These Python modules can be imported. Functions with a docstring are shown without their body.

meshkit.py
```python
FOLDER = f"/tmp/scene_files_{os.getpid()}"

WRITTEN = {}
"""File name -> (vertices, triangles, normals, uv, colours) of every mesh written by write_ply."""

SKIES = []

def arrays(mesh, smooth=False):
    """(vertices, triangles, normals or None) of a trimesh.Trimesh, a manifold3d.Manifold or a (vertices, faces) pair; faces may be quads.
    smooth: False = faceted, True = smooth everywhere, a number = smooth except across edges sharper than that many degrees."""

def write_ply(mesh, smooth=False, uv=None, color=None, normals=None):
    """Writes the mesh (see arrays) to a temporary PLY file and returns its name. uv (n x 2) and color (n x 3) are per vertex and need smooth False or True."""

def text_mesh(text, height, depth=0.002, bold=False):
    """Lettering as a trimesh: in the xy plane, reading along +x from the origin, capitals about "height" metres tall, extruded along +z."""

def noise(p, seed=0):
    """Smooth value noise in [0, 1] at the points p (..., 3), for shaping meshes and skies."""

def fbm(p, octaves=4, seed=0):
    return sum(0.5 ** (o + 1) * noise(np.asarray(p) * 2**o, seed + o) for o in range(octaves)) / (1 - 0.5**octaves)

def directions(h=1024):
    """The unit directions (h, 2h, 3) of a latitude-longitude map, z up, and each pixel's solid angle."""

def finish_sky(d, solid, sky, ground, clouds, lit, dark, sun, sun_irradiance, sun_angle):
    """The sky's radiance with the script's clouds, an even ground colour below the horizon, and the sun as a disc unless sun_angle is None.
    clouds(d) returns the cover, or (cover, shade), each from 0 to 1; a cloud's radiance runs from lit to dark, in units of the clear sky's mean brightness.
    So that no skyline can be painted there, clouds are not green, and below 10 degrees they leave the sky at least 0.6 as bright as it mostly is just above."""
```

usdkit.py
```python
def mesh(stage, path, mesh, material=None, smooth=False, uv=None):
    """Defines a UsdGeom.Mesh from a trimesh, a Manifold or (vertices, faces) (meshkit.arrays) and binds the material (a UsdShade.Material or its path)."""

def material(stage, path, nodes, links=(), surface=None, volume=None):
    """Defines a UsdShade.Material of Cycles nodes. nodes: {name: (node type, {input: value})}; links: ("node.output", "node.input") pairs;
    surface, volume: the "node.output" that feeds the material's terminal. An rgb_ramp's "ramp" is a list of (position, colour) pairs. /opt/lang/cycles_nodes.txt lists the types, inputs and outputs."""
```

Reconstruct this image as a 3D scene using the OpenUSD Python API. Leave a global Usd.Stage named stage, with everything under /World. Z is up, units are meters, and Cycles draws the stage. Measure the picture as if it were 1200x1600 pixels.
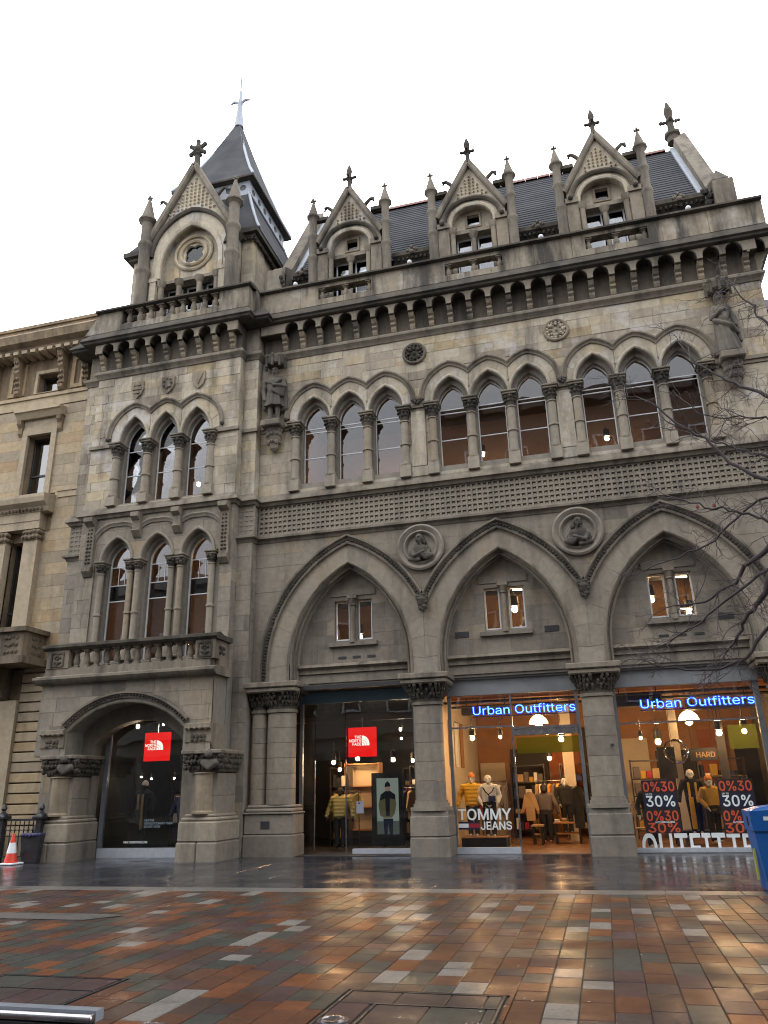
import math, random
import numpy as np, trimesh, usdkit, meshkit, manifold3d
from shapely.geometry import Polygon, box as sbox, Point, LineString
from shapely.ops import unary_union
from shapely import affinity
from pxr import Usd, UsdGeom, UsdLux, UsdShade, Sdf, Gf, Vt

stage = Usd.Stage.CreateInMemory()
UsdGeom.SetStageUpAxis(stage, 'Z'); UsdGeom.SetStageMetersPerUnit(stage, 1.0)
UsdGeom.Xform.Define(stage, '/World'); UsdGeom.Scope.Define(stage, '/World/Looks')
SC = 1.17                      # drawing units to metres (a person comes out 1.7 m tall)
# ------------------------------------------------------------------ camera
YAW, PIT, ROL, FPX = math.radians(14.76997), math.radians(19.92208), math.radians(-1.41343), 1198.186
CAM = np.array([0.0, -18.9, 1.45])
_c, _s, _cp, _sp = math.cos(YAW), math.sin(YAW), math.cos(PIT), math.sin(PIT)
fwd = np.array([-_s*_cp, _c*_cp, _sp]); rgt = np.array([_c, _s, 0]); upv = np.cross(rgt, fwd)
_cr, _sr = math.cos(ROL), math.sin(ROL)
rgt, upv = _cr*rgt + _sr*upv, -_sr*rgt + _cr*upv
cam = UsdGeom.Camera.Define(stage, '/World/camera')
m4 = np.eye(4); m4[0, :3] = rgt; m4[1, :3] = upv; m4[2, :3] = -fwd; m4[3, :3] = CAM*SC
cam.AddTransformOp().Set(Gf.Matrix4d(*m4.ravel().tolist()))
cam.CreateHorizontalApertureAttr(36.0); cam.CreateVerticalApertureAttr(48.0)
cam.CreateFocalLengthAttr(36.0*FPX/1200); cam.CreateFStopAttr(0.0)
cam.CreateClippingRangeAttr(Gf.Vec2f(0.05, 5000))
cam.CreateExposureAttr(0.0)
# ------------------------------------------------------------------ sky and sun
SUN_EL, SUN_AZ = math.radians(60), math.radians(205)     # azimuth = atan2(x, y) of the direction towards the sun
sky_mat = usdkit.material(stage, '/World/Looks/sky', {
    'sky': ('sky_texture', {'sky_type': 'single_scattering', 'sun_disc': False, 'sun_elevation': SUN_EL, 'sun_rotation': SUN_AZ, 'aerosol_density': 2.0}),
    'tc': ('texture_coordinate', {}),
    'n': ('noise_texture', {'scale': 2.2, 'detail': 5.0, 'roughness': 0.55}),
    'cl': ('rgb_ramp', {'ramp': [(0.25, (17.5, 17.9, 19.2)), (0.75, (23.0, 23.0, 23.6))]}),
    'mx': ('mix_color', {'fac': 0.93}),
    'bg': ('background_shader', {'strength': 0.125})},
    [('tc.generated', 'n.vector'), ('n.fac', 'cl.fac'), ('sky.color', 'mx.a'), ('cl.color', 'mx.b'), ('mx.result', 'bg.color')], surface='bg.background')
dome = UsdLux.DomeLight.Define(stage, '/World/sky')
UsdShade.MaterialBindingAPI.Apply(dome.GetPrim()).Bind(sky_mat)
dome.GetPrim().SetCustomDataByKey('kind', 'structure')
sun = UsdLux.DistantLight.Define(stage, '/World/sun')
sun.CreateIntensityAttr(0.16); sun.CreateAngleAttr(25.0); sun.CreateColorAttr(Gf.Vec3f(1.0, 0.97, 0.93))
sun.GetPrim().GetAttribute('inputs:normalize').Set(True) if sun.GetPrim().GetAttribute('inputs:normalize') else sun.CreateNormalizeAttr(True)
_d = np.array([math.sin(SUN_AZ)*math.cos(SUN_EL), math.cos(SUN_AZ)*math.cos(SUN_EL), math.sin(SUN_EL)])   # towards the sun
_x = np.cross([0, 0, 1], _d); _x /= np.linalg.norm(_x); _y = np.cross(_d, _x)
ms = np.eye(4); ms[0, :3] = _x; ms[1, :3] = _y; ms[2, :3] = _d
sun.AddTransformOp().Set(Gf.Matrix4d(*ms.ravel().tolist()))

# ------------------------------------------------------------------ helpers
rnd = random.Random(7)
rng = np.random.default_rng(7)
ORIG = {'/World': np.zeros(3)}
NAMES = {}

def uname(parent, name):
    k = (parent, name); n = NAMES.get(k, 0); NAMES[k] = n + 1
    return parent + '/' + (name if n == 0 else '%s_%03d' % (name, n))

def custom(prim, **kw):
    for k, v in kw.items():
        if v is not None:
            prim.SetCustomDataByKey(k, v)

def thing(name, label, cat, loc=(0, 0, 0), group=None, kind=None, rotz=0.0):
    p = uname('/World', name)
    x = UsdGeom.Xform.Define(stage, p)
    x.AddTranslateOp().Set(Gf.Vec3d(*[float(c)*SC for c in loc]))
    if rotz: x.AddRotateZOp().Set(math.degrees(rotz))
    ORIG[p] = np.zeros(3) if rotz else np.array(loc, float)
    custom(x.GetPrim(), label=label, category=cat, group=group, kind=kind)
    return p

def dup(src, name, label, dloc, group=None):
    p = uname('/World', name)
    x = UsdGeom.Xform.Define(stage, p)
    x.AddTranslateOp().Set(Gf.Vec3d(*[float(c)*SC for c in (ORIG[src] + np.array(dloc))]))
    sp = stage.GetPrimAtPath(src); was = sp.GetCustomData()
    x.GetPrim().GetReferences().AddInternalReference(src); x.GetPrim().SetInstanceable(True)
    custom(x.GetPrim(), label=label, category=was.get('category'), group=group or was.get('group'))
    return p

def tris(m):
    if hasattr(m, 'to_mesh'):
        q = m.to_mesh(); return np.asarray(q.vert_properties[:, :3], float), np.asarray(q.tri_verts, int)
    if isinstance(m, trimesh.Trimesh): return np.asarray(m.vertices, float), np.asarray(m.faces, int)
    return np.asarray(m[0], float).reshape(-1, 3), np.asarray(m[1], int).reshape(-1, 3)

def part(parent, name, mesh, mat, smooth=False, tint=None, label=None, kind=None, cat=None, group=None):
    v, f = tris(mesh)
    if parent == '/World':
        org = np.zeros(3)
    else:
        q = parent
        while q not in ORIG: q = q.rsplit('/', 1)[0]
        org = ORIG[q]
    path = uname(parent, name)
    v = (v - org)*SC
    if tint is not None and np.ndim(tint) == 1 and smooth:
        smooth = False
    o = usdkit.mesh(stage, path, (v, f), mat, smooth=smooth)
    if tint is not None:
        n = len(o.GetPointsAttr().Get())
        arr = np.full(n, float(tint), np.float32) if np.ndim(tint) == 0 else np.asarray(tint, np.float32)
        UsdGeom.PrimvarsAPI(o).CreatePrimvar('tint', Sdf.ValueTypeNames.FloatArray, 'vertex').Set(Vt.FloatArray.FromNumpy(arr))
    custom(o.GetPrim(), label=label, kind=kind, category=cat, group=group)
    return path

def cat(ms):
    vs, fs, n = [], [], 0
    for m in ms:
        if m is None: continue
        v, f = tris(m)
        if len(v) == 0: continue
        vs.append(v); fs.append(f + n); n += len(v)
    if not vs: return np.zeros((0, 3)), np.zeros((0, 3), int)
    return np.vstack(vs), np.vstack(fs)

def shift(m, d):
    v, f = tris(m); return v + np.array(d, float), f

_BF = np.array([[0, 2, 1], [0, 3, 2], [4, 5, 6], [4, 6, 7], [0, 1, 5], [0, 5, 4], [1, 2, 6], [1, 6, 5], [2, 3, 7], [2, 7, 6], [3, 0, 4], [3, 4, 7]])
def bx(x0, x1, y0, y1, z0, z1):
    return np.array([[x0, y0, z0], [x1, y0, z0], [x1, y1, z0], [x0, y1, z0], [x0, y0, z1], [x1, y0, z1], [x1, y1, z1], [x0, y1, z1]], float), _BF

def hexa(a, b):     # two quads (4 points each)
    return np.vstack([a, b]).astype(float), _BF

def cbx(x0, x1, y0, y1, z0, z1, c=0.02):     # chamfered box
    pts = []
    for sx in (0, 1):
        for sy in (0, 1):
            for sz in (0, 1):
                X, Y, Z = (x0, x1)[sx], (y0, y1)[sy], (z0, z1)[sz]
                dx, dy, dz = c*(1-2*sx), c*(1-2*sy), c*(1-2*sz)
                pts += [(X+dx, Y+dy, Z), (X+dx, Y, Z+dz), (X, Y+dy, Z+dz)]
    return tris(trimesh.PointCloud(np.array(pts)).convex_hull)

def polys(g):
    if g.is_empty: return []
    if g.geom_type == 'Polygon': return [g]
    return [p for p in getattr(g, 'geoms', []) if p.geom_type == 'Polygon' and p.area > 1e-5]

def prism(poly, y0, y1):      # polygon in x,z pushed from y0 to y1
    out = []
    for p in polys(poly):
        if p.area < 1e-5: continue
        t = trimesh.creation.extrude_polygon(p, y1 - y0, engine='earcut')
        v = np.asarray(t.vertices); out.append((np.stack([v[:, 0], y0 + v[:, 2], v[:, 1]], 1), np.asarray(t.faces)[:, ::-1]))
    return cat(out)

def prism_x(poly, x0, x1):    # polygon in y,z pushed along x
    out = []
    for p in polys(poly):
        t = trimesh.creation.extrude_polygon(p, x1 - x0, engine='earcut')
        v = np.asarray(t.vertices); out.append((np.stack([x0 + v[:, 2], v[:, 0], v[:, 1]], 1), np.asarray(t.faces)))
    return cat(out)

def prism_z(poly, z0, z1):
    out = []
    for p in polys(poly):
        t = trimesh.creation.extrude_polygon(p, z1 - z0, engine='earcut')
        v = np.asarray(t.vertices) + [0, 0, z0]; out.append((v, np.asarray(t.faces)))
    return cat(out)

def offs(path, closed=False):
    P = np.asarray(path, float); n = len(P)
    d = np.diff(P, axis=0)
    if closed: d = np.vstack([d, P[0]-P[-1]])
    d = d/np.maximum(np.linalg.norm(d, axis=1, keepdims=True), 1e-9)
    N = np.stack([-d[:, 1], d[:, 0]], 1)
    if closed:
        a, b = np.roll(N, 1, 0), N
    else:
        a, b = np.vstack([N[:1], N]), np.vstack([N, N[-1:]])
    m = a + b; m /= np.maximum(np.linalg.norm(m, axis=1, keepdims=True), 1e-9)
    k = 1/np.maximum((m*b).sum(1), 0.35)
    return P, m*k[:, None]

def sweep(path, prof, mode='xz', side=1, closed=False, base=0.0):
    """path in the plane xz or xy; prof = closed list of (n along the path's left normal*side, d along the third axis)."""
    P, N = offs(path, closed); prof = np.asarray(prof, float); K, n = len(prof), len(P)
    v = np.zeros((n, K, 3))
    ab = P[:, None, :] + side*N[:, None, :]*prof[None, :, :1]
    if mode == 'xz':
        v[..., 0], v[..., 2], v[..., 1] = ab[..., 0], ab[..., 1], base + prof[None, :, 1]
    elif mode == 'xy':
        v[..., 0], v[..., 1], v[..., 2] = ab[..., 0], ab[..., 1], base + prof[None, :, 1]
    elif mode == 'yz':
        v[..., 1], v[..., 2], v[..., 0] = ab[..., 0], ab[..., 1], base + prof[None, :, 1]
    f = []
    for i in range(n if closed else n-1):
        j = (i+1) % n
        for k in range(K):
            l = (k+1) % K
            f += [[i*K+k, j*K+k, j*K+l], [i*K+k, j*K+l, i*K+l]]
    v = v.reshape(-1, 3); f = np.array(f)
    if not closed:
        try:
            tv, tf = trimesh.creation.triangulate_polygon(Polygon(prof), engine='earcut')
            idx = np.array([int(np.argmin(((prof - q)**2).sum(1))) for q in np.asarray(tv)[:, :2]])
            tf = idx[np.asarray(tf)]
            f = np.vstack([f, tf, (tf + (n-1)*K)[:, ::-1]])
        except Exception: pass
    return v, f

def lathe(prof, cx, cy, n=14, a0=0.0, a1=2*math.pi):
    prof = np.asarray(prof, float); full = abs(a1-a0-2*math.pi) < 1e-6
    A = np.linspace(a0, a1, n, endpoint=not full)
    v = np.stack([cx + prof[:, None, 0]*np.cos(A), cy + prof[:, None, 0]*np.sin(A), np.repeat(prof[:, 1:], n, 1)], -1).reshape(-1, 3)
    f, K = [], len(prof)
    for k in range(K-1):
        for i in range(n if full else n-1):
            j = (i+1) % n
            f += [[k*n+i, k*n+j, (k+1)*n+j], [k*n+i, (k+1)*n+j, (k+1)*n+i]]
    b, t = len(v), len(v)+1
    v = np.vstack([v, [[cx, cy, prof[0, 1]], [cx, cy, prof[-1, 1]]]])
    for i in range(n if full else n-1):
        j = (i+1) % n; f += [[b, j, i], [t, (K-1)*n+i, (K-1)*n+j]]
    return v, np.array(f)

def tube(pts, radii, sides=7):
    p = np.asarray(pts, float); r = np.broadcast_to(np.asarray(radii, float), (len(p),))
    t = np.gradient(p, axis=0); t /= np.linalg.norm(t, axis=1, keepdims=True)+1e-12
    a = np.cross(t, np.where(np.abs(t[:, 2:]) < .9, [0, 0, 1.], [1., 0, 0])); a /= np.linalg.norm(a, axis=1, keepdims=True)+1e-12
    b = np.cross(t, a); ang = np.arange(sides)*2*math.pi/sides
    v = p[:, None] + r[:, None, None]*(np.cos(ang)[None, :, None]*a[:, None] + np.sin(ang)[None, :, None]*b[:, None])
    f = []
    for i in range(len(p)-1):
        for j in range(sides):
            k = (j+1) % sides
            f += [[i*sides+j, i*sides+k, (i+1)*sides+k], [i*sides+j, (i+1)*sides+k, (i+1)*sides+j]]
    v = np.vstack([v.reshape(-1, 3), p[:1], p[-1:]]); n = len(v)
    for j in range(sides):
        k = (j+1) % sides; f += [[n-2, k, j], [n-1, (len(p)-1)*sides+j, (len(p)-1)*sides+k]]
    return v, np.array(f)

_ICO = {s: trimesh.creation.icosphere(s, 1.0) for s in (0, 1, 2)}
def ball(c, r, s=1):
    m = _ICO[s]; return np.asarray(m.vertices)*np.asarray(r, float) + np.asarray(c, float), np.asarray(m.faces)

def blobs(pts, r, seed=0, sq=(1, 1, 1)):
    g = np.random.default_rng(abs(int(seed)))
    return cat([ball(np.asarray(p) + g.normal(0, r*.12, 3), r*np.array(sq)*g.uniform(.75, 1.2, 3), 0) for p in pts])

def sph(p, r): return manifold3d.Manifold.sphere(r, 16).translate(tuple(map(float, p)))
def bone(a, ra, b, rb): return manifold3d.Manifold.batch_hull([sph(a, ra), sph(b, rb)])
def hull(*s): return manifold3d.Manifold.batch_hull(list(s))
def fuse(ms): return manifold3d.Manifold.batch_boolean(ms, manifold3d.OpType.Add)
def smoothed(m, edge=.03, it=8):
    m = m.refine_to_length(edge); v, f = tris(m); t = trimesh.Trimesh(v, f, process=True)
    trimesh.smoothing.filter_taubin(t, iterations=it); return t
def place(m, x, y, z, rot=0.0, s=1.0):
    v, f = tris(m); c, q = math.cos(rot), math.sin(rot); v = v*s
    return np.stack([x + c*v[:, 0]-q*v[:, 1], y + q*v[:, 0]+c*v[:, 1], z+v[:, 2]], 1), f
def head_m(c, r, dirn=(0, -1, 0)):
    c = np.array(c, float); d = np.array(dirn, float); s = np.cross(d, [0, 0, 1.0]); u = np.array([0, 0, 1.0])
    k = r/.1
    P = lambda a, b, e: c + k*(a*s + b*d + e*u)
    return [hull(sph(P(0, -.015, .035), .088*k), sph(P(0, .03, -.05), .055*k), sph(P(0, .035, -.085), .035*k)),
            hull(sph(P(0, .088, .03), .012*k), sph(P(0, .112, -.02), .016*k)), hull(sph(P(-.02, .085, -.055), .012*k), sph(P(.02, .085, -.055), .012*k)),
            hull(sph(P(-.045, .072, .035), .014*k), sph(P(-.02, .078, .035), .012*k)), hull(sph(P(.045, .072, .035), .014*k), sph(P(.02, .078, .035), .012*k)),
            hull(sph(P(-.088, -.01, .01), .016*k), sph(P(-.085, -.01, -.025), .012*k)), hull(sph(P(.088, -.01, .01), .016*k), sph(P(.085, -.01, -.025), .012*k))]

def pointed(xc, w, zs, za, n=9):
    a = za - zs; R = (a*a + w*w)/(2*w); o = R - w
    T = np.linspace(math.pi, math.acos(max(-1, min(1, -o/R))), n)
    L = [(xc + o + R*math.cos(t), zs + R*math.sin(t)) for t in T]
    return L + [(2*xc - x, z) for x, z in L[-2::-1]]

def arch_poly(xc, w, zb, zs, za, n=9):
    return Polygon([(xc-w, zb)] + pointed(xc, w, zs, za, n) + [(xc+w, zb)])

def along(path, step):
    L = LineString(path); k = max(1, int(L.length/step))
    return [(L.interpolate((i+.5)/k, normalized=True).x, L.interpolate((i+.5)/k, normalized=True).y) for i in range(k)]

# ------------------------------------------------------------------ materials
def M(name, nodes, links, surface='p.BSDF'):
    return usdkit.material(stage, '/World/Looks/' + name, nodes, links, surface=surface)

def plain(name, col, rough=0.6, metal=0.0, var=0.12, scale=6.0, bump=0.0, coat=0.0, spec=0.5, streak=0.0):
    nodes = {'g': ('geometry', {}), 'n': ('noise_texture', {'scale': scale, 'detail': 4.0, 'roughness': 0.6}),
             'r': ('rgb_ramp', {'ramp': [(0.25, tuple(c*(1-var) for c in col)), (0.75, tuple(min(1, c*(1+var)) for c in col))]}),
             'rr': ('map_range', {'from_min': 0.3, 'from_max': 0.7, 'to_min': max(.02, rough*.8), 'to_max': min(1, rough*1.2)}),
             'p': ('principled_bsdf', {'metallic': metal, 'roughness': rough, 'specular_ior_level': spec})}
    links = [('g.position', 'n.vector'), ('n.fac', 'r.fac'), ('r.color', 'p.base_color'), ('n.fac', 'rr.value'), ('rr.result', 'p.roughness')]
    if bump:
        nodes['n2'] = ('noise_texture', {'scale': scale*6, 'detail': 4.0}); nodes['b'] = ('bump', {'strength': bump, 'distance': 0.02})
        links += [('g.position', 'n2.vector'), ('n2.fac', 'b.height'), ('b.normal', 'p.normal')]
    return M(name, nodes, links)

def stone(name, ramp, dirt=0.55, dirtcol=(0.03, 0.028, 0.026), dlo=0.5, dhi=0.72, bump=0.35, pale=0.0):
    ramp = [(a, tuple(c*0.72 for c in col)) for a, col in ramp]
    """ramp: stone colours picked by each block's tint; soot lies on it in tall ragged streaks."""
    nodes = {'g': ('geometry', {}), 'a': ('attribute', {'attribute': 'tint'}),
             'nl': ('noise_texture', {'scale': 0.55, 'detail': 4.0, 'roughness': 0.6}),
             'ad': ('math', {'math_type': 'multiply_add', 'value2': 0.55, 'value3': -0.27}),
             'sm': ('math', {'math_type': 'add', 'use_clamp': True}),
             'r': ('rgb_ramp', {'ramp': ramp}),
             'nf': ('noise_texture', {'scale': 6.0, 'detail': 7.0, 'roughness': 0.65}),
             'fr': ('rgb_ramp', {'ramp': [(0.3, (0.82, 0.81, 0.80)), (0.7, (1.12, 1.12, 1.11))]}),
             'np': ('noise_texture', {'scale': 0.75, 'detail': 5.0, 'roughness': 0.6}), 'pr': ('map_range', {'from_min': 0.53, 'from_max': 0.64, 'to_min': 0.0, 'to_max': pale, 'clamp': True}), 'pm': ('mix_color', {'b': (0.44, 0.425, 0.40)}),
             'mm': ('mix_color', {'blend_type': 'multiply', 'fac': 1.0, 'use_clamp': False}),
             'mp': ('mapping', {'mapping_type': 'point', 'scale': (1.6, 1.6, 0.28)}),
             'ns': ('noise_texture', {'scale': 1.0, 'detail': 6.0, 'roughness': 0.65}),
             'dr': ('map_range', {'from_min': dlo, 'from_max': dhi, 'to_min': 0.0, 'to_max': dirt, 'clamp': True}),
             'dm': ('mix_color', {'b': dirtcol}),
             'nb': ('noise_texture', {'scale': 35.0, 'detail': 4.0, 'roughness': 0.65}),
             'b': ('bump', {'strength': bump, 'distance': 0.02}),
             'p': ('principled_bsdf', {'roughness': 0.88, 'specular_ior_level': 0.25})}
    links = [('g.position', 'nl.vector'), ('nl.fac', 'ad.value1'), ('ad.value', 'sm.value1'), ('a.fac', 'sm.value2'), ('sm.value', 'r.fac'),
             ('g.position', 'nf.vector'), ('nf.fac', 'fr.fac'), ('r.color', 'mm.a'), ('fr.color', 'mm.b'),
             ('g.position', 'mp.vector'), ('mp.vector', 'ns.vector'), ('ns.fac', 'dr.value'), ('dr.result', 'dm.fac'), ('g.position', 'np.vector'), ('np.fac', 'pr.value'), ('pr.result', 'pm.fac'), ('mm.result', 'pm.a'), ('pm.result', 'dm.a'),
             ('dm.result', 'p.base_color'), ('g.position', 'nb.vector'), ('nb.fac', 'b.height'), ('b.normal', 'p.normal')]
    return M(name, nodes, links)

def emit(name, col, strength):
    return M(name, {'e': ('emission', {'color': col, 'strength': strength})}, [], 'e.emission')

def glass(name, ior=1.5, tintc=(0.93, 0.95, 0.95), rough=0.0, mixmin=0.0):
    nodes = {'t': ('transparent_bsdf', {'color': tintc}), 'gl': ('glossy_bsdf', {'color': (1, 1, 1), 'roughness': rough}), 'f': ('fresnel', {'IOR': ior}),
             'g': ('geometry', {}), 'n': ('noise_texture', {'scale': 0.9, 'detail': 1.0}), 'b': ('bump', {'strength': 0.06, 'distance': 0.1}),
             'm': ('mix_closure', {})}
    return M(name, nodes, [('f.fac', 'm.fac'), ('t.BSDF', 'm.closure1'), ('gl.BSDF', 'm.closure2'), ('g.position', 'n.vector'), ('n.fac', 'b.height'), ('b.normal', 'gl.normal')], 'm.closure')

GREY = [(0.0, (0.22, 0.197, 0.165)), (0.45, (0.32, 0.288, 0.237)), (0.75, (0.38, 0.335, 0.266)), (1.0, (0.38, 0.305, 0.21))]
TANR = [(0.0, (0.31, 0.265, 0.205)), (0.3, (0.46, 0.405, 0.315)), (0.62, (0.56, 0.50, 0.39)), (0.86, (0.55, 0.455, 0.30)), (1.0, (0.40, 0.32, 0.2))]
m_low = stone('stone_lower', GREY, dirt=0.5, dlo=0.5, dhi=0.72)
m_up = stone('stone_upper', TANR, dirt=0.62, pale=0.7, dlo=0.48, dhi=0.68)
m_trim = stone('stone_trim', [(0, (0.17, 0.15, 0.122)), (0.5, (0.285, 0.25, 0.198)), (1, (0.38, 0.315, 0.22))], dirt=0.7, dlo=0.46, dhi=0.66)
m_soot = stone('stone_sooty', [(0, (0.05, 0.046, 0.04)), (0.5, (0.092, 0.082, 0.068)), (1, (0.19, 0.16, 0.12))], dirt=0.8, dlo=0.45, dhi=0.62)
m_par = stone('stone_parapet', [(0, (0.2, 0.175, 0.14)), (0.5, (0.33, 0.29, 0.225)), (1, (0.42, 0.35, 0.25))], dirt=0.88, dlo=0.42, dhi=0.6, pale=0.4)
m_joint = stone('stone_joint', [(0, (0.25, 0.23, 0.2)), (1, (0.38, 0.35, 0.29))], dirt=0.3)
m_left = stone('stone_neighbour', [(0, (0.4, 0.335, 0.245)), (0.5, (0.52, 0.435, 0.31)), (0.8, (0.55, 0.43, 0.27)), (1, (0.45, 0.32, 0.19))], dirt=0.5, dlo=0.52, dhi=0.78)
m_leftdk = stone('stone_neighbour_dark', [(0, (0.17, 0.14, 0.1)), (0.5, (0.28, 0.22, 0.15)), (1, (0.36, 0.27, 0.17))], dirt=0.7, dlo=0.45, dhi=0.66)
m_statue = stone('stone_statue', [(0, (0.1, 0.092, 0.08)), (1, (0.2, 0.18, 0.15))], dirt=0.7, dlo=0.48, dhi=0.62)
m_slate = M('slate', {'g': ('geometry', {}), 'mp': ('mapping', {'mapping_type': 'point', 'scale': (5.5, 0.0, 8.5)}),
    'br': ('brick_texture', {'color1': (0.064, 0.07, 0.078), 'color2': (0.082, 0.088, 0.098), 'mortar': (0.05, 0.053, 0.06), 'scale': 1.0, 'mortar_size': 0.03, 'brick_width': 0.9, 'row_height': 1.0}),
    'n': ('noise_texture', {'scale': 1.2, 'detail': 5.0}), 'r': ('rgb_ramp', {'ramp': [(0.3, (0.7, 0.72, 0.74)), (0.7, (1.25, 1.22, 1.15))]}),
    'mm': ('mix_color', {'blend_type': 'multiply', 'fac': 1.0, 'use_clamp': False}), 'p': ('principled_bsdf', {'roughness': 0.75, 'specular_ior_level': 0.12})},
    [('g.position', 'mp.vector'), ('mp.vector', 'br.vector'), ('g.position', 'n.vector'), ('n.fac', 'r.fac'), ('br.color', 'mm.a'), ('r.color', 'mm.b'), ('mm.result', 'p.base_color')])
m_lead = plain('lead_flashing', (0.26, 0.29, 0.33), 0.5, 0.0, 0.2, 3.0)
m_ridge = plain('ridge_tile', (0.16, 0.07, 0.055), 0.8, 0, 0.25, 5)
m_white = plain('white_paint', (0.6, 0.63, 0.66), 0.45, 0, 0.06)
m_darkpaint = plain('dark_paint', (0.03, 0.03, 0.033), 0.4)
m_black = plain('black_iron', (0.012, 0.012, 0.014), 0.35)
m_steel = plain('steel', (0.5, 0.5, 0.54), 0.22, 1.0, 0.1)
m_bluegrey = plain('blue_grey_fascia', (0.1, 0.19, 0.25), 0.4, 0, 0.25, 1.5)
m_greyfas = plain('grey_fascia', (0.2, 0.21, 0.22), 0.45, 0, 0.25, 1.2)
m_frame = plain('aluminium_frame', (0.2, 0.22, 0.25), 0.4, 0.4, 0.1)
m_sill = plain('pale_sill', (0.42, 0.45, 0.5), 0.5, 0, 0.12)
m_glass = glass('shop_glass', 1.45)
m_panesky = glass('sky_glass', 2.6, (0.5, 0.52, 0.54))
m_pane = glass('window_glass', 1.58, (0.66, 0.68, 0.7))

# ================================================================== the gothic building
G = thing('gothic_building', 'grey sandstone gothic building with three pointed shop arches, corner tower and gabled dormers', 'building', (-4.0, 0.0, 0.0))
STONES = []          # (mesh, area, tint, material)

def ashlar(region, yf, courses, length, seed, mat, tlo=0.2, thi=0.8, gap=0.003, depth=0.05, jit=0.004):
    """courses: list of z levels; cuts the region into blocks with open joints, each block its own slightly uneven face."""
    g = random.Random(seed); x0, z0, x1, z1 = region.bounds
    prep = region
    for k in range(len(courses)-1):
        a, b = courses[k], courses[k+1]
        if b <= z0 or a >= z1: continue
        x = x0 - g.uniform(0, length)
        while x < x1:
            L = length*g.uniform(0.65, 1.45)
            cell = sbox(x+gap, a+gap, x+L-gap, b-gap)
            x += L
            q = prep.intersection(cell)
            for pp in polys(q):
                if pp.area < 0.006: continue
                pp = pp.simplify(0.004)
                t = g.uniform(tlo, thi)
                if g.random() < 0.12: t = g.uniform(0.75, 1.0)
                if g.random() < 0.07: t = g.uniform(0.0, 0.15)
                STONES.append((prism(pp, yf + g.uniform(-jit, jit), yf+depth), pp.area, t, mat))

def levels(z0, z1, h):
    n = max(1, round((z1-z0)/h)); return list(np.linspace(z0, z1, n+1))

BAYS = [-6.02, -1.99, 2.04]
PIER = [-4.0, 0.02, 4.06]
XR = 5.36                      # right end of the front
YT, YM = -0.6, -0.3            # tower front and the narrow strip beside it
XT0, XT1 = -14.0, -9.15
XM0, XM1 = -14.6, -8.7

# ---------------- lower arcade
def hood_path():
    pts = []
    for i, xc in enumerate(BAYS):
        p = pointed(xc, 2.40, 4.5, 7.94, 14)
        lo = -99 if i == 0 else (BAYS[i-1]+xc)/2
        hi = 99 if i == 2 else (BAYS[i+1]+xc)/2
        seg = [q for q in p if lo < q[0] < hi]
        pts += seg
        if i < 2:
            xm = hi; R = (3.44**2+2.4**2)/(4.8); o = R-2.4
            pts.append((xm, 4.5 + math.sqrt(R*R-(xm-xc+o)**2)))
    return [(pts[0][0], 4.12)] + pts + [(pts[-1][0], 4.12)]
HP = hood_path()
hood_reg = Polygon(HP)
arches_in = [arch_poly(xc, 1.63, 4.12, 4.6, 7.2, 12) for xc in BAYS]
arches_mid = [arch_poly(xc, 1.57, 4.0, 4.6, 7.13, 12) for xc in BAYS]
arches_deep = [arch_poly(xc, 1.51, 4.0, 4.6, 7.06, 12) for xc in BAYS]
wall_low = sbox(-8.7, 4.12, XR, 8.0)
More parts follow.
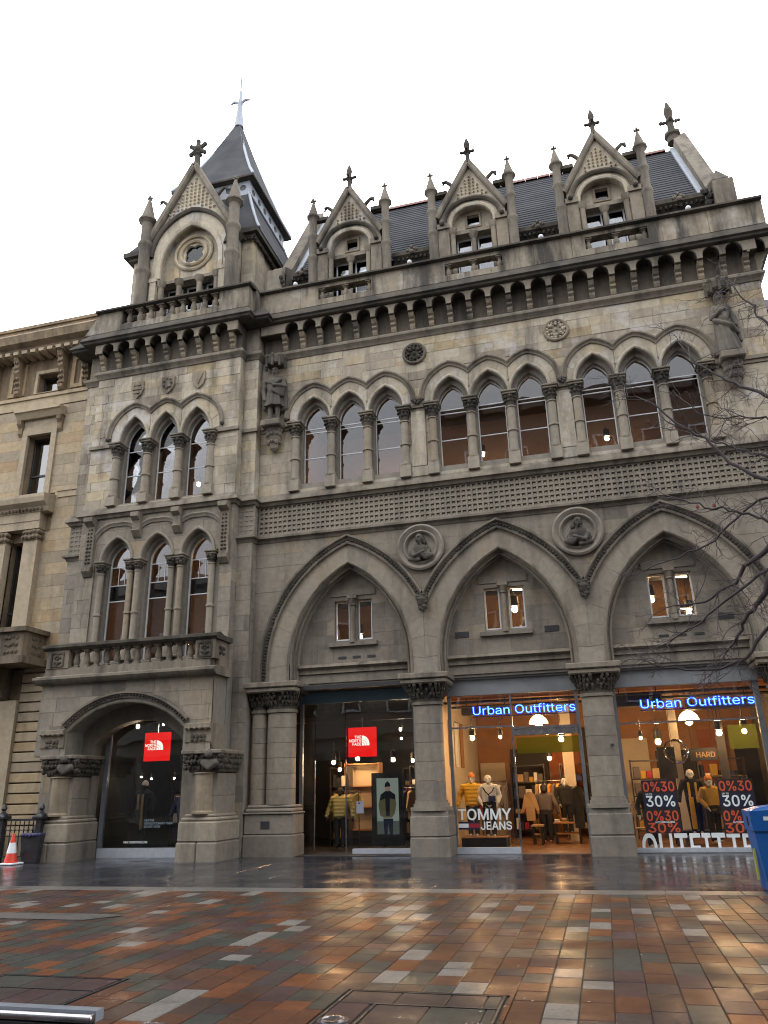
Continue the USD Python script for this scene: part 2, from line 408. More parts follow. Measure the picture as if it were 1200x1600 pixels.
part(G, 'arcade_wall', cat([prism(wall_low.difference(unary_union(arches_in)), 0.005, 0.16),
                            prism(wall_low.difference(unary_union(arches_mid)), 0.162, 0.30),
                            prism(wall_low.difference(unary_union(arches_deep)), 0.302, 0.62)]), m_joint, tint=0.95)
# voussoirs of the three arches
for i, xc in enumerate(BAYS):
    lo = -9 if i == 0 else (BAYS[i-1]+xc)/2; hi = 9 if i == 2 else (BAYS[i+1]+xc)/2
    ring = Polygon(pointed(xc, 2.22, 4.5, 7.76, 14) + [(xc+2.22, 4.12), (xc-2.22, 4.12)]).intersection(sbox(lo+.004, 4.13, hi-.004, 9)).difference(arches_in[i].buffer(0.012))
    angs = [-0.1] + list(np.linspace(0.17, math.pi-0.17, 13)) + [math.pi+0.1]
    c = (xc, 4.75); g = random.Random(30+i)
    for a, b in zip(angs[:-1], angs[1:]):
        w = Polygon([c, (c[0]+9*math.cos(a), c[1]+9*math.sin(a)), (c[0]+9*math.cos((a+b)/2), c[1]+9*math.sin((a+b)/2)), (c[0]+9*math.cos(b), c[1]+9*math.sin(b))])
        for q in polys(ring.intersection(w).buffer(-0.003)):
            if q.area > .02: part(G, 'voussoir', prism(q.simplify(.004), g.uniform(-.003, .001), 0.05), m_low, tint=g.uniform(.5, .8))
    # low springers under the ring (straight stilts)
    rollp = [(0.01, -0.02), (0.04, -0.035), (0.075, -0.015), (0.075, 0.05), (0.01, 0.06)]
    P = [(xc-1.62, 4.13)] + pointed(xc, 1.62, 4.6, 7.19, 14) + [(xc+1.62, 4.13)]
    part(G, 'arch_moulding', sweep(P, rollp, side=1), m_trim, smooth=40, tint=.55)
    P2 = [(xc-1.55, 4.13)] + pointed(xc, 1.55, 4.6, 7.11, 14) + [(xc+1.55, 4.13)]
    rr = [(0.035*math.cos(t), 0.165+0.035*math.sin(t)) for t in np.linspace(0, 2*math.pi, 9)[:-1]]
    part(G, 'arch_roll', sweep(P2, rr), m_trim, smooth=50, tint=.5)
hprof = [(-0.20, 0.02), (-0.19, -0.07), (-0.15, -0.08), (-0.11, -0.05), (-0.04, -0.06), (0.0, -0.13), (0.05, -0.13), (0.06, 0.02)]
part(G, 'hood_mould', sweep(HP, hprof), m_trim, smooth=35, tint=.3)
q = []
for k, (x, z) in enumerate(along(offs(HP)[0] - offs(HP)[1]*0.085, 0.085)):
    q.append(((x, -0.075, z)))
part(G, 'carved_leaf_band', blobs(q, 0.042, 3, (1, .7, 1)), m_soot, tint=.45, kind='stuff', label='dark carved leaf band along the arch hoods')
for x in PIER[:2]:
    part(G, 'hood_boss', cat([blobs([(x+.11*math.cos(a)*(1-k*.28), -.14, 6.06-.13*k+.05*math.sin(a)) for k in range(3) for a in np.linspace(0, 6.28, 6)], .075, 5, (1, .8, 1)),
                              lathe([(.05, 5.76), (.12, 5.86), (.16, 6.0), (.10, 6.12)], x, -.08, 9)]), m_soot, tint=.5)
# spandrel blocks
spand = sbox(-8.7, 4.12, XR, 8.0).difference(hood_reg.buffer(0.04))
for x in PIER[:2]: spand = spand.difference(Point(x, 7.42).buffer(0.64))
ashlar(spand, 0.0, levels(4.12, 8.0, .36), .85, 11, m_low, .42, .6)
# medallions with busts
def bust(cx, cz, t):
    S = sph
    ms = [hull(S((-.26*t, 0, -.22), .1), S((.2*t, .0, -.28), .1), S((-.1*t, -.04, 0), .1), S((.12*t, -.03, -.04), .1)), bone((0, -.06, 0), .06, (-.02*t, -.09, .12), .055),
          hull(S((-.02*t, .0, .26), .12), S((.1*t, -.02, .12), .07)), bone((-.24*t, -.06, -.1), .065, (-.16*t, -.2, -.26), .055), bone((-.16*t, -.2, -.26), .05, (.1*t, -.22, -.16), .042), bone((.22*t, -.05, -.12), .06, (.2*t, -.18, -.3), .05),
          hull(S((.02*t, -.2, -.2), .05), S((.3*t, -.14, -.26), .06), S((.16*t, -.16, -.34), .05)), hull(S((-.3*t, -.06, -.3), .06), S((-.05*t, -.16, -.36), .06))] + head_m((-.03*t, -.1, .22), .12, (-.3*t, -.95, 0))
    return smoothed(fuse(ms).translate((cx, 0, cz)), .03, 5)
for i, x in enumerate(PIER[:2]):
    ringp = [(.0, .02), (.0, -.10), (-.05, -.13), (-.1, -.1), (-.15, -.06), (-.2, -.1), (-.24, -.06), (-.26, .05)]
    circ = [(x + .63*math.cos(a), 7.42 + .63*math.sin(a)) for a in np.linspace(0, 2*math.pi, 33)[:-1]]
    mp = part(G, 'medallion', sweep(circ[::-1], ringp, closed=True), m_low, smooth=35, tint=.45)
    part(mp, 'medallion_ground', prism(Point(x, 7.42).buffer(.44), .03, .06), m_soot, tint=.5)
    part(mp, 'carved_bust', bust(x, 7.42, (1, -1)[i]), m_statue, smooth=50, tint=.4)
# piers: plinth, base, shaft drums, capital, abacus
def superell(w, d, n=20, e=3.2):
    return [(w*math.copysign(abs(math.cos(t))**(2/e), math.cos(t)), d*math.copysign(abs(math.sin(t))**(2/e), math.sin(t))) for t in np.linspace(0, 2*math.pi, n, endpoint=False)]
def capital(p, x, y, zb, zt, w, d, wt, dt, n=9, seed=0, mat=None):
    """bell with two tiers of leaves and a moulded abacus"""
    rows = []
    for k, t in enumerate(np.linspace(0, 1, 5)):
        ww, dd = w + (wt-.1-w)*t**2, d + (dt-.1-d)*t**2
        rows.append([(x+a, y+b, zb + (zt-zb)*t) for a, b in superell(ww, dd, 20)])
    v = np.array(rows).reshape(-1, 3); f = []
    for k in range(4):
        for j in range(20):
            l = (j+1) % 20; f += [[k*20+j, k*20+l, (k+1)*20+l], [k*20+j, (k+1)*20+l, (k+1)*20+j]]
    lv = []
    for tier, (t, s) in enumerate(((.3, .8), (.55, .9), (.8, 1.0))):
        for j in range(n*3):
            a = 2*math.pi*(j+.5*tier)/(n*3)
            ww, dd = w + (wt-w)*t**1.5, d + (dt-d)*t**1.5
            px, py = superell(ww, dd, 1)[0] if False else (ww*math.copysign(abs(math.cos(a))**.65, math.cos(a)), dd*math.copysign(abs(math.sin(a))**.65, math.sin(a)))
            if py > .25: continue
            lv.append((x+px*.98, y+py*.98, zb+(zt-zb)*t)); lv.append((x+px*1.05, y+py*1.05-.01, zb+(zt-zb)*(t+.13)))
    return part(p, 'capital', cat([(v, np.array(f)), blobs(lv, (zt-zb)*.105, seed, (1, .8, 1.3))]), mat or m_soot, tint=.55)
def drums(p, x, y, z0, z1, w, d, n, seed, mat=m_low):
    g = random.Random(seed); zs = np.linspace(z0, z1, n+1)
    for k in range(n):
        q = Polygon([(x+a, y+b) for a, b in superell(w, d, 20, 2.8)])
        part(p, 'drum', prism_z(q, zs[k]+.004, zs[k+1]-.004), mat, smooth=50, tint=g.uniform(.3, .7))
ZP = 1.02
def pier(x, w=.35, seed=0, left=False):
    pl = cat([cbx(x-.46, x+.46, -.34, .5, .42, .86, .02), bx(x-.43, x+.43, -.31, .5, .86, .97)])
    p = part(G, 'pier', pl, m_low, tint=.35)
    part(p, 'plinth_stone', cbx(x-.47, x+.47, -.35, .5, -.05, .414, .03), m_low, tint=.2)
    part(p, 'pier_base', cat([prism_z(Polygon([(x+a, .02+b) for a, b in superell(.47, .38, 20, 5)]), .972, 1.05),
                              prism_z(Polygon([(x+a, .02+b) for a, b in superell(.41, .33, 20, 3.5)]), 1.05, 1.13),
                              prism_z(Polygon([(x+a, .02+b) for a, b in superell(.38, .30, 20, 3)]), 1.13, 1.2)]), m_low, tint=.5)
    drums(p, x, .02, 1.2, 3.36, w, .27, 5, seed)
    part(p, 'necking', prism_z(Polygon([(x+a, .02+b) for a, b in superell(w+.035, .30, 20, 3)]), 3.37, 3.44), m_trim, tint=.4)
    capital(p, x, .02, 3.44, 3.86, w, .27, .58, .42, 9, seed)
    part(p, 'abacus', cat([cbx(x-.58, x+.58, -.42, .5, 3.86, 3.98, .03), cbx(x-.62, x+.62, -.46, .5, 3.982, 4.12, .02)]), m_trim, tint=.5)
pier(PIER[0], seed=1); pier(PIER[1], seed=2); pier(PIER[2], seed=3)
# left pier: a broad and a narrow shaft under one abacus
def left_pier():
    x = -7.96
    p = part(G, 'pier', cat([cbx(-8.66, -7.38, -.26, .5, .5, .96, .02), cbx(-8.69, -7.35, -.3, .5, .962, 1.0, .01)]), m_low, tint=.45)
    part(p, 'plinth_stone', cbx(-8.68, -7.36, -.3, .5, -.05, .494, .03), m_low, tint=.15)
    part(p, 'pier_base', cat([cbx(-8.64, -7.4, -.26, .5, 1.0, 1.09, .03), cbx(-8.62, -7.42, -.22, .5, 1.092, 1.17, .03)]), m_low, tint=.5)
    drums(p, -7.83, .04, 1.17, 3.36, .36, .27, 6, 5)
    drums(p, -8.42, .06, 1.17, 3.36, .2, .22, 6, 6)
    part(p, 'necking', cat([prism_z(Polygon([(-7.83+a, .04+b) for a, b in superell(.39, .3, 20, 3)]), 3.37, 3.45), prism_z(Polygon([(-8.42+a, .06+b) for a, b in superell(.23, .25, 20, 3)]), 3.37, 3.45)]), m_trim, tint=.4)
    capital(p, -7.83, .04, 3.45, 3.86, .36, .27, .54, .42, 9, 7); capital(p, -8.42, .06, 3.45, 3.86, .2, .22, .32, .36, 6, 8)
    part(p, 'abacus', cat([cbx(-8.7, -7.3, -.42, .5, 3.86, 3.98, .03), cbx(-8.73, -7.25, -.46, .5, 3.982, 4.12, .02)]), m_trim, tint=.5)
    part(p, 'vent_plate', bx(-8.22, -7.98, -.265, -.25, .62, .8), m_darkpaint)
left_pier()
# wall to the left of the left pier down to the ground, and right end wall
part(G, 'lower_wall', bx(-9.13, -8.69, YM+.014, .6, -.05, 4.3), m_joint, tint=.4)
part(G, 'lower_wall', bx(XM0, -14.003, YM+.014, .6, -.05, 4.3), m_joint, tint=.4)
part(G, 'lower_wall', bx(4.55, XR, .05, 8, -.05, 4.12), m_joint, tint=.4)
# tympana with pairs of little windows, moulded sill, fascia
for i, xc in enumerate(BAYS):
    tymp = arch_poly(xc, 1.56, 4.05, 4.6, 7.09, 10)
    wins = [sbox(xc+a, 5.2, xc+b, 6.28) for a, b in ((-.52, -.11), (.11, .52))]
    part(G, 'tympanum', prism(tymp.difference(unary_union(wins)), .436, .62), m_joint, tint=.3)
    ashlar(tymp.buffer(-.02).difference(unary_union(wins).buffer(.005)), .43, [4.62, 5.0, 5.36, 5.75, 6.15, 6.55, 7.1], .6, 40+i, m_low, .2, .62)
    for k, (a, b) in enumerate(((-.52, -.11), (.11, .52))):
        fr = sbox(xc+a+.01, 5.21, xc+b-.01, 6.27).difference(sbox(xc+a+.045, 5.25, xc+b-.045, 6.24))
        w = part(G, 'window', prism(fr, .53, .57), m_white)
        part(w, 'pane', bx(xc+a+.04, xc+b-.04, .545, .55, 5.24, 6.25), m_pane)
    col = part(G, 'colonnette', lathe([(.1, 5.12), (.1, 5.2), (.07, 5.24), (.065, 6.1), (.1, 6.13), (.07, 6.16), (.12, 6.3)], xc, .39, 12), m_trim, smooth=40, tint=.6)
    part(col, 'capital', bx(xc-.13, xc+.13, .27, .47, 6.3, 6.4), m_trim, tint=.5)
    part(G, 'lintel', bx(xc-.62, xc+.62, .40, .47, 6.4, 6.58), m_low, tint=.4)
    part(G, 'window_sill', bx(xc-.66, xc+.66, .33, .47, 5.04, 5.14), m_low, tint=.2)
    mp = [(-.0, 4.62), (-.1, 4.6), (-.16, 4.52), (-.06, 4.46), (-.08, 4.36), (0, 4.34)]
    part(G, 'tympanum_moulding', prism_x(Polygon([(.43+a, z) for a, z in mp]), xc-1.52, xc+1.52), m_trim, tint=.5)
    part(G, 'tympanum_frieze', bx(xc-1.52, xc+1.52, .40, .6, 4.12, 4.34), m_low, tint=.35)
    part(G, 'fascia', cat([bx(xc-1.6, xc+1.6, .56, .70, 3.62, 4.11), bx(xc-1.6, xc+1.6, .5, .72, 4.0, 4.05)]), m_bluegrey if i == 0 else m_greyfas)
    if i: part(G, 'vent_plate', bx(xc+.95, xc+1.3, .415, .44, 5.05, 5.2), m_darkpaint)
    if i == 1: part(G, 'vent_plate', bx(xc-1.3, xc-.95, .415, .44, 5.05, 5.2), m_darkpaint)
    for k in range(3):
        if i != 1: part(G, 'slot_vent', bx(xc-.42+.4*k, xc-.2+.4*k, .418, .44, 4.72, 4.78), m_darkpaint)

# ---------------- diaper band
PITCH = 0.1417
def diaper(x0, x1, z0, rows, yf, pitch=PITCH, clip=None):
    """square recesses, each with a small stud left in it, framed by ribs"""
    ms = []; n = int(round((x1-x0)/pitch)); z1 = z0+rows*pitch; px = (x1-x0)/n
    ms.append(bx(x0, x1, yf+.05, yf+.12, z0, z1))
    for r in range(rows+1): ms.append(bx(x0, x1, yf, yf+.06, z0+r*pitch-.026, z0+r*pitch+.026))
    for k in range(n+1): ms.append(bx(x0+k*px-.026, x0+k*px+.026, yf+.004, yf+.058, z0, z1))
    for r in range(rows):
        for k in range(n):
            cx, cz = x0+(k+.5)*px, z0+(r+.5)*pitch; a = .046
            ms.append(hexa([(cx-a, yf+.012, cz-.046), (cx+a, yf+.012, cz-.046), (cx+a, yf+.055, cz-.046), (cx-a, yf+.055, cz-.046)], [(cx-a*.55, yf+.012, cz-.004), (cx+a*.55, yf+.012, cz-.004), (cx+a*.9, yf+.055, cz+.02), (cx-a*.9, yf+.055, cz+.02)]))
    return cat(ms)
ZD = 8.22
for k, (a, b) in enumerate(((-8.64, -4.0), (-4.0, 0.7), (0.7, XR))):
    part(G, 'diaper_panel', diaper(a, b, ZD, 6, (0.0, .003, 0.0)[k]), m_low, tint=.62-.06*k, kind='stuff')
part(G, 'diaper_panel', diaper(XT1+.03, XM1+.02, ZD, 6, YM), m_low, tint=.5, kind='stuff')
part(G, 'diaper_panel', diaper(XM0, XT0-.02, ZD, 6, YM), m_low, tint=.4, kind='stuff')
# strings: plan path steps round the strip and the tower
def plan(d=0.0):
    return [(XM0-.1, .2), (XM0, .2), (XM0, YM), (XT0, YM), (XT0, YT), (XT1, YT), (XT1, YM), (XM1, YM), (XM1, 0.0), (XR, 0.0), (XR, 6.0)][1:]
def string(name, prof, mat, tint, sel=None, path=None):
    return part(G, name, sweep(path or plan(), [(-a, z) for a, z in prof], mode='xy', side=1), mat, smooth=30, tint=tint)
for pth in ([(XM0, .2), (XM0, YM), (XT0, YM)], [(XT1, YM), (XM1, YM), (XM1, 0.0), (XR, 0.0)]): string('string_course', [(-.05, 8.2), (.03, 8.2), (.13, 8.16), (.13, 8.1), (.05, 8.06), (.02, 7.99), (-.05, 7.99)], m_trim, .4, path=pth)
string('string_course', [(-.05, 9.42), (.02, 9.42), (.14, 9.26), (.16, 9.18), (.10, 9.16), (.06, 9.08), (-.05, 9.08)], m_trim, .42)
string('string_course', [(-.05, 14.06), (.06, 14.06), (.13, 13.98), (.13, 13.92), (.06, 13.86), (.03, 13.78), (-.05, 13.78)], m_trim, .35)
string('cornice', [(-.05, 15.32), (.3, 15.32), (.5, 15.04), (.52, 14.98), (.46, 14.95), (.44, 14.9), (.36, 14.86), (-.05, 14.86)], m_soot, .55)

# ---------------- window arcades
def shaft(p, x, y, z0, z1, r, ring, seed, zc, wcap, name='column'):
    s = part(p, name, lathe([(r*1.3, z0), (r*1.38, z0+.04), (r*1.15, z0+.06), (r*1.2, z0+.08), (r, z0+.15), (r, ring-.03), (r*1.25, ring-.02), (r*1.3, ring), (r*1.25, ring+.03), (r, ring+.04), (r*.97, z1-.04), (r*1.2, z1-.03), (r*1.2, z1)], x, y, 14), m_low, smooth=40, tint=.6+.3*((seed*37) % 10)/10)
    lv = [(x+wcap*.95*math.cos(a)*t, y+wcap*.95*math.sin(a)*t, z1+(zc-z1)*h) for t, h in ((.78, .5), (1, .82)) for a in np.linspace(0, 2*math.pi, 9)[:-1] + h]
    part(s, 'capital', cat([lathe([(r, z1), (r*1.15, z1+.4*(zc-z1)), (wcap*.95, zc)], x, y, 12), blobs(lv, .055, seed)]), m_soot, tint=.6)
    part(s, 'abacus', cat([cbx(x-wcap-.02, x+wcap+.02, y-wcap-.02, y+wcap+.1, zc, zc+.06, .015), cbx(x-wcap-.05, x+wcap+.05, y-wcap-.05, y+wcap+.1, zc+.062, zc+.12, .015)]), m_trim, tint=.45)
    return s

def sash(xc, yg, w, z0, zs, za, bars, t=.045):
    o = arch_poly(xc, w, z0, zs, za, 8); i = arch_poly(xc, w-t, z0+t, zs, za-t*1.2, 8)
    fr = [prism(o.difference(i), yg-.02, yg+.03)]
    for z in bars: fr.append(bx(xc-w+.01, xc+w-.01, yg-.012, yg+.022, z-.014, z+.014))
    wn = part(G, 'window', cat(fr), m_white)
    part(wn, 'pane', prism(i.buffer(.008), yg, yg+.004), m_pane)
    return wn

def arcade(xs, yf, zsill, zspr, w_in, z_in, w_op, z_op, hw, hz0, hz1, bars, yg, zwin):
    ops = [arch_poly(x, w_in, zsill, zspr, z_in) for x in xs]; op2 = [arch_poly(x, w_op, zsill, zspr, z_op) for x in xs]
    for x in xs:
        pr = [(0, yf-.03), (.03, yf-.05), (.07, yf-.04), (.09, yf-.01), (.09, yf+.06), (0, yf+.06)]
        part(G, 'arch_moulding', sweep([(x-w_in, zspr+.01)]+pointed(x, w_in, zspr+.02, z_in)+[(x+w_in, zspr+.01)], pr), m_up, smooth=40, tint=.5)
        sash(x, yf+yg, w_op+.02, zwin, zspr, z_op+.01, bars)
    # hood over the group
    pts = []
    for i, x in enumerate(xs):
        p = pointed(x, hw, hz0, hz1, 9)
        lo = -99 if i == 0 else (xs[i-1]+x)/2; hi = 99 if i == len(xs)-1 else (xs[i+1]+x)/2
        pts += [q for q in p if lo < q[0] < hi]
        if i < len(xs)-1:
            a = hz1-hz0; R = (a*a+hw*hw)/(2*hw); o = R-hw; pts.append((hi, hz0+math.sqrt(max(0, R*R-(hi-x+o)**2))))
    part(G, 'hood_mould', sweep(pts, [(-.1, yf+.02), (-.09, yf-.04), (-.04, yf-.05), (0, yf-.1), (.04, yf-.1), (.05, yf+.02)]), m_trim, smooth=35, tint=.45)
    for e in (pts[0], pts[-1]): part(G, 'label_stop', ball((e[0], yf-.06, e[1]-.04), .065, 1), m_soot, smooth=True, tint=.5)
    hoodreg = Polygon(pts).buffer(.03)
    # voussoirs
    for i, x in enumerate(xs):
        lo = -99 if i == 0 else (xs[i-1]+x)/2; hi = 99 if i == len(xs)-1 else (xs[i+1]+x)/2
        reg = Polygon(pts + [(pts[-1][0], zspr), (pts[0][0], zspr)]).buffer(-.1).union(Polygon(pts).buffer(-.09)).intersection(sbox(lo+.003, zspr+.01, hi-.003, 99)).difference(arch_poly(x, w_in+.085, zspr-.1, zspr, z_in+.1))
        for k in range(5):
            a0, a1 = math.pi*k/5, math.pi*(k+1)/5; c = (x, zspr)
            wq = Polygon([c, (x+5*math.cos(a0), zspr+5*math.sin(a0)), (x+5*math.cos(a1), zspr+5*math.sin(a1))])
            for q in polys(reg.intersection(wq).buffer(-.004)):
                if q.area > .008: part(G, 'voussoir', prism(q.simplify(.004), yf+rnd.uniform(-.005, .003), yf+.05), m_up, tint=rnd.uniform(.25, .8))
    return unary_union(ops), unary_union(op2), hoodreg.union(sbox(pts[0][0], zspr, pts[-1][0], pts[0][1]+.01))

GX = [-5.95, -1.9, 2.02]
ops, op2s, hoods = [], [], []
for gx in GX:
    a, b, h = arcade([gx-1.09, gx, gx+1.09], 0.0, 9.66, 11.6, .5, 12.36, .39, 12.22, .84, 11.78, 12.80, (10.56, 11.38, 11.5), .36, 9.7)
    ops.append(a); op2s.append(b); hoods.append(h)
    for k, dx in enumerate((-1.63, -.545, .545, 1.63)):
        shaft(G, gx+dx, 0.0, 9.78, 11.14, .115, 10.42, int(gx*7)+k, 11.46, .175)
        part(G, 'column_plinth', cbx(gx+dx-.155, gx+dx+.155, -.14, .2, 9.43, 9.778, .01), m_low, tint=.7)
    part(G, 'window_sill', hexa([(gx-1.6, -.02, 9.40), (gx+1.6, -.02, 9.40), (gx+1.6, .4, 9.40), (gx-1.6, .4, 9.40)], [(gx-1.6, -.02, 9.5), (gx+1.6, -.02, 9.5), (gx+1.6, .4, 9.7), (gx-1.6, .4, 9.7)]), m_up, tint=.55)
OPS, OP2, HOODS = unary_union(ops), unary_union(op2s), unary_union(hoods)
up = sbox(-8.69, 9.42, XR, 13.8)
part(G, 'upper_wall', cat([prism(up.difference(OPS), .014, .18), prism(up.difference(OP2), .182, .5)]), m_joint, tint=.6)
face = up.difference(OPS.buffer(.02)).difference(HOODS).difference(unary_union([sbox(gx-1.66, 9.4, gx+1.66, 9.72) for gx in GX]))
face = face.difference(unary_union([arch_poly(x, .59, 9.4, 11.6, 12.47) for gx in GX for x in (gx-1.09, gx, gx+1.09)]))
face = face.difference(unary_union([Point(x, 13.28).buffer(.36) for x in (-3.96, .06)]))
ashlar(face.intersection(sbox(-9, 11.6, 6, 14)), 0.0, levels(11.6, 13.8, .275), .72, 21, m_up, .15, .85, jit=.009)
ashlar(face.intersection(sbox(-9, 9.42, 6, 11.39)), 0.0, levels(9.42, 11.39, .33), .8, 22, m_up, .3, .7)
# impost string between the groups
for a, b in ((-8.65, GX[0]-1.78), (GX[0]+1.78, GX[1]-1.78), (GX[1]+1.78, GX[2]-1.78), (GX[2]+1.78, XR)):
    part(G, 'impost_band', cat([bx(a, b, -.07, .05, 11.5, 11.6), bx(a, b, -.03, .05, 11.40, 11.498)]), m_trim, tint=.5)
for x in ((GX[0]+GX[1])/2, (GX[1]+GX[2])/2):
    part(G, 'pilaster', cat([cbx(x-.24, x+.24, -.04, .06, 9.43, 9.74, .02), bx(x-.2, x+.2, -.05, .06, 9.74, 11.39)]), m_up, tint=.55)
    part(G, 'label_stop', blobs([(x+.06*math.cos(a), -.1, 11.68+.05*math.sin(a)) for a in np.linspace(0, 6, 7)], .06, 9), m_soot, tint=.5)
# carved roundels
for i, x in enumerate((-3.96, .06)):
    circ = [(x + .35*math.cos(a), 13.28 + .35*math.sin(a)) for a in np.linspace(0, 2*math.pi, 29)[:-1]]
    r = part(G, 'roundel', sweep(circ[::-1], [(.0, .03), (.0, -.05), (-.03, -.07), (-.07, -.05), (-.09, 0.02)], closed=True), m_trim, smooth=40, tint=(.1, .8)[i])
    part(r, 'carved_boss', cat([prism(Point(x, 13.28).buffer(.29), .0, .05), blobs([(x+.17*math.cos(a), -.03, 13.28+.17*math.sin(a)) for a in np.linspace(0, 6.283, 9)[:-1]] + [(x, -.05, 13.28)] + [(x+.24*math.cos(a), -.01, 13.28+.24*math.sin(a)) for a in np.linspace(.2, 6.4, 15)[:-1]], .055, 12+i)]), (m_soot, m_up)[i], tint=.5)

# ---------------- corbel table, cornice, parapet
def corbel(x, yf):
    pr = [(0, 14.06), (-.06, 14.08), (-.1, 14.16), (-.1, 14.24), (-.16, 14.28), (-.17, 14.3), (-.17, 14.34), (-.12, 14.37), (-.2, 14.42), (-.25, 14.5), (-.25, 14.58), (-.30, 14.6), (-.3, 14.68), (0, 14.68)]
    part(G, 'corbel', prism_x(Polygon([(yf+a, z) for a, z in pr]), x-.075, x+.075), m_trim, tint=rnd.uniform(.4, 1.0))
def trefoil(x, zb, w, zt):
    return arch_poly(x, w, zb-.5, 14.66, 14.865, 6)
def corbel_table(xs, yf, x0, x1):
    for x in xs: corbel(x, yf)
    slab = sbox(x0, 14.55, x1, 14.90)
    mids = [(a+b)/2 for a, b in zip(xs[:-1], xs[1:])]
    hw = (xs[1]-xs[0])/2-.075
    cut = unary_union([trefoil(m, 14.5, hw, 14.85) for m in mids])
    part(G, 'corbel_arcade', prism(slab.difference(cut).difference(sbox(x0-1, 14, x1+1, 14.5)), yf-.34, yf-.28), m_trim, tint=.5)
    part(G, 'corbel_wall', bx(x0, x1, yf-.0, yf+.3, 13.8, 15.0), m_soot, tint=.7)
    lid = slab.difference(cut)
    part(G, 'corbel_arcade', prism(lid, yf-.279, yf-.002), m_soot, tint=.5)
XC = [-7.93 + .5665*k for k in range(24)]
corbel_table(XC, 0.0, -8.65, XR)
XCT = [-13.85 + .5575*k for k in range(9)]
corbel_table(XCT, YT, XT0-.02, XT1+.02)
part(G, 'corbel_wall', bx(XT1+.003, XM1-.002, YM, .3, 13.79, 14.9), m_trim, tint=.45)
part(G, 'corbel_wall', bx(XM0, XT0-.003, YM+.014, .3, 8.0, 14.9), m_trim, tint=.45)
PB, PT = 15.3, 16.02
def parapet(x0, x1, yf, holes, end=False, seed=0):
    reg = sbox(x0, PB, x1, PT)
    for a, b in holes: reg = reg.difference(sbox(a, 15.5, b, 15.9))
    g = random.Random(seed); xs = [x0]
    while xs[-1] < x1-1.6: xs.append(xs[-1]+g.uniform(.9, 1.4))
    xs.append(x1)
    for a, b in zip(xs[:-1], xs[1:]):
        for q in polys(reg.intersection(sbox(a+.004, PB, b-.004, PT))):
            part(G, 'parapet_stone', prism(q, yf-.33+g.uniform(-.004, .004), yf-.05), m_par, tint=g.uniform(.3, .75))
    xs2 = list(np.arange(x0-.0, x1, 1.35)) + [x1]
    for a, b in zip(xs2[:-1], xs2[1:]):
        part(G, 'coping_stone', sweep([(a+.003, 0), (b-.003, 0)], [(yf-.46-.0, PT+.0), (yf-.46, PT+.06), (yf-.2, PT+.13), (yf+.05, PT+.1), (yf+.05, PT)], mode='xy') if False else prism_x(Polygon([(yf-.38, PT), (yf-.46, PT+.015), (yf-.46, PT+.07), (yf-.2, PT+.14), (yf+.06, PT+.1), (yf+.06, PT)]), a+.003, b-.003), m_soot, tint=g.uniform(.3, .7))
def baluster(p, x, y, z0, z1, r=.07, mat=m_trim, name='baluster', seed=0):
    h = z1-z0
    part(p, name, cat([lathe([(r*1.1, z0+.06*h), (r*1.25, z0+.1*h), (r*.9, z0+.16*h), (r*1.15, z0+.32*h), (r*1.2, z0+.4*h), (r*.75, z0+.72*h), (r*.7, z0+.8*h), (r*1.1, z0+.84*h), (r*1.2, z0+.92*h)], x, y, 10),
                       bx(x-r*1.35, x+r*1.35, y-r*1.35, y+r*1.35, z0, z0+.07*h), bx(x-r*1.5, x+r*1.5, y-r*1.5, y+r*1.5, z0+.91*h, z1)]), mat, smooth=40, tint=.3+.4*((seed*13) % 7)/7)
HOLES = [(-6.8, -5.12), (-2.88, -1.2), (1.12, 2.8)]
parapet(-8.75, XR+.36, 0.0, HOLES, seed=2)
part(G, 'parapet_stone', cat([bx(XR+.08, XR+.33, -.05, 6, PB, PT)]), m_par, tint=.4)
for h, (a, b) in enumerate(HOLES):
    for k, t in enumerate((.05, .5, .95)): baluster(G, a+(b-a)*t, -.19, 15.5, 15.9, .075, seed=k+h)
# tower parapet with balusters
TB0, TB1 = -13.15, -9.82
part(G, 'parapet_stone', bx(-14.0, TB0-.02, YT-.33, YT-.05, PB, PT), m_par, tint=.35)
part(G, 'parapet_stone', bx(TB1+.02, XT1+.33, YT-.33, YT-.05, PB, PT), m_par, tint=.5)
part(G, 'parapet_stone', cat([bx(XT1+.05, XT1+.33, YT-.05, .0, PB, PT), bx(XT1+.33, XM1, YM-.33, YM-.05, PB, PT)]), m_par, tint=.45)
part(G, 'parapet_stone', prism(Polygon([(-14.5, PB), (-14.0, PB), (-14.0, PT)]), YT-.33, YT-.05), m_par, tint=.3)
part(G, 'parapet_stone', bx(TB0-.02, TB1+.02, YT-.33, YT-.05, PB, 15.5), m_par, tint=.55)
for a, b in ((-14.1, -12.7), (-12.7, -11.3), (-11.3, -10.0), (-10.0, XT1+.44)):
    part(G, 'coping_stone', prism_x(Polygon([(YT-.38, PT), (YT-.46, PT+.015), (YT-.46, PT+.07), (YT-.2, PT+.14), (YT+.02, PT+.1), (YT+.02, PT)]), a+.003, b-.003), m_soot, tint=.5)
part(G, 'coping_stone', bx(XT1-.02, XT1+.44, YT+.02, .06, PT, PT+.1), m_soot, tint=.5)
part(G, 'coping_stone', bx(XT1+.445, XM1-.1, YM-.44, YM+.06, PT, PT+.12), m_soot, tint=.5)
for k in range(9): baluster(G, -12.98+.375*k, YT-.2, 15.5, 16.02, .085, seed=k)

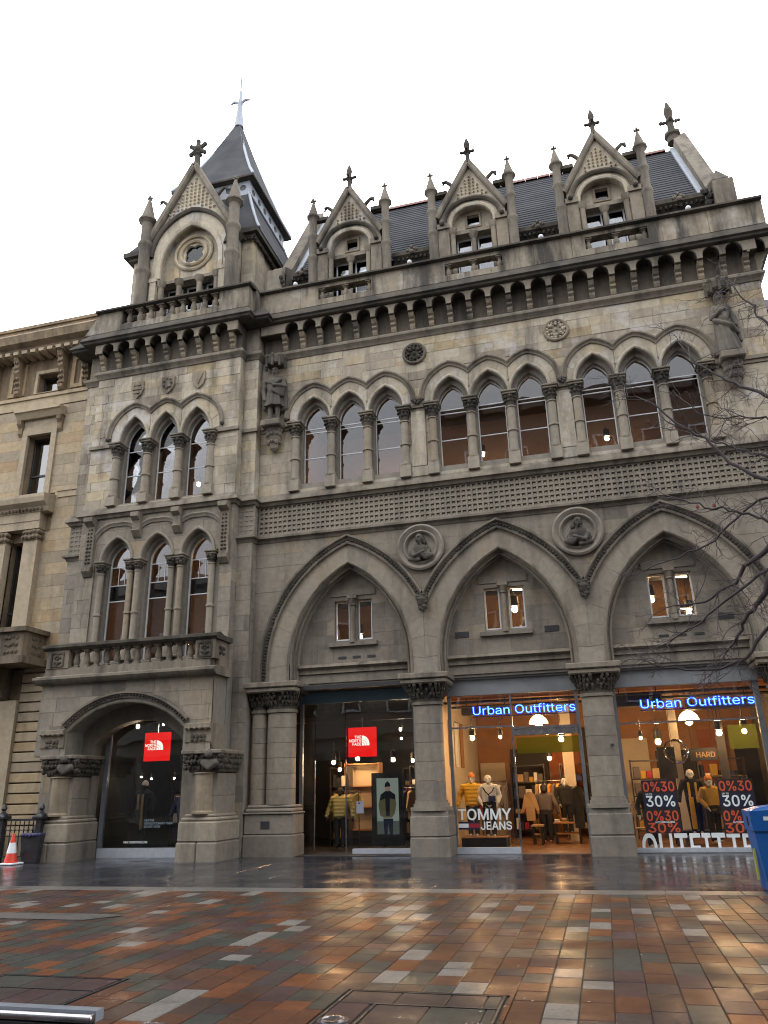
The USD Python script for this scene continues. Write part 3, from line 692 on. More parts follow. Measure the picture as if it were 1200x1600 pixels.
# the corbel table turns the right-hand corner
for k in range(3):
    y = .12+.5665*k
    part(G, 'corbel', prism(Polygon([(XR-.02, 14.06), (XR+.06, 14.08), (XR+.1, 14.16), (XR+.1, 14.24), (XR+.17, 14.3), (XR+.17, 14.36), (XR+.12, 14.38), (XR+.25, 14.5), (XR+.25, 14.58), (XR+.3, 14.6), (XR+.3, 14.68), (XR-.02, 14.68)]), y-.075, y+.075), m_trim, tint=.6)
cc = [(XC[-1]+.09, 14.5), (XR+.34, 14.5), (XR+.34, 14.90), (XC[-1]+.2, 14.90)]
part(G, 'corbel_arcade', prism(sbox(XC[-1]+.02, 14.5, XR+.34, 14.895).difference(arch_poly((XC[-1]+XR+.3)/2, .19, 14.3, 14.66, 14.865, 6)), -.335, -.27), m_trim, tint=.5)
part(G, 'corbel_arcade', bx(XR+.27, XR+.338, -.268, 2.0, 14.66, 14.895), m_trim, tint=.5)
v_, f_ = prism_x(Polygon([(0, 14.06), (-.1, 14.16), (-.17, 14.3), (-.12, 14.37), (-.25, 14.5), (-.3, 14.6), (-.3, 14.68), (0, 14.68)]), -.075, .075)

# ---------------- tower front
T2X = [-12.57, -11.52, -10.49]; T1X = [-12.75, -11.47, -10.2]
a2, b2, h2 = arcade(T2X, YT, 9.5, 11.45, .46, 12.3, .37, 12.16, .86, 11.66, 12.72, (10.5, 11.3), .36, 9.55)
for k, x in enumerate((-13.08, -12.045, -11.0, -9.97)):
    shaft(G, x, YT, 9.72, 11.0, .115, 10.3, k+3, 11.32, .17)
    part(G, 'column_plinth', cbx(x-.155, x+.155, YT-.14, YT+.2, 9.43, 9.718, .01), m_low, tint=.7)
part(G, 'window_sill', hexa([(-13.0, YT-.02, 9.40), (-10.05, YT-.02, 9.40), (-10.05, YT+.4, 9.40), (-13.0, YT+.4, 9.40)], [(-13.0, YT-.02, 9.45), (-10.05, YT-.02, 9.45), (-10.05, YT+.4, 9.6), (-13.0, YT+.4, 9.6)]), m_up, tint=.5)
tup = sbox(XT0, 9.42, XT1, 13.8)
part(G, 'tower_wall', cat([prism(tup.difference(a2), YT+.014, YT+.18), prism(tup.difference(b2), YT+.182, YT+.5), bx(XT0-.002, XT0+.1, YT+.052, .3, 4.31, 14.8), bx(XT1-.1, XT1+.002, YT+.052, .3, 4.31, 14.8), bx(XT1+.003, XM1-.002, YM+.014, .295, 4.31, 13.79)]), m_joint, tint=.6)
f2 = tup.difference(a2.buffer(.02)).difference(h2).difference(unary_union([arch_poly(x, .55, 9.4, 11.45, 12.4) for x in T2X]))
ashlar(f2, YT, levels(9.42, 13.8, .29), .66, 51, m_up, .15, .9, jit=.009)
for za_, zb_ in zip(levels(4.3, 13.8, .36)[:-1], levels(4.3, 13.8, .36)[1:]):      # returns of the tower and of the strip
    if not (7.9 < za_ < 9.3):
        STONES.append((bx(XT1-.02, XT1+.012, YT+.004, YM-.002, za_+.004, zb_-.004), .1, rnd.uniform(.25, .85), m_up if za_ > 9 else m_low))
        STONES.append((bx(XM1-.04, XM1+.006, YM+.055, -.003, za_+.004, zb_-.004), .1, rnd.uniform(.25, .85), m_up if za_ > 9 else m_low))
part(G, 'diaper_panel', bx(XT1-.02, XT1+.01, YT+.01, YM, 8.2, 9.08), m_low, tint=.4)
ashlar(sbox(XT1+.01, 9.42, XM1, 13.8), YM, levels(9.42, 13.8, .33), .5, 52, m_up, .2, .75)
ashlar(sbox(XM0, 9.42, XT0-.01, 13.8), YM, levels(9.42, 13.8, .33), .5, 53, m_up, .1, .6)
part(G, 'impost_band', cat([bx(XT0-.05, -13.24, YT-.07, YT+.05, 11.36, 11.46), bx(-9.8, XT1+.05, YT-.07, YT+.05, 11.36, 11.46), bx(XT1+.05, XM1+.06, YM-.07, YM+.05, 11.36, 11.46)]), m_trim, tint=.5)
for i, x in enumerate(T2X):     # shields
    z = 13.22
    sh = Polygon([(x-.21, z+.27), (x+.21, z+.27), (x+.22, z), (x+.15, z-.18), (x, z-.31), (x-.15, z-.18), (x-.22, z)])
    s = part(G, 'shield', prism(sh, YT-.06, YT+.02), m_trim, tint=.75)
    dev = [sbox(x-.15, z-.02, x+.15, z+.05).union(sbox(x-.12, z+.12, x+.12, z+.18)).union(sbox(x-.1, z-.15, x+.1, z-.1)), Point(x, z+.02).buffer(.13), Polygon([(x-.16, z+.2), (x+.16, z+.2), (x, z-.18)])][i]
    part(s, 'carved_device', cat([prism(dev, YT-.085, YT-.055)] + ([blobs([(x+.12*math.cos(a), YT-.08, z+.03+.16*math.sin(a)) for a in np.linspace(0, 6.283, 8)[:-1]], .05, 31)] if i == 1 else [])), m_trim, tint=.55)
# first floor of the tower
T1 = YT
def pair_arcade():
    xs = T1X
    part(G, 'window_sill', bx(-13.3, -9.6, T1-.03, T1+.4, 4.42, 4.9), m_low, tint=.4)
    ops = unary_union([arch_poly(x, .47, 4.9, 7.75, 8.44) for x in xs]); o2 = unary_union([arch_poly(x, .38, 4.9, 7.75, 8.33) for x in xs])
    for x in xs:
        pr = [(0, T1-.03), (.03, T1-.05), (.07, T1-.04), (.09, T1-.01), (.09, T1+.06), (0, T1+.06)]
        part(G, 'arch_moulding', sweep([(x-.47, 7.74)]+pointed(x, .47, 7.76, 8.44)+[(x+.47, 7.74)], pr), m_low, smooth=40, tint=.6)
        sash(x, T1+.36, .4, 4.92, 7.75, 8.34, (6.66, 7.12, 7.66), .06)
        part(G, 'blind', bx(x-.33, x+.33, T1+.375, T1+.38, 6.68, 7.1), m_darkpaint)  # dark window blind between the transom bars
        for dx in (-.1, .1): part(G, 'glazing_bar', bx(x+dx-.008, x+dx+.008, T1+.345, T1+.375, 7.13, 7.65), m_white)
    pts = []
    for i, x in enumerate(xs):
        p = pointed(x, .86, 8.16, 8.88, 9); lo = -99 if i == 0 else (xs[i-1]+x)/2; hi = 99 if i == 2 else (xs[i+1]+x)/2
        pts += [q for q in p if lo < q[0] < hi]
        if i < 2:
            R = (.72**2+.86**2)/1.72; o = R-.86; pts.append((hi, 8.16+math.sqrt(R*R-(hi-x+o)**2)))
    part(G, 'hood_mould', sweep(pts, [(-.1, T1+.02), (-.09, T1-.04), (-.04, T1-.05), (0, T1-.09), (.04, T1-.09), (.05, T1+.02)]), m_low, smooth=35, tint=.5)
    w = sbox(XT0, 4.3, XT1, 9.1)
    part(G, 'tower_wall', cat([prism(w.difference(ops), T1+.045, T1+.18), prism(w.difference(o2), T1+.182, T1+.5)]), m_joint, tint=.5)
    ashlar(w.difference(unary_union([arch_poly(x, .57, 4.3, 7.75, 8.54) for x in xs])).difference(unary_union([sbox(-13.45, 4.3, -9.5, 7.8)])), T1, levels(4.3, 9.1, .4), .75, 61, m_low, .3, .7)
    for k, x in enumerate((-13.18, -12.23, -12.0, -10.95, -10.68, -9.72)):
        shaft(G, x, T1-.02, 4.9, 7.4, .085, 6.2, k, 7.62, .125)
    for x in (-12.115, -10.815): part(G, 'pier_strip', bx(x-.09, x+.09, T1+.06, T1+.3, 4.9, 7.75), m_low, tint=.5)
    for x in (-12.115, -10.83):
        part(G, 'bracket', cat([prism_x(Polygon([(T1, 9.08), (T1-.3, 9.08), (T1-.3, 8.95), (T1-.16, 8.86), (T1-.14, 8.6), (T1-.2, 8.56), (T1-.06, 8.4), (T1, 8.36)]), x-.12, x+.12)]), m_trim, tint=.5)
    for x in (-13.62, -9.36):
        b = part(G, 'bracket', prism_x(Polygon([(T1, 9.08), (T1-.3, 9.08), (T1-.3, 8.95), (T1-.12, 8.84), (T1-.1, 7.62), (T1-.16, 7.6), (T1-.16, 7.5), (T1-.05, 7.36), (T1, 7.34)]), x-.14, x+.14), m_trim, tint=.6)
        part(b, 'carved_panel', blobs([(x+dx, T1-.11, z) for z in np.arange(7.75, 8.75, .11) for dx in (-.05, .05)], .04, 5), m_soot, tint=.5, kind='stuff')
pair_arcade()
ashlar(sbox(XT1+.01, 4.3, XM1, 8.0), YM, levels(4.3, 8.0, .4), .5, 62, m_low, .35, .65)
ashlar(sbox(XM0, .3, XT0-.01, 8.0), YM, levels(.3, 8.0, .42), .5, 63, m_low, .2, .6)
ashlar(sbox(-9.1, .1, XM1, 4.3), YM, levels(.1, 4.3, .38), .5, 64, m_low, .3, .6)

# ---------------- porch and balcony
PX, YP = -11.52, -1.35
def seg_arch(w, z0, rise, zb, n=24):
    R = (w*w+rise*rise)/(2*rise); c = z0+rise-R; a = math.asin(min(1, w/R))
    return [(PX+R*math.sin(t), c+R*math.cos(t)) for t in np.linspace(-a, a, n)]
A0, A1, A2 = seg_arch(1.76, 3.2, .72, 0), seg_arch(1.66, 3.05, .68, 0), seg_arch(1.3, 2.72, .6, 0)
body = sbox(-14.08, 2.45, -9.12, 4.26)
def under_arc(A): return Polygon(A + [(A[-1][0], 0), (A[0][0], 0)])
part(G, 'porch_wall', cat([prism(body.difference(under_arc(A1)), YP+.014, -.62)]), m_joint, tint=.5)
ashlar(body.difference(under_arc(A0).buffer(.06)), YP, levels(2.47, 4.26, .36), .7, 71, m_low, .35, .9)
part(G, 'porch_inner_arch', prism(sbox(-13.3, 0, -9.7, 3.9).difference(under_arc(A2)), -.615, -.3), m_low, tint=.3)
part(G, 'porch_arch_moulding', sweep([(p[0], p[1]) for p in A0], [(-.12, YP+.05), (-.11, YP-.03), (-.03, YP-.05), (0, YP-.1), (.05, YP-.1), (.06, YP+.05)]), m_trim, smooth=35, tint=.35)
part(G, 'carved_leaf_band', blobs([(x, YP-.05, z) for x, z in along([(PX+(p[0]-PX)*.975, p[1]-.045) for p in A0], .09)], .04, 9), m_soot, tint=.4, kind='stuff', label='dark carved leaf band along the porch arch')
part(G, 'porch_arch_roll', sweep(A1, [(.045*math.cos(t), YP+.06+.045*math.sin(t)) for t in np.linspace(0, 6.283, 9)[:-1]]), m_trim, smooth=50, tint=.5)
for i, (xa, xb) in enumerate(((-13.92, -13.22), (-9.78, -9.1))):
    part(G, 'porch_corbel', cat([prism_x(Polygon([(YP-.04, 3.1), (YP-.1, 3.08), (YP-.1, 2.98), (YP-.02, 2.94), (YP-.02, 2.66), (YP+.12, 2.5), (YP+.5, 2.46), (-.6, 2.46), (-.6, 3.1)]), xa, xb), blobs([(xa+.12+.15*k, YP-.08, 2.98) for k in range(4)], .05, 2)]), m_trim, tint=.6)
    part(G, 'porch_corbel_carving', blobs([(xa+.2+.1*k, YP-.02, 2.7+.09*j) for k in range(4) for j in range(2)], .06, 14+i, (1, .6, 1)), m_soot, tint=.6)
def porch_pier(xa, xb, seed):
    xm = (xa+xb)/2
    p = part(G, 'porch_pier', cat([cbx(xa-.16, xb+.16, YP-.2, -.3, .42, .86, .03), cbx(xa-.12, xb+.12, YP-.15, -.3, .862, .95, .03), cbx(xa-.06, xb+.06, YP-.1, -.3, .952, 1.02, .02)]), m_low, tint=.75)
    part(p, 'plinth_stone', cbx(xa-.18, xm-.004, YP-.22, -.3, -.05, .414, .03), m_low, tint=.6)
    part(p, 'plinth_stone', cbx(xm+.004, xb+.18, YP-.22, -.3, -.05, .414, .03), m_low, tint=.35)
    g = random.Random(seed)
    for a, b in ((1.02, 1.42), (1.428, 1.93)):
        part(p, 'pier_block', bx(xa, xb, YP+.06, -.3, a, b), m_low, tint=g.uniform(.3, .8))
    part(p, 'engaged_shaft', lathe([(.27, 1.02), (.27, 1.06), (.225, 1.1), (.22, 1.9), (.25, 1.92), (.25, 1.95)], xm, YP+.06, 16), m_low, smooth=40, tint=.93)
    pts = []
    for k, x in enumerate(np.linspace(xa-.12, xb+.12, 11)): pts += [(x, YP-.08, 2.2), (x, YP-.03, 2.08), (x+.03, YP-.1, 2.32)]
    for y in np.linspace(YP, -.4, 8): pts += [(xb+.1, y, 2.2), (xb+.12, y, 2.32), (xb+.06, y, 2.08)]
    cp = part(p, 'capital', cat([cbx(xa-.06, xb+.06, YP-.04, -.3, 1.95, 2.36, .03), blobs(pts, .085, seed)]), m_soot, tint=.6)
    bustm = manifold3d.Manifold.batch_boolean([manifold3d.Manifold.sphere(.1, 12).translate((xm+.2, YP-.2, 2.36)), manifold3d.Manifold.batch_hull([manifold3d.Manifold.sphere(.09, 10).translate((xm+.05, YP-.12, 2.16)), manifold3d.Manifold.sphere(.09, 10).translate((xm+.36, YP-.12, 2.16)), manifold3d.Manifold.sphere(.06, 10).translate((xm+.2, YP-.16, 2.04))])], manifold3d.OpType.Add)
    part(p, 'carved_figure', bustm, m_statue, smooth=50, tint=.6)
    part(p, 'abacus', cbx(xa-.2, xb+.2, YP-.2, -.3, 2.362, 2.46, .02), m_trim, tint=.45)
porch_pier(-13.55, -12.87, 3); porch_pier(-9.58, -8.9, 4)
bal = part(G, 'balcony', cat([prism_x(Polygon([(-.6, 4.25), (YP-.12, 4.25), (YP-.2, 4.3), (YP-.26, 4.36), (YP-.26, 4.42), (YP-.12, 4.45), (YP-.1, 4.47), (-.6, 4.47)]), -14.22, -8.98), bx(-14.0, -9.2, YP-.06, YP+.2, 4.47, 4.66)]), m_trim, tint=.5)
part(bal, 'balcony_rail', cat([prism_x(Polygon([(YP-.1, 5.14), (YP-.18, 5.2), (YP-.18, 5.27), (YP+.05, 5.33), (YP+.24, 5.27), (YP+.24, 5.14)]), -14.1, -9.0), bx(-9.42, -9.0, YP+.24, -.6, 5.14, 5.27)]), m_soot, tint=.6)
for xa, xb in ((-13.98, -13.32), (-9.62, -9.08)):
    pd = part(bal, 'pedestal', cat([bx(xa, xb, YP-.08, YP+.2, 4.662, 5.138)] + ([bx(xb-.3, xb, YP+.2, -.6, 4.47, 5.138)] if xa > -10 else [])), m_trim, tint=.6)
    x = (xa+xb)/2
for xa, xb in ((-13.98, -13.32), (-9.62, -9.08)):
    x = (xa+xb)/2
    part(bal, 'carved_panel', cat([prism(sbox(x-.2, 4.7, x+.2, 5.08).difference(sbox(x-.16, 4.74, x+.16, 5.04)), YP-.105, YP-.075), blobs([(x+dx, YP-.09, 4.89+dz) for dx, dz in ((0, 0), (.07, .07), (-.07, .07), (.07, -.07), (-.07, -.07), (0, .11), (0, -.11))], .05, 4, (1, .6, 1))]), m_soot, tint=.6, kind='stuff')
part(bal, 'carved_panel', blobs([(-9.07, YP+.3+dy, 4.89+dz) for dy, dz in ((0, 0), (.09, .07), (-.09, .07), (.09, -.07), (-.09, -.07))], .06, 4), m_soot, tint=.6, kind='stuff')
for k in range(12): baluster(bal, -13.17+.303*k, YP+.08, 4.66, 5.14, .072, m_trim, seed=k)

# ---------------- dormers
def finial(p, x, y, z0, h, r, name='finial'):
    pts = [(r*1.6, z0), (r, z0+.25*h), (r*.9, z0+.42*h), (r*1.8, z0+.46*h), (r*1.8, z0+.5*h), (r, z0+.54*h), (r*1.2, z0+.66*h), (r*1.45, z0+.74*h), (r*1.2, z0+.84*h), (r*.2, z0+h)]
    arms = [ball((x+dx*r*2.9, y+dy*r*2.9, z0+.5*h), (r*.9, r*.9, r*.8), 0) for dx, dy in ((1, 0), (-1, 0), (0, 1), (0, -1))]
    arms += [bx(x-r*2.9, x+r*2.9, y-r*.5, y+r*.5, z0+.47*h, z0+.52*h), bx(x-r*.5, x+r*.5, y-r*2.9, y+r*2.9, z0+.472*h, z0+.518*h)]
    part(p, name, cat([lathe(pts, x, y, 8)] + arms), m_soot, tint=.6)
def pinnacle(p, x, y, z0, zs, zt, r):
    k = zs-z0
    part(p, 'pinnacle', cat([lathe([(r*1.1, z0), (r*1.1, z0+.45*k), (r*1.35, z0+.47*k), (r*1.35, z0+.5*k), (r, z0+.53*k), (r, z0+.72*k), (r*1.3, z0+.74*k), (r*1.3, z0+.77*k), (r*.95, z0+.8*k), (r*.95, zs-.1), (r*1.3, zs-.03), (r*1.62, zs), (r*1.62, zs+.06), (r*1.3, zs+.1), (r*.22, zt-.2)], x, y, 10),
        ball((x, y, zt-.12), (.035, .035, .13), 0), bx(x-.09, x+.09, y-.02, y+.02, zt-.16, zt-.11), bx(x-.02, x+.02, y-.09, y+.09, zt-.161, zt-.109)]), m_trim, smooth=35, tint=.25)
def crocket(x, y, z, sx):
    return tube([(x-sx*.05, y, z-.1), (x+sx*.12, y, z+.13), (x+sx*.23, y, z+.24), (x+sx*.32, y, z+.22), (x+sx*.33, y, z+.12)], [.06, .055, .05, .06, .035], 6)

def gable_diaper(reg, yf, pitch, seed=0):
    ms = [prism(reg, yf+.06, yf+.1)]; x0, z0, x1, z1 = reg.bounds
    for k in range(int((x1-x0)/pitch)+2):
        for r in range(int((z1-z0)/pitch)+2):
            c = sbox(x0+(k)*pitch+.02, z0+r*pitch+.02, x0+(k+1)*pitch-.02, z0+(r+1)*pitch-.02)
            if reg.contains(c):
                cx, cz = c.centroid.x, c.centroid.y; a = pitch/2-.022
                ms.append(hexa([(cx-a, yf+.065, cz-a), (cx+a, yf+.065, cz-a), (cx+a, yf+.065, cz+a), (cx-a, yf+.065, cz+a)], [(cx-a*.3, yf-.03, cz-a*.1), (cx+a*.3, yf-.03, cz-a*.1), (cx+a*.3, yf-.03, cz+a*.5), (cx-a*.3, yf-.03, cz+a*.5)]))
    return cat(ms)

def dormer(xc, yf):
    hs = [(xc-1.02, 15.2), (xc+1.02, 15.2), (xc+1.02, 18.25), (xc, 20.0), (xc-1.02, 18.25)]
    house = Polygon(hs)
    big = arch_poly(xc, .86, 15.2, 17.85, 18.62, 8); mid = arch_poly(xc, .68, 15.2, 17.8, 18.42, 8)
    D = part(G, 'dormer', cat([prism(house.difference(mid), yf+.02, yf+.3), prism(house.intersection(sbox(xc-2, 17.42, xc+2, 21)).difference(sbox(xc-.19, 17.83, xc+.19, 18.24)), yf+.305, yf+.45), bx(xc-.95, xc+.95, yf+1.0, yf+1.05, 15, 18)]), m_up, tint=.5)
    P = pointed(xc, .86, 17.85, 18.62, 8)
    part(D, 'hood_mould', sweep([(xc-.86, 17.8)]+P+[(xc+.86, 17.8)], [(-.06, yf+.04), (-.05, yf-.05), (0, yf-.1), (.05, yf-.1), (.06, yf+.04)]), m_soot, smooth=35, tint=.7)
    part(D, 'arch_moulding', sweep([(xc-.68, 17.5)]+pointed(xc, .68, 17.8, 18.42, 8)+[(xc+.68, 17.5)], [(-.05, yf+.05), (-.04, yf-.01), (.02, yf-.03), (.07, yf-.01), (.07, yf+.05)]), m_up, smooth=35, tint=.6)
    gab = Polygon([(xc-.86, 18.3), (xc, 19.78), (xc+.86, 18.3)]).difference(arch_poly(xc, .92, 15, 17.85, 18.72, 8)).buffer(-.02)
    part(D, 'diaper_panel', gable_diaper(gab, yf-.02, .125), m_up, tint=.75, kind='stuff')
    for sx in (-1, 1):
        rk = [(xc+sx*1.1, 18.1), (xc+sx*.02, 20.05)]
        if sx < 0: rk = rk
        part(D, 'raking_coping', sweep(rk if sx < 0 else rk[::-1], [(-.1, yf-.08), (-.06, yf-.12), (.06, yf-.12), (.08, yf-.05), (.08, yf+.5), (-.1, yf+.5)]), m_trim, tint=.35)
        part(D, 'crocket', crocket(xc+sx*.50, yf-.02, 19.22, sx), m_soot, smooth=True, tint=.6)
        pinnacle(D, xc+sx*1.22, yf-.05, 16.0, 19.12, 19.95, .13)
        part(D, 'tie_beam', bx(min(xc+sx*1.2, xc+sx*.72), max(xc+sx*1.2, xc+sx*.72), yf-.03, yf+.12, 19.0, 19.12), m_soot, tint=.6)
        part(D, 'jamb', cat([bx(min(xc+sx*1.06, xc+sx*.72), max(xc+sx*1.06, xc+sx*.72), yf-.06, yf+.02, 15.2, 17.62), bx(min(xc+sx*1.08, xc+sx*.7), max(xc+sx*1.08, xc+sx*.7), yf-.12, yf+.02, 17.62, 17.8)]), m_trim, tint=.55)
        part(D, 'colonnette', lathe([(.08, 15.5), (.08, 17.4), (.1, 17.42), (.13, 17.56), (.14, 17.6)], xc+sx*.62, yf, 10), m_trim, smooth=40, tint=.6)
        part(D, 'label_stop', ball((xc+sx*.92, yf-.14, 17.78), .08, 1), m_soot, smooth=True, tint=.3)
        wr = sbox(min(xc+sx*.08, xc+sx*.56), 15.3, max(xc+sx*.08, xc+sx*.56), 17.42)
        w = part(D, 'window_frame', cat([prism(wr.difference(wr.buffer(-.045)), yf+.36, yf+.4), bx(wr.bounds[0]+.02, wr.bounds[2]-.02, yf+.355, yf+.39, 16.72, 16.78), bx(wr.bounds[0]+.02, wr.bounds[2]-.02, yf+.355, yf+.39, 16.0, 16.04)]), m_white)
        part(D, 'pane', prism(wr.buffer(-.04), yf+.375, yf+.38), m_pane); part(D, 'blind', bx(wr.bounds[0]+.05, wr.bounds[2]-.05, yf+.41, yf+.415, 15.35, 16.7), m_white)  # plain white panel behind the lower sash panes
    part(D, 'colonnette', lathe([(.07, 15.4), (.07, 17.2), (.09, 17.22), (.15, 17.38), (.15, 17.42)], xc, yf+.1, 10), m_trim, smooth=40, tint=.5)
    part(D, 'lintel', bx(xc-.66, xc+.66, yf+.06, yf+.36, 17.422, 17.56), m_trim, tint=.6)
    part(D, 'attic_light_surround', prism(sbox(xc-.25, 17.77, xc+.25, 18.3).difference(sbox(xc-.185, 17.835, xc+.185, 18.235)), yf+.26, yf+.32), m_trim, tint=.7)
    part(D, 'pane', bx(xc-.2, xc+.2, yf+.4, yf+.405, 17.82, 18.25), m_pane)
    finial(D, xc, yf+.05, 20.0, 1.1, .065)
    part(D, 'dormer_roof', prism(Polygon([(xc-1.0, 16.5), (xc+1.0, 16.5), (xc+1.0, 18.2), (xc, 19.9), (xc-1.0, 18.2)]), yf+.5, yf+2.9), m_slate)
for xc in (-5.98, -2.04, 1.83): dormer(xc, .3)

# ---------------- main roof
RX0, RX1 = -8.2, 4.75
def slope(x0, x1, ya, za, yb, zb, n, t=.02):
    ms = []; 
    for k in range(n):
        u0, u1 = k/n, (k+1)/n
        A = (ya+(yb-ya)*u0, za+(zb-za)*u0); B = (ya+(yb-ya)*u1, za+(zb-za)*u1)
        ms.append(hexa([(x0, A[0]-t, A[1]), (x1, A[0]-t, A[1]), (x1, A[0]+.05, A[1]-.02), (x0, A[0]+.05, A[1]-.02)], [(x0, B[0], B[1]), (x1, B[0], B[1]), (x1, B[0]+.05, B[1]-.02), (x0, B[0]+.05, B[1]-.02)]))
    return cat(ms)
part(G, 'slate_roof', cat([slope(RX0, RX1, 1.0, 17.45, 4.0, 22.2, 26), bx(RX0, RX1, 1.1, 7.0, 16, 17.3), hexa([(RX0, 4.02, 22.2), (RX1, 4.02, 22.2), (RX1, 4.0, 22.1), (RX0, 4.0, 22.1)], [(RX0, 7.0, 17.3), (RX1, 7.0, 17.3), (RX1, 7.0, 17.2), (RX0, 7.0, 17.2)])]), m_slate)
for k in range(28):
    xa = RX0+.3+k*(RX1-RX0-.6)/28; xb = RX0+.3+(k+1)*(RX1-RX0-.6)/28
    part(G, 'ridge_tile', prism_x(Polygon([(3.85, 22.12), (4.0, 22.34), (4.15, 22.12), (4.0, 22.2)]), xa+.006, xb-.006), m_ridge)
segs = [(RX0+.2, -7.3), (-4.65, -3.35), (-.72, .5), (3.18, RX1-.15)]
for a, b in segs:
    part(G, 'eaves_cornice', cat([prism_x(Polygon([(1.1, 17.0), (.7, 17.0), (.62, 17.12), (.5, 17.2), (.5, 17.34), (.95, 17.42), (1.1, 17.42)]), a, b)]), m_soot, tint=.6)
    x = (a+b)/2
    part(G, 'eaves_carving', blobs([(xx, .58, 17.1) for xx in np.arange(a+.06, b, .14)], .055, 4), m_soot, tint=.5)
    part(G, 'eaves_gargoyle', cat([blobs([(x+dx, .5, 17.36+dz) for dx, dz in ((0, .07), (.08, 0), (-.08, 0), (.15, -.04), (-.15, -.04))], .06, 8), ball((x, .42, 17.2), .08, 1)]), m_trim, tint=.3)
    part(G, 'lamp_globe', ball((x+.05, -.2, 16.32), .075, 1), m_white, smooth=True)
for (xa, xb, zt, top) in ((-8.62, -8.2, 22.4, False), (4.76, 5.2, 22.5, True)):
    ck = part(G, 'gable_coping', prism_x(Polygon([(.55, 16.0), (.35, 17.3), (.4, 17.55), (.95, 17.85), (4.0, zt+.35), (7.0, 17.6), (7.0, 16.0)]), xa, xb), m_trim, tint=.3)
    part(ck, 'lead_flashing', hexa([(xb if not top else xa-.17, .95, 17.50), (xb+.17 if not top else xa, .95, 17.50), (xb+.17 if not top else xa, 1.0, 17.44), (xb if not top else xa-.17, 1.0, 17.44)], [(xb if not top else xa-.17, 3.95, 22.27), (xb+.17 if not top else xa, 3.95, 22.27), (xb+.17 if not top else xa, 4.0, 22.2), (xb if not top else xa-.17, 4.0, 22.2)]), m_lead)
    if top:
        part(ck, 'kneeler', cat([cbx(xa, xb+.1, .1, .75, 16.2, 17.35, .03), lathe([(.3, 17.35), (.32, 17.45), (.02, 17.9)], (xa+xb)/2, .42, 4, math.pi/4, math.pi*2.25)]), m_trim, tint=.5)
        part(ck, 'carved_beast', blobs([(xa-.12, .35, 17.0), (xa-.16, .3, 17.14), (xa-.1, .4, 16.86), (xa-.05, .45, 16.72), (xa-.22, .22, 17.1)], .12, 3), m_soot, tint=.4)
        part(ck, 'finial', cat([lathe([(.2, 22.5), (.19, 22.75), (.27, 22.8), (.27, 22.9), (.13, 23.0), (.1, 23.4), (.15, 23.44), (.15, 23.5), (.09, 23.58), (.13, 23.8), (.15, 23.95), (.03, 24.35)], (xa+xb)/2-.2, 4.0, 9)] + [blobs([((xa+xb)/2-.2+dx, 4.0+dy, 23.46) for dx, dy in ((.2, 0), (-.2, 0), (0, .2), (0, -.2), (.31, 0), (-.31, 0))], .075, 2)]), m_soot, tint=.6)
    else:
        part(ck, 'kneeler', cbx(xa-.1, xb, .1, .5, 16.2, 17.3, .03), m_trim, tint=.5)
        part(ck, 'carved_beast', blobs([(xb+.02, .1, 16.75), (xb+.05, .0, 16.86), (xb, .2, 16.62)], .1, 3), m_soot, tint=.4)

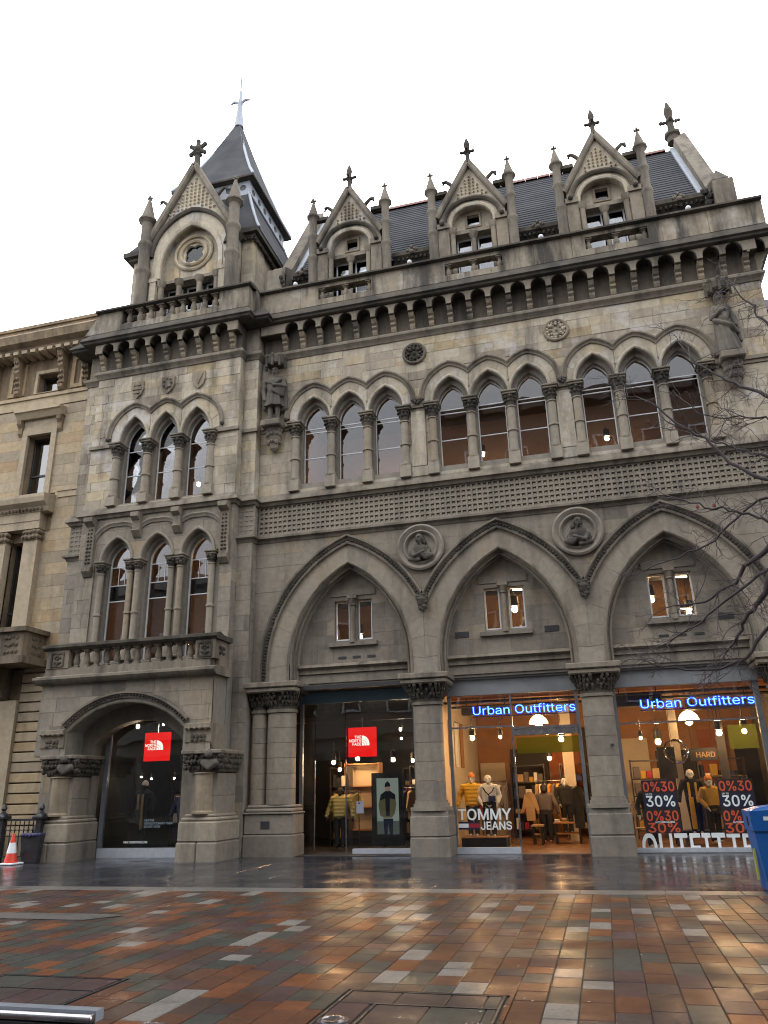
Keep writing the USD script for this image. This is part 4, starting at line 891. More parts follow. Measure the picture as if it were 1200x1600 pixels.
# ---------------- tower top
def tower():
    yf, xc = -.2, -11.4
    rect = sbox(-14.0, 15.2, -9.5, 19.3)
    t = part(G, 'tower_block', bx(-14.0, -9.5, .6, 5.6, 15.2, 19.25), m_up, tint=.6)
    for k, (za, zb) in enumerate(zip(levels(15.3, 19.2, .48)[:-1], levels(15.3, 19.2, .48)[1:])):
        STONES.append((bx(-9.86, -9.5, .56, .62, za+.004, zb-.004), .2, rnd.uniform(.3, .9), m_up))
        STONES.append((bx(-9.52, -9.46, .6, 1.5, za+.004, zb-.004), .2, rnd.uniform(.3, .9), m_up))
        STONES.append((bx(-14.02, -13.1, .56, .62, za+.004, zb-.004), .2, rnd.uniform(.2, .6), m_up))
    part(t, 'eaves', cat([bx(-14.15, -9.35, .42, 5.8, 19.1, 19.22), bx(-14.3, -9.22, .3, 5.9, 19.222, 19.4)]), m_soot, tint=.5)
    part(t, 'eaves_carving', blobs([(x, .44, 19.05) for x in np.arange(-9.95, -9.35, .12)] + [(-9.36, y, 19.05) for y in np.arange(.5, 3, .12)], .06, 3), m_soot, tint=.5)
    # gable front
    hs = Polygon([(xc-1.5, 15.2), (xc+1.5, 15.2), (xc+1.5, 19.3), (xc, 22.0), (xc-1.5, 19.3)])
    inn = arch_poly(xc, 1.12, 15.2, 18.1, 19.62, 10); qf = unary_union([Point(xc+.19*math.cos(a), 18.6+.19*math.sin(a)).buffer(.2) for a in np.linspace(0, 6.283, 5)[:-1]+math.pi/4] + [Point(xc, 18.6).buffer(.2)])
    gf = part(G, 'tower_gable', cat([prism(hs.difference(inn), yf+.02, yf+.3), prism(hs.intersection(sbox(-20, 17.5, 0, 30)).difference(qf), yf+.305, yf+.42), prism(hs.difference(sbox(xc-1.1, 15, xc+1.1, 19)), yf+.42, 1.2)]), m_up, tint=.55)
    part(gf, 'hood_mould', sweep([(xc-1.42, 18.5)]+pointed(xc, 1.42, 18.5, 20.15, 10)+[(xc+1.42, 18.5)], [(-.07, yf+.04), (-.06, yf-.06), (0, yf-.1), (.05, yf-.1), (.06, yf+.04)]), m_soot, smooth=35, tint=.6)
    part(gf, 'arch_moulding', sweep([(xc-1.12, 17.6)]+pointed(xc, 1.12, 18.1, 19.62, 10)+[(xc+1.12, 17.6)], [(-.08, yf+.06), (-.06, yf), (.02, yf-.03), (.1, yf-.02), (.1, yf+.06)]), m_up, smooth=35, tint=.6)
    gd = Polygon([(xc-1.4, 19.1), (xc-1.4, 19.35), (xc, 21.85), (xc+1.4, 19.35), (xc+1.4, 19.1)]).difference(arch_poly(xc, 1.49, 15, 18.5, 20.24, 10)).buffer(-.02)
    part(gf, 'diaper_panel', gable_diaper(gd, yf-.02, .15), m_up, tint=.7, kind='stuff')
    for r0, r1, n in ((.72, .62, 'oculus_ring'), (.52, .45, 'oculus_ring')):
        circ = [(xc+r0*math.cos(a), 18.6+r0*math.sin(a)) for a in np.linspace(0, 6.2832, 33)[:-1]]
        part(gf, n, sweep(circ[::-1], [(0, yf+.32), (0, yf+.24), (-.05, yf+.2), (-.1, yf+.24), (-.1, yf+.32)], closed=True), m_up, smooth=40, tint=.75)
    part(gf, 'pane', prism(qf.buffer(.02), yf+.38, yf+.384), m_pane)
    for sx in (-1, 1):
        rk = [(xc+sx*1.62, 19.05), (xc+sx*.02, 22.05)]
        part(gf, 'raking_coping', sweep(rk if sx < 0 else rk[::-1], [(-.12, yf-.1), (-.07, yf-.16), (.06, yf-.16), (.1, yf-.06), (.1, yf+.6), (-.12, yf+.6)]), m_trim, tint=.35)
        part(gf, 'crocket', crocket(xc+sx*.92, yf-.02, 20.55, sx), m_soot, smooth=True, tint=.6)
        pinnacle(gf, xc+sx*1.62, yf-.12, 15.9, 19.95, 21.1, .19)
        part(gf, 'trefoil_panel', prism(arch_poly(xc+sx*.72, .24, 17.55, 17.9, 18.15, 6), yf+.26, yf+.31), m_up, tint=.9)
        part(gf, 'jamb', cat([bx(min(xc+sx*1.36, xc+sx*1.14), max(xc+sx*1.36, xc+sx*1.14), yf-.06, yf+.02, 15.4, 17.45), bx(min(xc+sx*1.4, xc+sx*1.1), max(xc+sx*1.4, xc+sx*1.1), yf-.08, yf+.02, 17.45, 17.6)]), m_up, tint=.4)
        part(gf, 'colonnette', lathe([(.1, 15.4), (.1, 17.25), (.13, 17.28), (.17, 17.44), (.18, 17.48)], xc+sx*1.02, yf+.1, 10), m_trim, smooth=40, tint=.6)
        part(gf, 'colonnette', lathe([(.09, 15.4), (.09, 17.25), (.12, 17.28), (.17, 17.42), (.18, 17.46)], xc+sx*.37, yf+.14, 10), m_trim, smooth=40, tint=.6)
    part(gf, 'lintel', bx(xc-1.1, xc+1.1, yf+.1, yf+.42, 17.4, 17.52), m_trim, tint=.55)
    for dx in (-.72, 0, .72):
        wr = sbox(xc+dx-.28, 15.4, xc+dx+.28, 17.4)
        part(gf, 'window_frame', cat([prism(wr.difference(wr.buffer(-.05)), yf+.5, yf+.55), bx(xc+dx-.26, xc+dx+.26, yf+.5, yf+.54, 16.5, 16.55)]), m_white)
        part(gf, 'pane', prism(wr.buffer(-.04), yf+.52, yf+.525), m_pane)
    part(gf, 'room_back', bx(xc-1.4, xc+1.4, 1.15, 1.2, 15.2, 19), m_darkpaint)
    F = [lathe([(.14, 22.0), (.1, 22.3), (.09, 22.55), (.16, 22.62), (.1, 22.7)], xc, yf+.05, 8)]
    for a in np.linspace(math.pi/2, math.pi*2.5, 7)[:-1]:
        F.append(tube([(xc, yf+.05, 22.85), (xc+.26*math.cos(a), yf+.05, 22.85+.3*math.sin(a))], [.09, .07], 6)); F.append(ball((xc+.3*math.cos(a), yf+.05, 22.85+.36*math.sin(a)), .085, 0))
    F.append(ball((xc, yf+.05, 22.85), .15, 1)); part(gf, 'finial', cat(F), m_soot, tint=.5)
    # roof
    E0 = [(-14.4, .4), (-9.2, .4), (-9.2, 5.9), (-14.4, 5.9)]; E1 = [(-12.75, 1.05), (-9.95, 1.05), (-9.95, 4.25), (-12.75, 4.25)]
    E2 = [(-12.95, .85), (-9.73, .85), (-9.73, 4.45), (-12.95, 4.45)]; AP = (-11.35, 2.7, 26.95)
    def frust(A, za, B, zb, n):
        ms = []
        for k in range(n):
            u0, u1 = k/n, (k+1)/n
            fl = lambda u: u**1.18
            P0 = [(a[0]+(b[0]-a[0])*u0, a[1]+(b[1]-a[1])*u0, za+(zb-za)*fl(u0)) for a, b in zip(A, B)]
            P1 = [(a[0]+(b[0]-a[0])*u1, a[1]+(b[1]-a[1])*u1, za+(zb-za)*fl(u1)+.02) for a, b in zip(A, B)]
            ms.append(hexa(P0, P1))
        return cat(ms)
    rf = part(G, 'tower_roof', frust(E0, 19.4, E1, 21.55, 12), m_slate)
    part(rf, 'tower_spire', frust(E2, 22.25, [(AP[0]-.05, AP[1]-.05), (AP[0]+.05, AP[1]-.05), (AP[0]+.05, AP[1]+.05), (AP[0]-.05, AP[1]+.05)], 26.95, 22), m_slate)
    part(rf, 'louvre_band', bx(-12.75, -9.95, 1.05, 4.25, 21.5, 22.2), m_lead)
    part(rf, 'spire_eaves', bx(-12.97, -9.71, .83, 4.47, 22.18, 22.26), m_soot, tint=.4)
    holes = [lathe([(.12, 0), (.12, .02)], 0, 0, 12)]
    for k in range(6):
        v, f = holes[0]
        part(rf, 'louvre_hole', (np.stack([-9.96+v[:, 2], 1.4+.5*k+v[:, 0], 21.9+v[:, 1]], 1), f), m_black)
        if k < 5: part(rf, 'louvre_hole', (np.stack([-12.4+.55*k+v[:, 0], 1.06-v[:, 2], 21.9+v[:, 1]], 1), f), m_black)
    for (a, za), (b, zb) in (((E0[1], 19.42), (E1[1], 21.6)), ((E2[1], 22.27), (AP, 26.9)), ((E2[0], 22.27), (AP, 26.9)), ((E0[2], 19.42), (E1[2], 21.6)), ((E2[2], 22.27), (AP, 26.9))):
        n = 6; pts = [(a[0]+(b[0]-a[0])*u, a[1]+(b[1]-a[1])*u, za+(zb-za)*(u**1.18)) for u in np.linspace(0, 1, n)]
        part(rf, 'lead_hip', tube(pts, .055, 6), m_lead, smooth=True)
    part(rf, 'lead_hip', tube([(-9.93, 1.0, 21.58), (-9.93, 4.3, 21.58)], .06, 6), m_lead, smooth=True)
    part(rf, 'spire_finial', cat([lathe([(.2, 26.7), (.15, 27.2), (.09, 27.9), (.12, 28.0), (.07, 28.1), (.05, 28.6), (.03, 28.7), (.022, 29.9), (.005, 30.0)], AP[0], AP[1], 8)] + [tube([(AP[0], AP[1], 28.0), (AP[0]+.25*sx, AP[1], 28.15), (AP[0]+.42*sx, AP[1], 28.08)], [.05, .06, .03], 6) for sx in (-1, 1)]), m_lead, smooth=35)
tower()

# rooms behind the upper windows
m_roomdk = plain('room_wall_dark', (0.09, 0.08, 0.08), .8)
m_roompk = plain('room_wall_pink', (0.42, 0.3, 0.27), .8)
m_floor = plain('room_floor', (0.2, 0.13, 0.08), .6)
part(G, 'upper_room', cat([bx(-8.6, 5.3, 5.0, 5.1, 9.3, 13.8), bx(-8.6, -8.5, .5, 5, 9.3, 13.4), bx(5.2, 5.3, .5, 5, 9.3, 13.4)]), m_roompk)
part(G, 'upper_room_ceiling', bx(-8.6, 5.3, .5, 5.0, 13.3, 13.4), m_roomdk); part(G, 'tower_room_ceiling', bx(-13.9, -9.2, -.1, 3.0, 13.0, 13.1), m_roomdk)
part(G, 'upper_room_floor', bx(-8.6, 5.3, .5, 5.0, 9.2, 9.35), m_floor)
part(G, 'tower_room', cat([bx(-13.9, -9.2, 3.0, 3.1, 4.3, 13.8), bx(-13.9, -9.2, -.1, 3.0, 9.1, 9.3), bx(-13.9, -13.8, -.1, 3, 4.3, 13), bx(-9.3, -9.2, -.1, 3, 4.3, 13)]), m_roompk)
part(G, 'tower_room_floor', bx(-13.9, -9.2, -.1, 3.0, 4.2, 4.35), m_floor)
m_mezz = plain('mezzanine_wall', (.2, .115, .055), .8, 0, .3, 1.5)
part(G, 'mezzanine_room', cat([bx(-8.6, 5.3, 4.4, 4.5, 4.2, 8.0), bx(-8.6, 5.3, .8, 4.4, 7.3, 7.4), bx(-8.6, 5.3, .8, 4.4, 4.2, 4.3)]), m_mezz)
for k in range(22): part(G, 'mezzanine_joist', bx(-8.2+.62*k, -8.08+.62*k, .85, 4.39, 7.0, 7.299), m_darkpaint)
for y_ in (1.6, 3.1): part(G, 'mezzanine_beam', bx(-8.5, 5.2, y_, y_+.16, 6.75, 6.98), m_darkpaint)

# ---------------- emit the collected blocks
STONES.sort(key=lambda s: -s[1])
vis = STONES[:300]
for m_, a_, t_, mt_ in vis: part(G, 'stone', m_, mt_, tint=t_)
for mt_, nm in ((m_up, 'small_stones'), (m_low, 'small_stones')):
    rest = [s for s in STONES[300:] if s[3] is mt_]
    if rest:
        tn = np.concatenate([np.full(len(tris(s[0])[0]), s[2]) for s in rest])
        part(G, nm, cat([s[0] for s in rest]), mt_, tint=tn, kind='stuff')
NST = len(STONES); STONES.clear()

ORD = ('first', 'second', 'third', 'fourth', 'fifth', 'sixth', 'seventh')

EXPO = 2.0**cam.GetExposureAttr().Get()
def glow(name, col, v): return emit(name, col, v/EXPO)
# closing walls round the tower foot
part(G, 'lower_wall', bx(-14.0, -13.3, -.59, .2, -.05, 4.3), m_joint, tint=.3)
part(G, 'lower_wall', bx(-9.7, -9.12, -.59, .2, -.05, 4.3), m_joint, tint=.3)
part(G, 'lower_wall', bx(XR-.02, XR+.0, .3, 8, 4.12, 15.2), m_low, tint=.3)

# ================================================================== neighbouring building on the left
YL = .12
L = thing('neighbouring_building', 'warm tan classical stone building left of the tower with sash windows and bracketed cornice', 'building', (-18, YL, 0))
def lst(region, courses, ln, seed, n0=0):
    global STONES
    ashlar(region, YL, courses, ln, seed, m_left, .1, .95)
LW = [(-17.0, -16.1, 9.95, 12.62), (-16.95, -16.12, 14.2, 14.92), (-17.1, -16.45, 4.6, 8.95), (-20.6, -19.7, 9.95, 12.62), (-20.55, -19.72, 14.2, 14.92), (-20.7, -20.05, 4.6, 8.95)]
wop = unary_union([sbox(a, c, b, d) for a, b, c, d in LW])
wall = sbox(-23, -.1, -14.55, 15.7)
part(L, 'wall', prism(wall.difference(wop), YL+.05, YL+.5), m_leftdk, tint=.8)
reg = sbox(-22.5, 4.9, -14.62, 13.62).difference(unary_union([sbox(a-.2, c-.1, b+.2, d+.9) for a, b, c, d in LW])).difference(sbox(-22, 9.2, -15.7, 10.5)).difference(sbox(-22, 4, -15.95, 9.3))
lst(reg, levels(4.9, 13.62, .36), .95, 81)
STONES.sort(key=lambda s: -s[1])
for m_, a_, t_, mt_ in STONES[:280]: part(L, 'stone', m_, mt_, tint=t_)
STONES.clear()
g = random.Random(5)
for k in range(16):
    z = .5+.272*k
    part(L, 'rusticated_course', cbx(-15.93, -14.62, YL-.06, YL+.06, z+.018, z+.272-.018, .012), m_left, tint=g.uniform(.2, .9))
part(L, 'plinth', bx(-23, -14.62, YL-.1, YL+.06, -.05, .5), m_leftdk, tint=.6)
part(L, 'ground_floor_pilaster', cat([bx(-16.9, -15.94, YL-.16, YL+.06, .5, 4.1), bx(-17.0, -15.86, YL-.22, YL+.06, 0, .62)]), m_left, tint=.45)
for k in range(2):
    dx = -3.6*k
    for j, (a, b, c, d) in enumerate(LW[:3]):
        r = sbox(a+dx, c, b+dx, d)
        w = part(L, 'sash_window', cat([prism(r.difference(r.buffer(-.05)), YL+.3, YL+.36), bx(a+dx, b+dx, YL+.29, YL+.35, c+(d-c)*.5-.03, c+(d-c)*.5+.03)] if j != 1 else [prism(r.difference(r.buffer(-.05)), YL+.3, YL+.36)]), m_darkpaint)
        part(w, 'pane', prism(r.buffer(-.04), YL+.33, YL+.335), m_panesky)
        part(L, 'room', bx(a+dx-.3, b+dx+.3, YL+1.5, YL+1.6, c-.3, d+.3), m_roomdk)
    a, b, c, d = LW[0]; a += dx; b += dx
    part(L, 'window_architrave', cat([bx(a-.2, a-.003, YL-.07, YL+.06, c, d), bx(b+.003, b+.2, YL-.07, YL+.06, c, d), bx(a-.2, b+.2, YL-.07, YL+.06, d+.003, d+.2), bx(a-.2, b+.2, YL-.04, YL+.06, d+.203, d+.55)]), m_left, tint=.35)
    part(L, 'window_hood', cat([prism_x(Polygon([(YL+.06, d+.56), (YL-.16, d+.56), (YL-.3, d+.72), (YL-.36, d+.74), (YL-.36, d+.82), (YL+.06, d+.9)]), a-.42, b+.42)]), m_left, tint=.6)
    for x in (a-.3, b+.3): part(L, 'console', cat([prism_x(Polygon([(YL, d+.56), (YL-.2, d+.56), (YL-.2, d+.4), (YL-.1, d+.3), (YL-.1, d+.1), (YL, d)]), x-.08, x+.08)]), m_leftdk, tint=.8)
    part(L, 'window_sill', bx(a-.3, b+.3, YL-.08, YL+.3, c-.12, c-.002), m_left, tint=.4)
    a, b, c, d = LW[1]; a += dx; b += dx
    part(L, 'attic_architrave', prism(sbox(a-.1, c-.02, b+.1, d+.12).difference(sbox(a, c, b, d)), YL-.03, YL+.06), m_left, tint=.5)
    for x0, x1 in ((a-1.15, a-.5), (b+.45, b+.95)):
        part(L, 'frieze_panel', prism(sbox(x0, 14.2, x1, 15.4).difference(sbox(x0+.14, 14.34, x1-.14, 15.26)), YL-.02, YL+.055), m_left, tint=.85)
    for x in (a-.78+.1, b+.2, b+1.12):
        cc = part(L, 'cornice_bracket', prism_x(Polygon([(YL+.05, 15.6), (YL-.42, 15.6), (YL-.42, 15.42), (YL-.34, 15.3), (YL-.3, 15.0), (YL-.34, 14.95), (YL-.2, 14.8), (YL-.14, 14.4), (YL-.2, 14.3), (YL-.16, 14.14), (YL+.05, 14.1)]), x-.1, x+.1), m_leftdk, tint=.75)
        part(cc, 'acanthus', blobs([(x+dx2, YL-.36+.2*t, 15.3-1.1*t) for t in np.linspace(0, 1, 7) for dx2 in (-.05, .05)], .055, 3), m_leftdk, tint=.5)
    a, b, c, d = LW[2]; a += dx; b += dx
    for x in (a-.25, b+.25):
        pl = part(L, 'pilaster', cat([bx(x-.25, x+.25, YL-.2, YL+.1, 5.0, 8.9)]), m_left, tint=.5)
        part(pl, 'capital', cat([bx(x-.26, x+.26, YL-.22, YL+.1, 8.9, 9.25), blobs([(x+q, YL-.24+.02*(z > 9.1), z) for q in np.linspace(-.26, .26, 5) for z in (9.0, 9.17)] + [(x+.27, y, z) for y in (YL-.15, YL) for z in (9.0, 9.17)], .075, 7)]), m_leftdk, tint=.6)
    part(L, 'entablature', cat([bx(a-.55, b+.52, YL-.24, YL+.06, 9.27, 9.52), bx(a-.55, b+.52, YL-.26, YL+.06, 9.522, 9.8), prism_x(Polygon([(YL+.06, 9.8), (YL-.28, 9.8), (YL-.34, 9.95), (YL-.5, 10.05), (YL-.54, 10.2), (YL-.54, 10.3), (YL+.06, 10.42)]), a-.75, b+.8)]), m_left, tint=.4)
    part(L, 'entablature_carving', blobs([(xx, YL-.32, 9.88) for xx in np.arange(a-.6, b+.6, .13)], .06, 6), m_leftdk, tint=.5)
    bc = part(L, 'balcony', cat([bx(a-.7, b+1.13, YL-.95, YL-.71, 5.2, 5.9), bx(b+.89, b+1.13, YL-.708, YL+.06, 5.2, 5.9), bx(a-.8, b+1.23, YL-1.05, YL+.06, 5.9, 6.03), bx(a-.85, b+1.27, YL-1.07, YL+.06, 5.0, 5.2)]), m_leftdk, tint=.4)
    part(bc, 'carved_panel', cat([blobs([(x, YL-.96, 5.55+z) for x in np.arange(b+.55, b+.95, .12) for z in (-.2, 0, .2)], .07, 7, (1, .5, 1)), blobs([(b+1.14, YL-.4+y, 5.55+z) for y in (-.15, 0, .15) for z in (-.2, 0, .2)], .07, 7, (.5, 1, 1))]), m_leftdk, tint=.1)
    part(bc, 'balcony_bracket', cat([prism_x(Polygon([(YL+.05, 5.0), (YL-.95, 5.0), (YL-.9, 4.75), (YL-.5, 4.6), (YL-.3, 4.2), (YL+.05, 4.05)]), b-.5, b+.1), blobs([(b-.4+.1*i, YL-.3, 4.3) for i in range(5)], .1, 3)]), m_leftdk, tint=.2)
part(L, 'band_course', cat([bx(-15.6, -14.62, YL-.06, YL+.06, 10.5, 10.6), bx(-15.6, -14.62, YL-.03, YL+.06, 10.3, 10.498)]), m_left, tint=.6)
part(L, 'band_course', cat([bx(-23, -14.62, YL-.08, YL+.06, 13.98, 14.1), bx(-23, -14.62, YL-.03, YL+.06, 13.64, 13.978)]), m_left, tint=.6)
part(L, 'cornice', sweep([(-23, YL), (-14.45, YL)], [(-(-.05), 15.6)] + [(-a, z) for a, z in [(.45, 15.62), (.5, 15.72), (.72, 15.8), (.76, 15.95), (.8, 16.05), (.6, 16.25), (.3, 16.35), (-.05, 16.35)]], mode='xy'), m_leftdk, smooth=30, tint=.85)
for k in range(14):
    part(L, 'dentil', bx(-14.9-.33*k-.1, -14.9-.33*k+.1, YL-.55, YL, 15.48, 15.6), m_left, tint=.5)
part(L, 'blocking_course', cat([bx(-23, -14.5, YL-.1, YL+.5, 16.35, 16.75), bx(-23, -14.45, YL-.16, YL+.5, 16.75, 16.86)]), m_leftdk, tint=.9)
part(L, 'roof', bx(-23, -14.6, .6, 8, 15.5, 16.7), m_slate)

# ================================================================== statues
def robe(w0, w1, h, folds, seed, n=48, rows=14, dx=0.0):
    g = np.random.default_rng(seed); ph = g.uniform(0, 6.28, 3); v = []
    for r in range(rows):
        t = r/(rows-1); a = np.linspace(0, 2*math.pi, n, endpoint=False)
        w = w0+(w1-w0)*t; rad = w*(1+.10*(1-t*.6)*np.sin(folds*a+ph[0]+1.4*t)+.05*np.sin((folds*2+1)*a+ph[1]-2*t))
        v.append(np.stack([rad*np.cos(a)+dx*t, .72*rad*np.sin(a), np.full(n, h*t)], 1))
    v = np.vstack(v+[np.array([[0, 0, 0], [dx, 0, h]])]); f = []
    for r in range(rows-1):
        for i in range(n):
            j = (i+1) % n; f += [[r*n+i, r*n+j, (r+1)*n+j], [r*n+i, (r+1)*n+j, (r+1)*n+i]]
    b, t_ = rows*n, rows*n+1
    for i in range(n):
        j = (i+1) % n; f += [[b, j, i], [t_, (rows-1)*n+i, (rows-1)*n+j]]
    return manifold3d.Manifold(manifold3d.Mesh(np.asarray(v, np.float32), np.asarray(f, np.uint32)))
def statue_man():      # 1.6 tall, cloak over the shoulders, bare legs, one arm across the chest
    ms = [bone((-.1, -.02, .06), .065, (-.1, 0, .42), .075), bone((.1, .02, .06), .065, (.09, 0, .42), .075), hull(sph((-.1, -.1, .04), .05), sph((-.1, 0, .05), .06)), hull(sph((.12, -.1, .04), .05), sph((.1, 0, .05), .06)),
          bone((-.1, 0, .42), .08, (-.09, 0, .78), .12), bone((.09, 0, .42), .08, (.09, 0, .78), .12),
          robe(.27, .18, .5, 7, 3).translate((0, 0, .42)), hull(sph((-.15, 0, 1.2), .11), sph((.15, 0, 1.2), .11), sph((0, 0, .85), .17)),
          bone((0, 0, 1.25), .075, (0, -.01, 1.38), .065), bone((-.23, .0, 1.2), .08, (-.3, -.02, .9), .065), bone((-.3, -.02, .9), .062, (-.24, -.1, .64), .05), sph((-.24, -.11, .6), .055),
          bone((.23, 0, 1.2), .08, (.3, -.1, .98), .065), bone((.3, -.1, .98), .06, (.06, -.2, 1.0), .045), sph((.04, -.2, 1.0), .055),
          hull(sph((.22, .05, 1.24), .09), sph((.3, .08, .4), .08), sph((.16, .1, .36), .06)), hull(sph((-.2, .06, 1.22), .09), sph((-.27, .1, .45), .07), sph((-.1, .12, .4), .06)),
          hull(sph((.26, -.08, 1.05), .07), sph((.0, -.17, .85), .04), sph((.24, -.08, .72), .05)), hull(sph((-.2, -.1, 1.16), .05), sph((.2, -.1, 1.18), .05), sph((0, -.12, 1.08), .05))] + head_m((0, -.01, 1.5), .115)
    return smoothed(fuse(ms), .035, 6)
def statue_woman():    # 1.65 tall, long falling dress, arms to the breast, hair or hood
    ms = [robe(.28, .16, .95, 9, 5, dx=-.07), hull(sph((-.15, 0, 1.22), .09), sph((.09, 0, 1.22), .09), sph((-.03, 0, .92), .15)), sph((-.1, -.09, 1.13), .075), sph((.03, -.09, 1.13), .075),
          bone((-.03, 0, 1.26), .06, (-.02, -.02, 1.4), .055), bone((-.2, 0, 1.2), .07, (-.27, -.06, .95), .055), bone((-.27, -.06, .95), .055, (-.1, -.18, 1.06), .042), sph((-.07, -.19, 1.07), .05),
          bone((.13, 0, 1.2), .07, (.18, .0, .95), .056), bone((.18, .0, .95), .055, (.21, -.07, .72), .045), sph((.21, -.08, .68), .055),
          hull(sph((-.22, -.1, .86), .06), sph((.1, -.16, .66), .05), sph((.22, -.04, .5), .06)), hull(sph((.22, .02, .95), .06), sph((.26, .02, .3), .06)), hull(sph((-.02, .03, 1.56), .12), sph((-.02, .08, 1.4), .1))] + head_m((-.02, -.02, 1.53), .112)
    return smoothed(fuse(ms), .035, 6)
def niche(p, x, seed):
    ms = [cbx(x-.3, x+.3, -.5, .02, 11.42, 11.62, .03), lathe([(.05, 10.72), (.12, 10.8), (.16, 10.98), (.2, 11.1), (.22, 11.3), (.27, 11.42)], x, -.12, 10)]
    b = part(G, 'statue_bracket', cat(ms + [blobs([(x+.2*math.cos(a), -.12+.2*math.sin(a), 11.22) for a in np.linspace(math.pi, 2*math.pi, 7)] + [(x+.16*math.cos(a), -.12+.16*math.sin(a), 11.0) for a in np.linspace(math.pi, 2*math.pi, 5)], .07, seed)]), m_trim, tint=.4)
    cn = [lathe([(.26, 13.52), (.3, 13.56), (.3, 13.74), (.22, 13.86), (.1, 13.94)], x, -.14, 8)]
    for a in np.linspace(math.pi*1.02, math.pi*1.98, 5):
        cx, cy = x+.3*math.cos(a), -.14+.3*math.sin(a); cn += [bx(cx-.03, cx+.03, cy-.03, cy+.03, 13.42, 13.72), ball((cx, cy, 13.78), (.06, .06, .1), 0)]
    part(G, 'statue_canopy', cat(cn), m_soot, tint=.7)
niche(G, -8.2, 3); niche(G, 4.27, 4)
s = thing('stone_statue', 'weathered stone statue of a cloaked bare-legged man on the bracket beside the tower', 'statue', (-8.2, -.2, 11.62))
part(s, 'figure', place(statue_man(), -8.2, -.2, 11.66, .1, 1.1), m_statue, smooth=60, tint=.45); part(s, 'statue_base', bx(-8.42, -7.98, -.38, 0, 11.62, 11.68), m_statue, tint=.4)
s = thing('stone_statue', 'weathered stone statue of a woman in a long falling dress near the right corner', 'statue', (4.27, -.2, 11.62))
part(s, 'figure', place(statue_woman(), 4.27, -.2, 11.66, -.05, 1.1), m_statue, smooth=60, tint=.9); part(s, 'statue_base', bx(4.05, 4.5, -.38, 0, 11.62, 11.68), m_statue, tint=.4)

# ================================================================== shopfronts
def frame(nm, boxes, mat):
    for b_ in boxes: part(G, nm, b_, mat)
# dark shop (left bay): doors and glass
frame('shopfront_frame', [bx(-7.56, -7.48, .6, .7, 0, 3.62), bx(-4.52, -4.44, .6, .7, 0, 3.62)], m_frame)
for x in (-7.15, -6.32): part(G, 'shopfront_mullion', bx(x-.012, x+.012, .63, .67, .05, 2.2), m_steel)
for a, b, c, d in ((-7.48, -7.16, .06, 3.62), (-6.31, -4.52, .12, 3.62), (-7.14, -6.33, 2.2, 3.62)): part(G, 'shop_pane', bx(a, b, .645, .655, c, d), m_glass)
part(G, 'shopfront_sill', bx(-6.12, -4.5, .5, .72, .0, .12), m_sill)
part(G, 'shopfront_sill', bx(-12.7, -10.3, -.28, -.1, .0, .22), m_sill)
frame('shopfront_frame', [bx(-12.72, -12.6, -.27, -.17, 0, 3.0), bx(-10.42, -10.3, -.27, -.17, 0, 3.0)], m_frame)
part(G, 'shop_pane', bx(-12.6, -10.42, -.225, -.215, .2, 3.4), m_glass)
# bright shop: display window and doorway, then the right display window
frame('shopfront_frame', [bx(-3.62, -3.54, .6, .72, 0, 3.62), bx(-.5, -.42, .6, .72, 0, 3.62), bx(.38, .46, .6, .72, 0, 3.62), bx(3.5, 3.62, .6, .72, 0, 3.62)], m_frame)
part(G, 'shopfront_mullion', bx(-2.07, -2.03, .62, .68, .0, 3.62), m_steel)
part(G, 'shopfront_transom', bx(-3.54, -2.07, .62, .68, 2.83, 2.87), m_steel); part(G, 'shopfront_transom', bx(.46, 3.5, .62, .68, 2.77, 2.81), m_steel)
part(G, 'door_header', cat([bx(-2.03, -.5, .56, .74, 2.62, 2.76), bx(-2.03, -.5, .54, .76, 2.762, 2.82)]), m_steel)
m_frost = M('frosted_band', {'t': ('transparent_bsdf', {'color': (.8, .85, .6)}), 'd': ('translucent_bsdf', {'color': (.09, .105, .035)}), 'm': ('mix_closure', {'fac': .6})}, [('t.BSDF', 'm.closure1'), ('d.BSDF', 'm.closure2')], 'm.closure')
part(G, 'frosted_pane', bx(-2.03, -.5, 1.2, 1.21, 2.22, 2.6), m_frost); part(G, 'frosted_pane', bx(2.85, 3.46, .9, .91, 2.15, 2.68), m_frost)
for a, b, c, d in ((-3.54, -2.07, .13, 2.83), (-3.54, -2.07, 2.87, 3.62), (-2.03, -.5, 2.82, 3.62), (.46, 3.5, .1, 2.77), (.46, 3.5, 2.81, 3.62)): part(G, 'shop_pane', bx(a, b, .645, .655, c, d), m_glass)
part(G, 'shopfront_sill', bx(-3.58, -2.05, .48, .72, 0, .13), m_sill); part(G, 'shopfront_sill', bx(.4, 3.56, .5, .72, .0, .1), m_sill)
# rooms
m_cream = plain('shop_wall_cream', (.55, .47, .36), .8, 0, .08, 2); m_brown = plain('shop_wall_brown', (.34, .16, .06), .7, 0, .2, 2); m_ceil = plain('shop_ceiling', (.28, .2, .13), .8, 0, .3, 2)
m_wood = plain('shop_floor_wood', (.2, .1, .05), .3, 0, .25, 3); m_dk = plain('shop_dark_wall', (.02, .02, .022), .6, 0, .3, 2)
frame('shop_wall', [bx(-4.05, -3.98, .72, 9.5, 0, 4.1), bx(5.28, 5.32, .72, 9.5, 0, 4.1)], m_cream)
part(G, 'shop_back_wall', bx(-3.98, 5.28, 7.6, 7.7, 0, 4.1), m_brown)
part(G, 'shop_ceiling', bx(-3.98, 5.28, .74, 7.6, 4.0, 4.1), m_ceil)
for k in range(5): part(G, 'ceiling_beam', bx(-3.98, 5.28, 1.3+1.2*k, 1.45+1.2*k, 3.72, 3.999), m_brown)
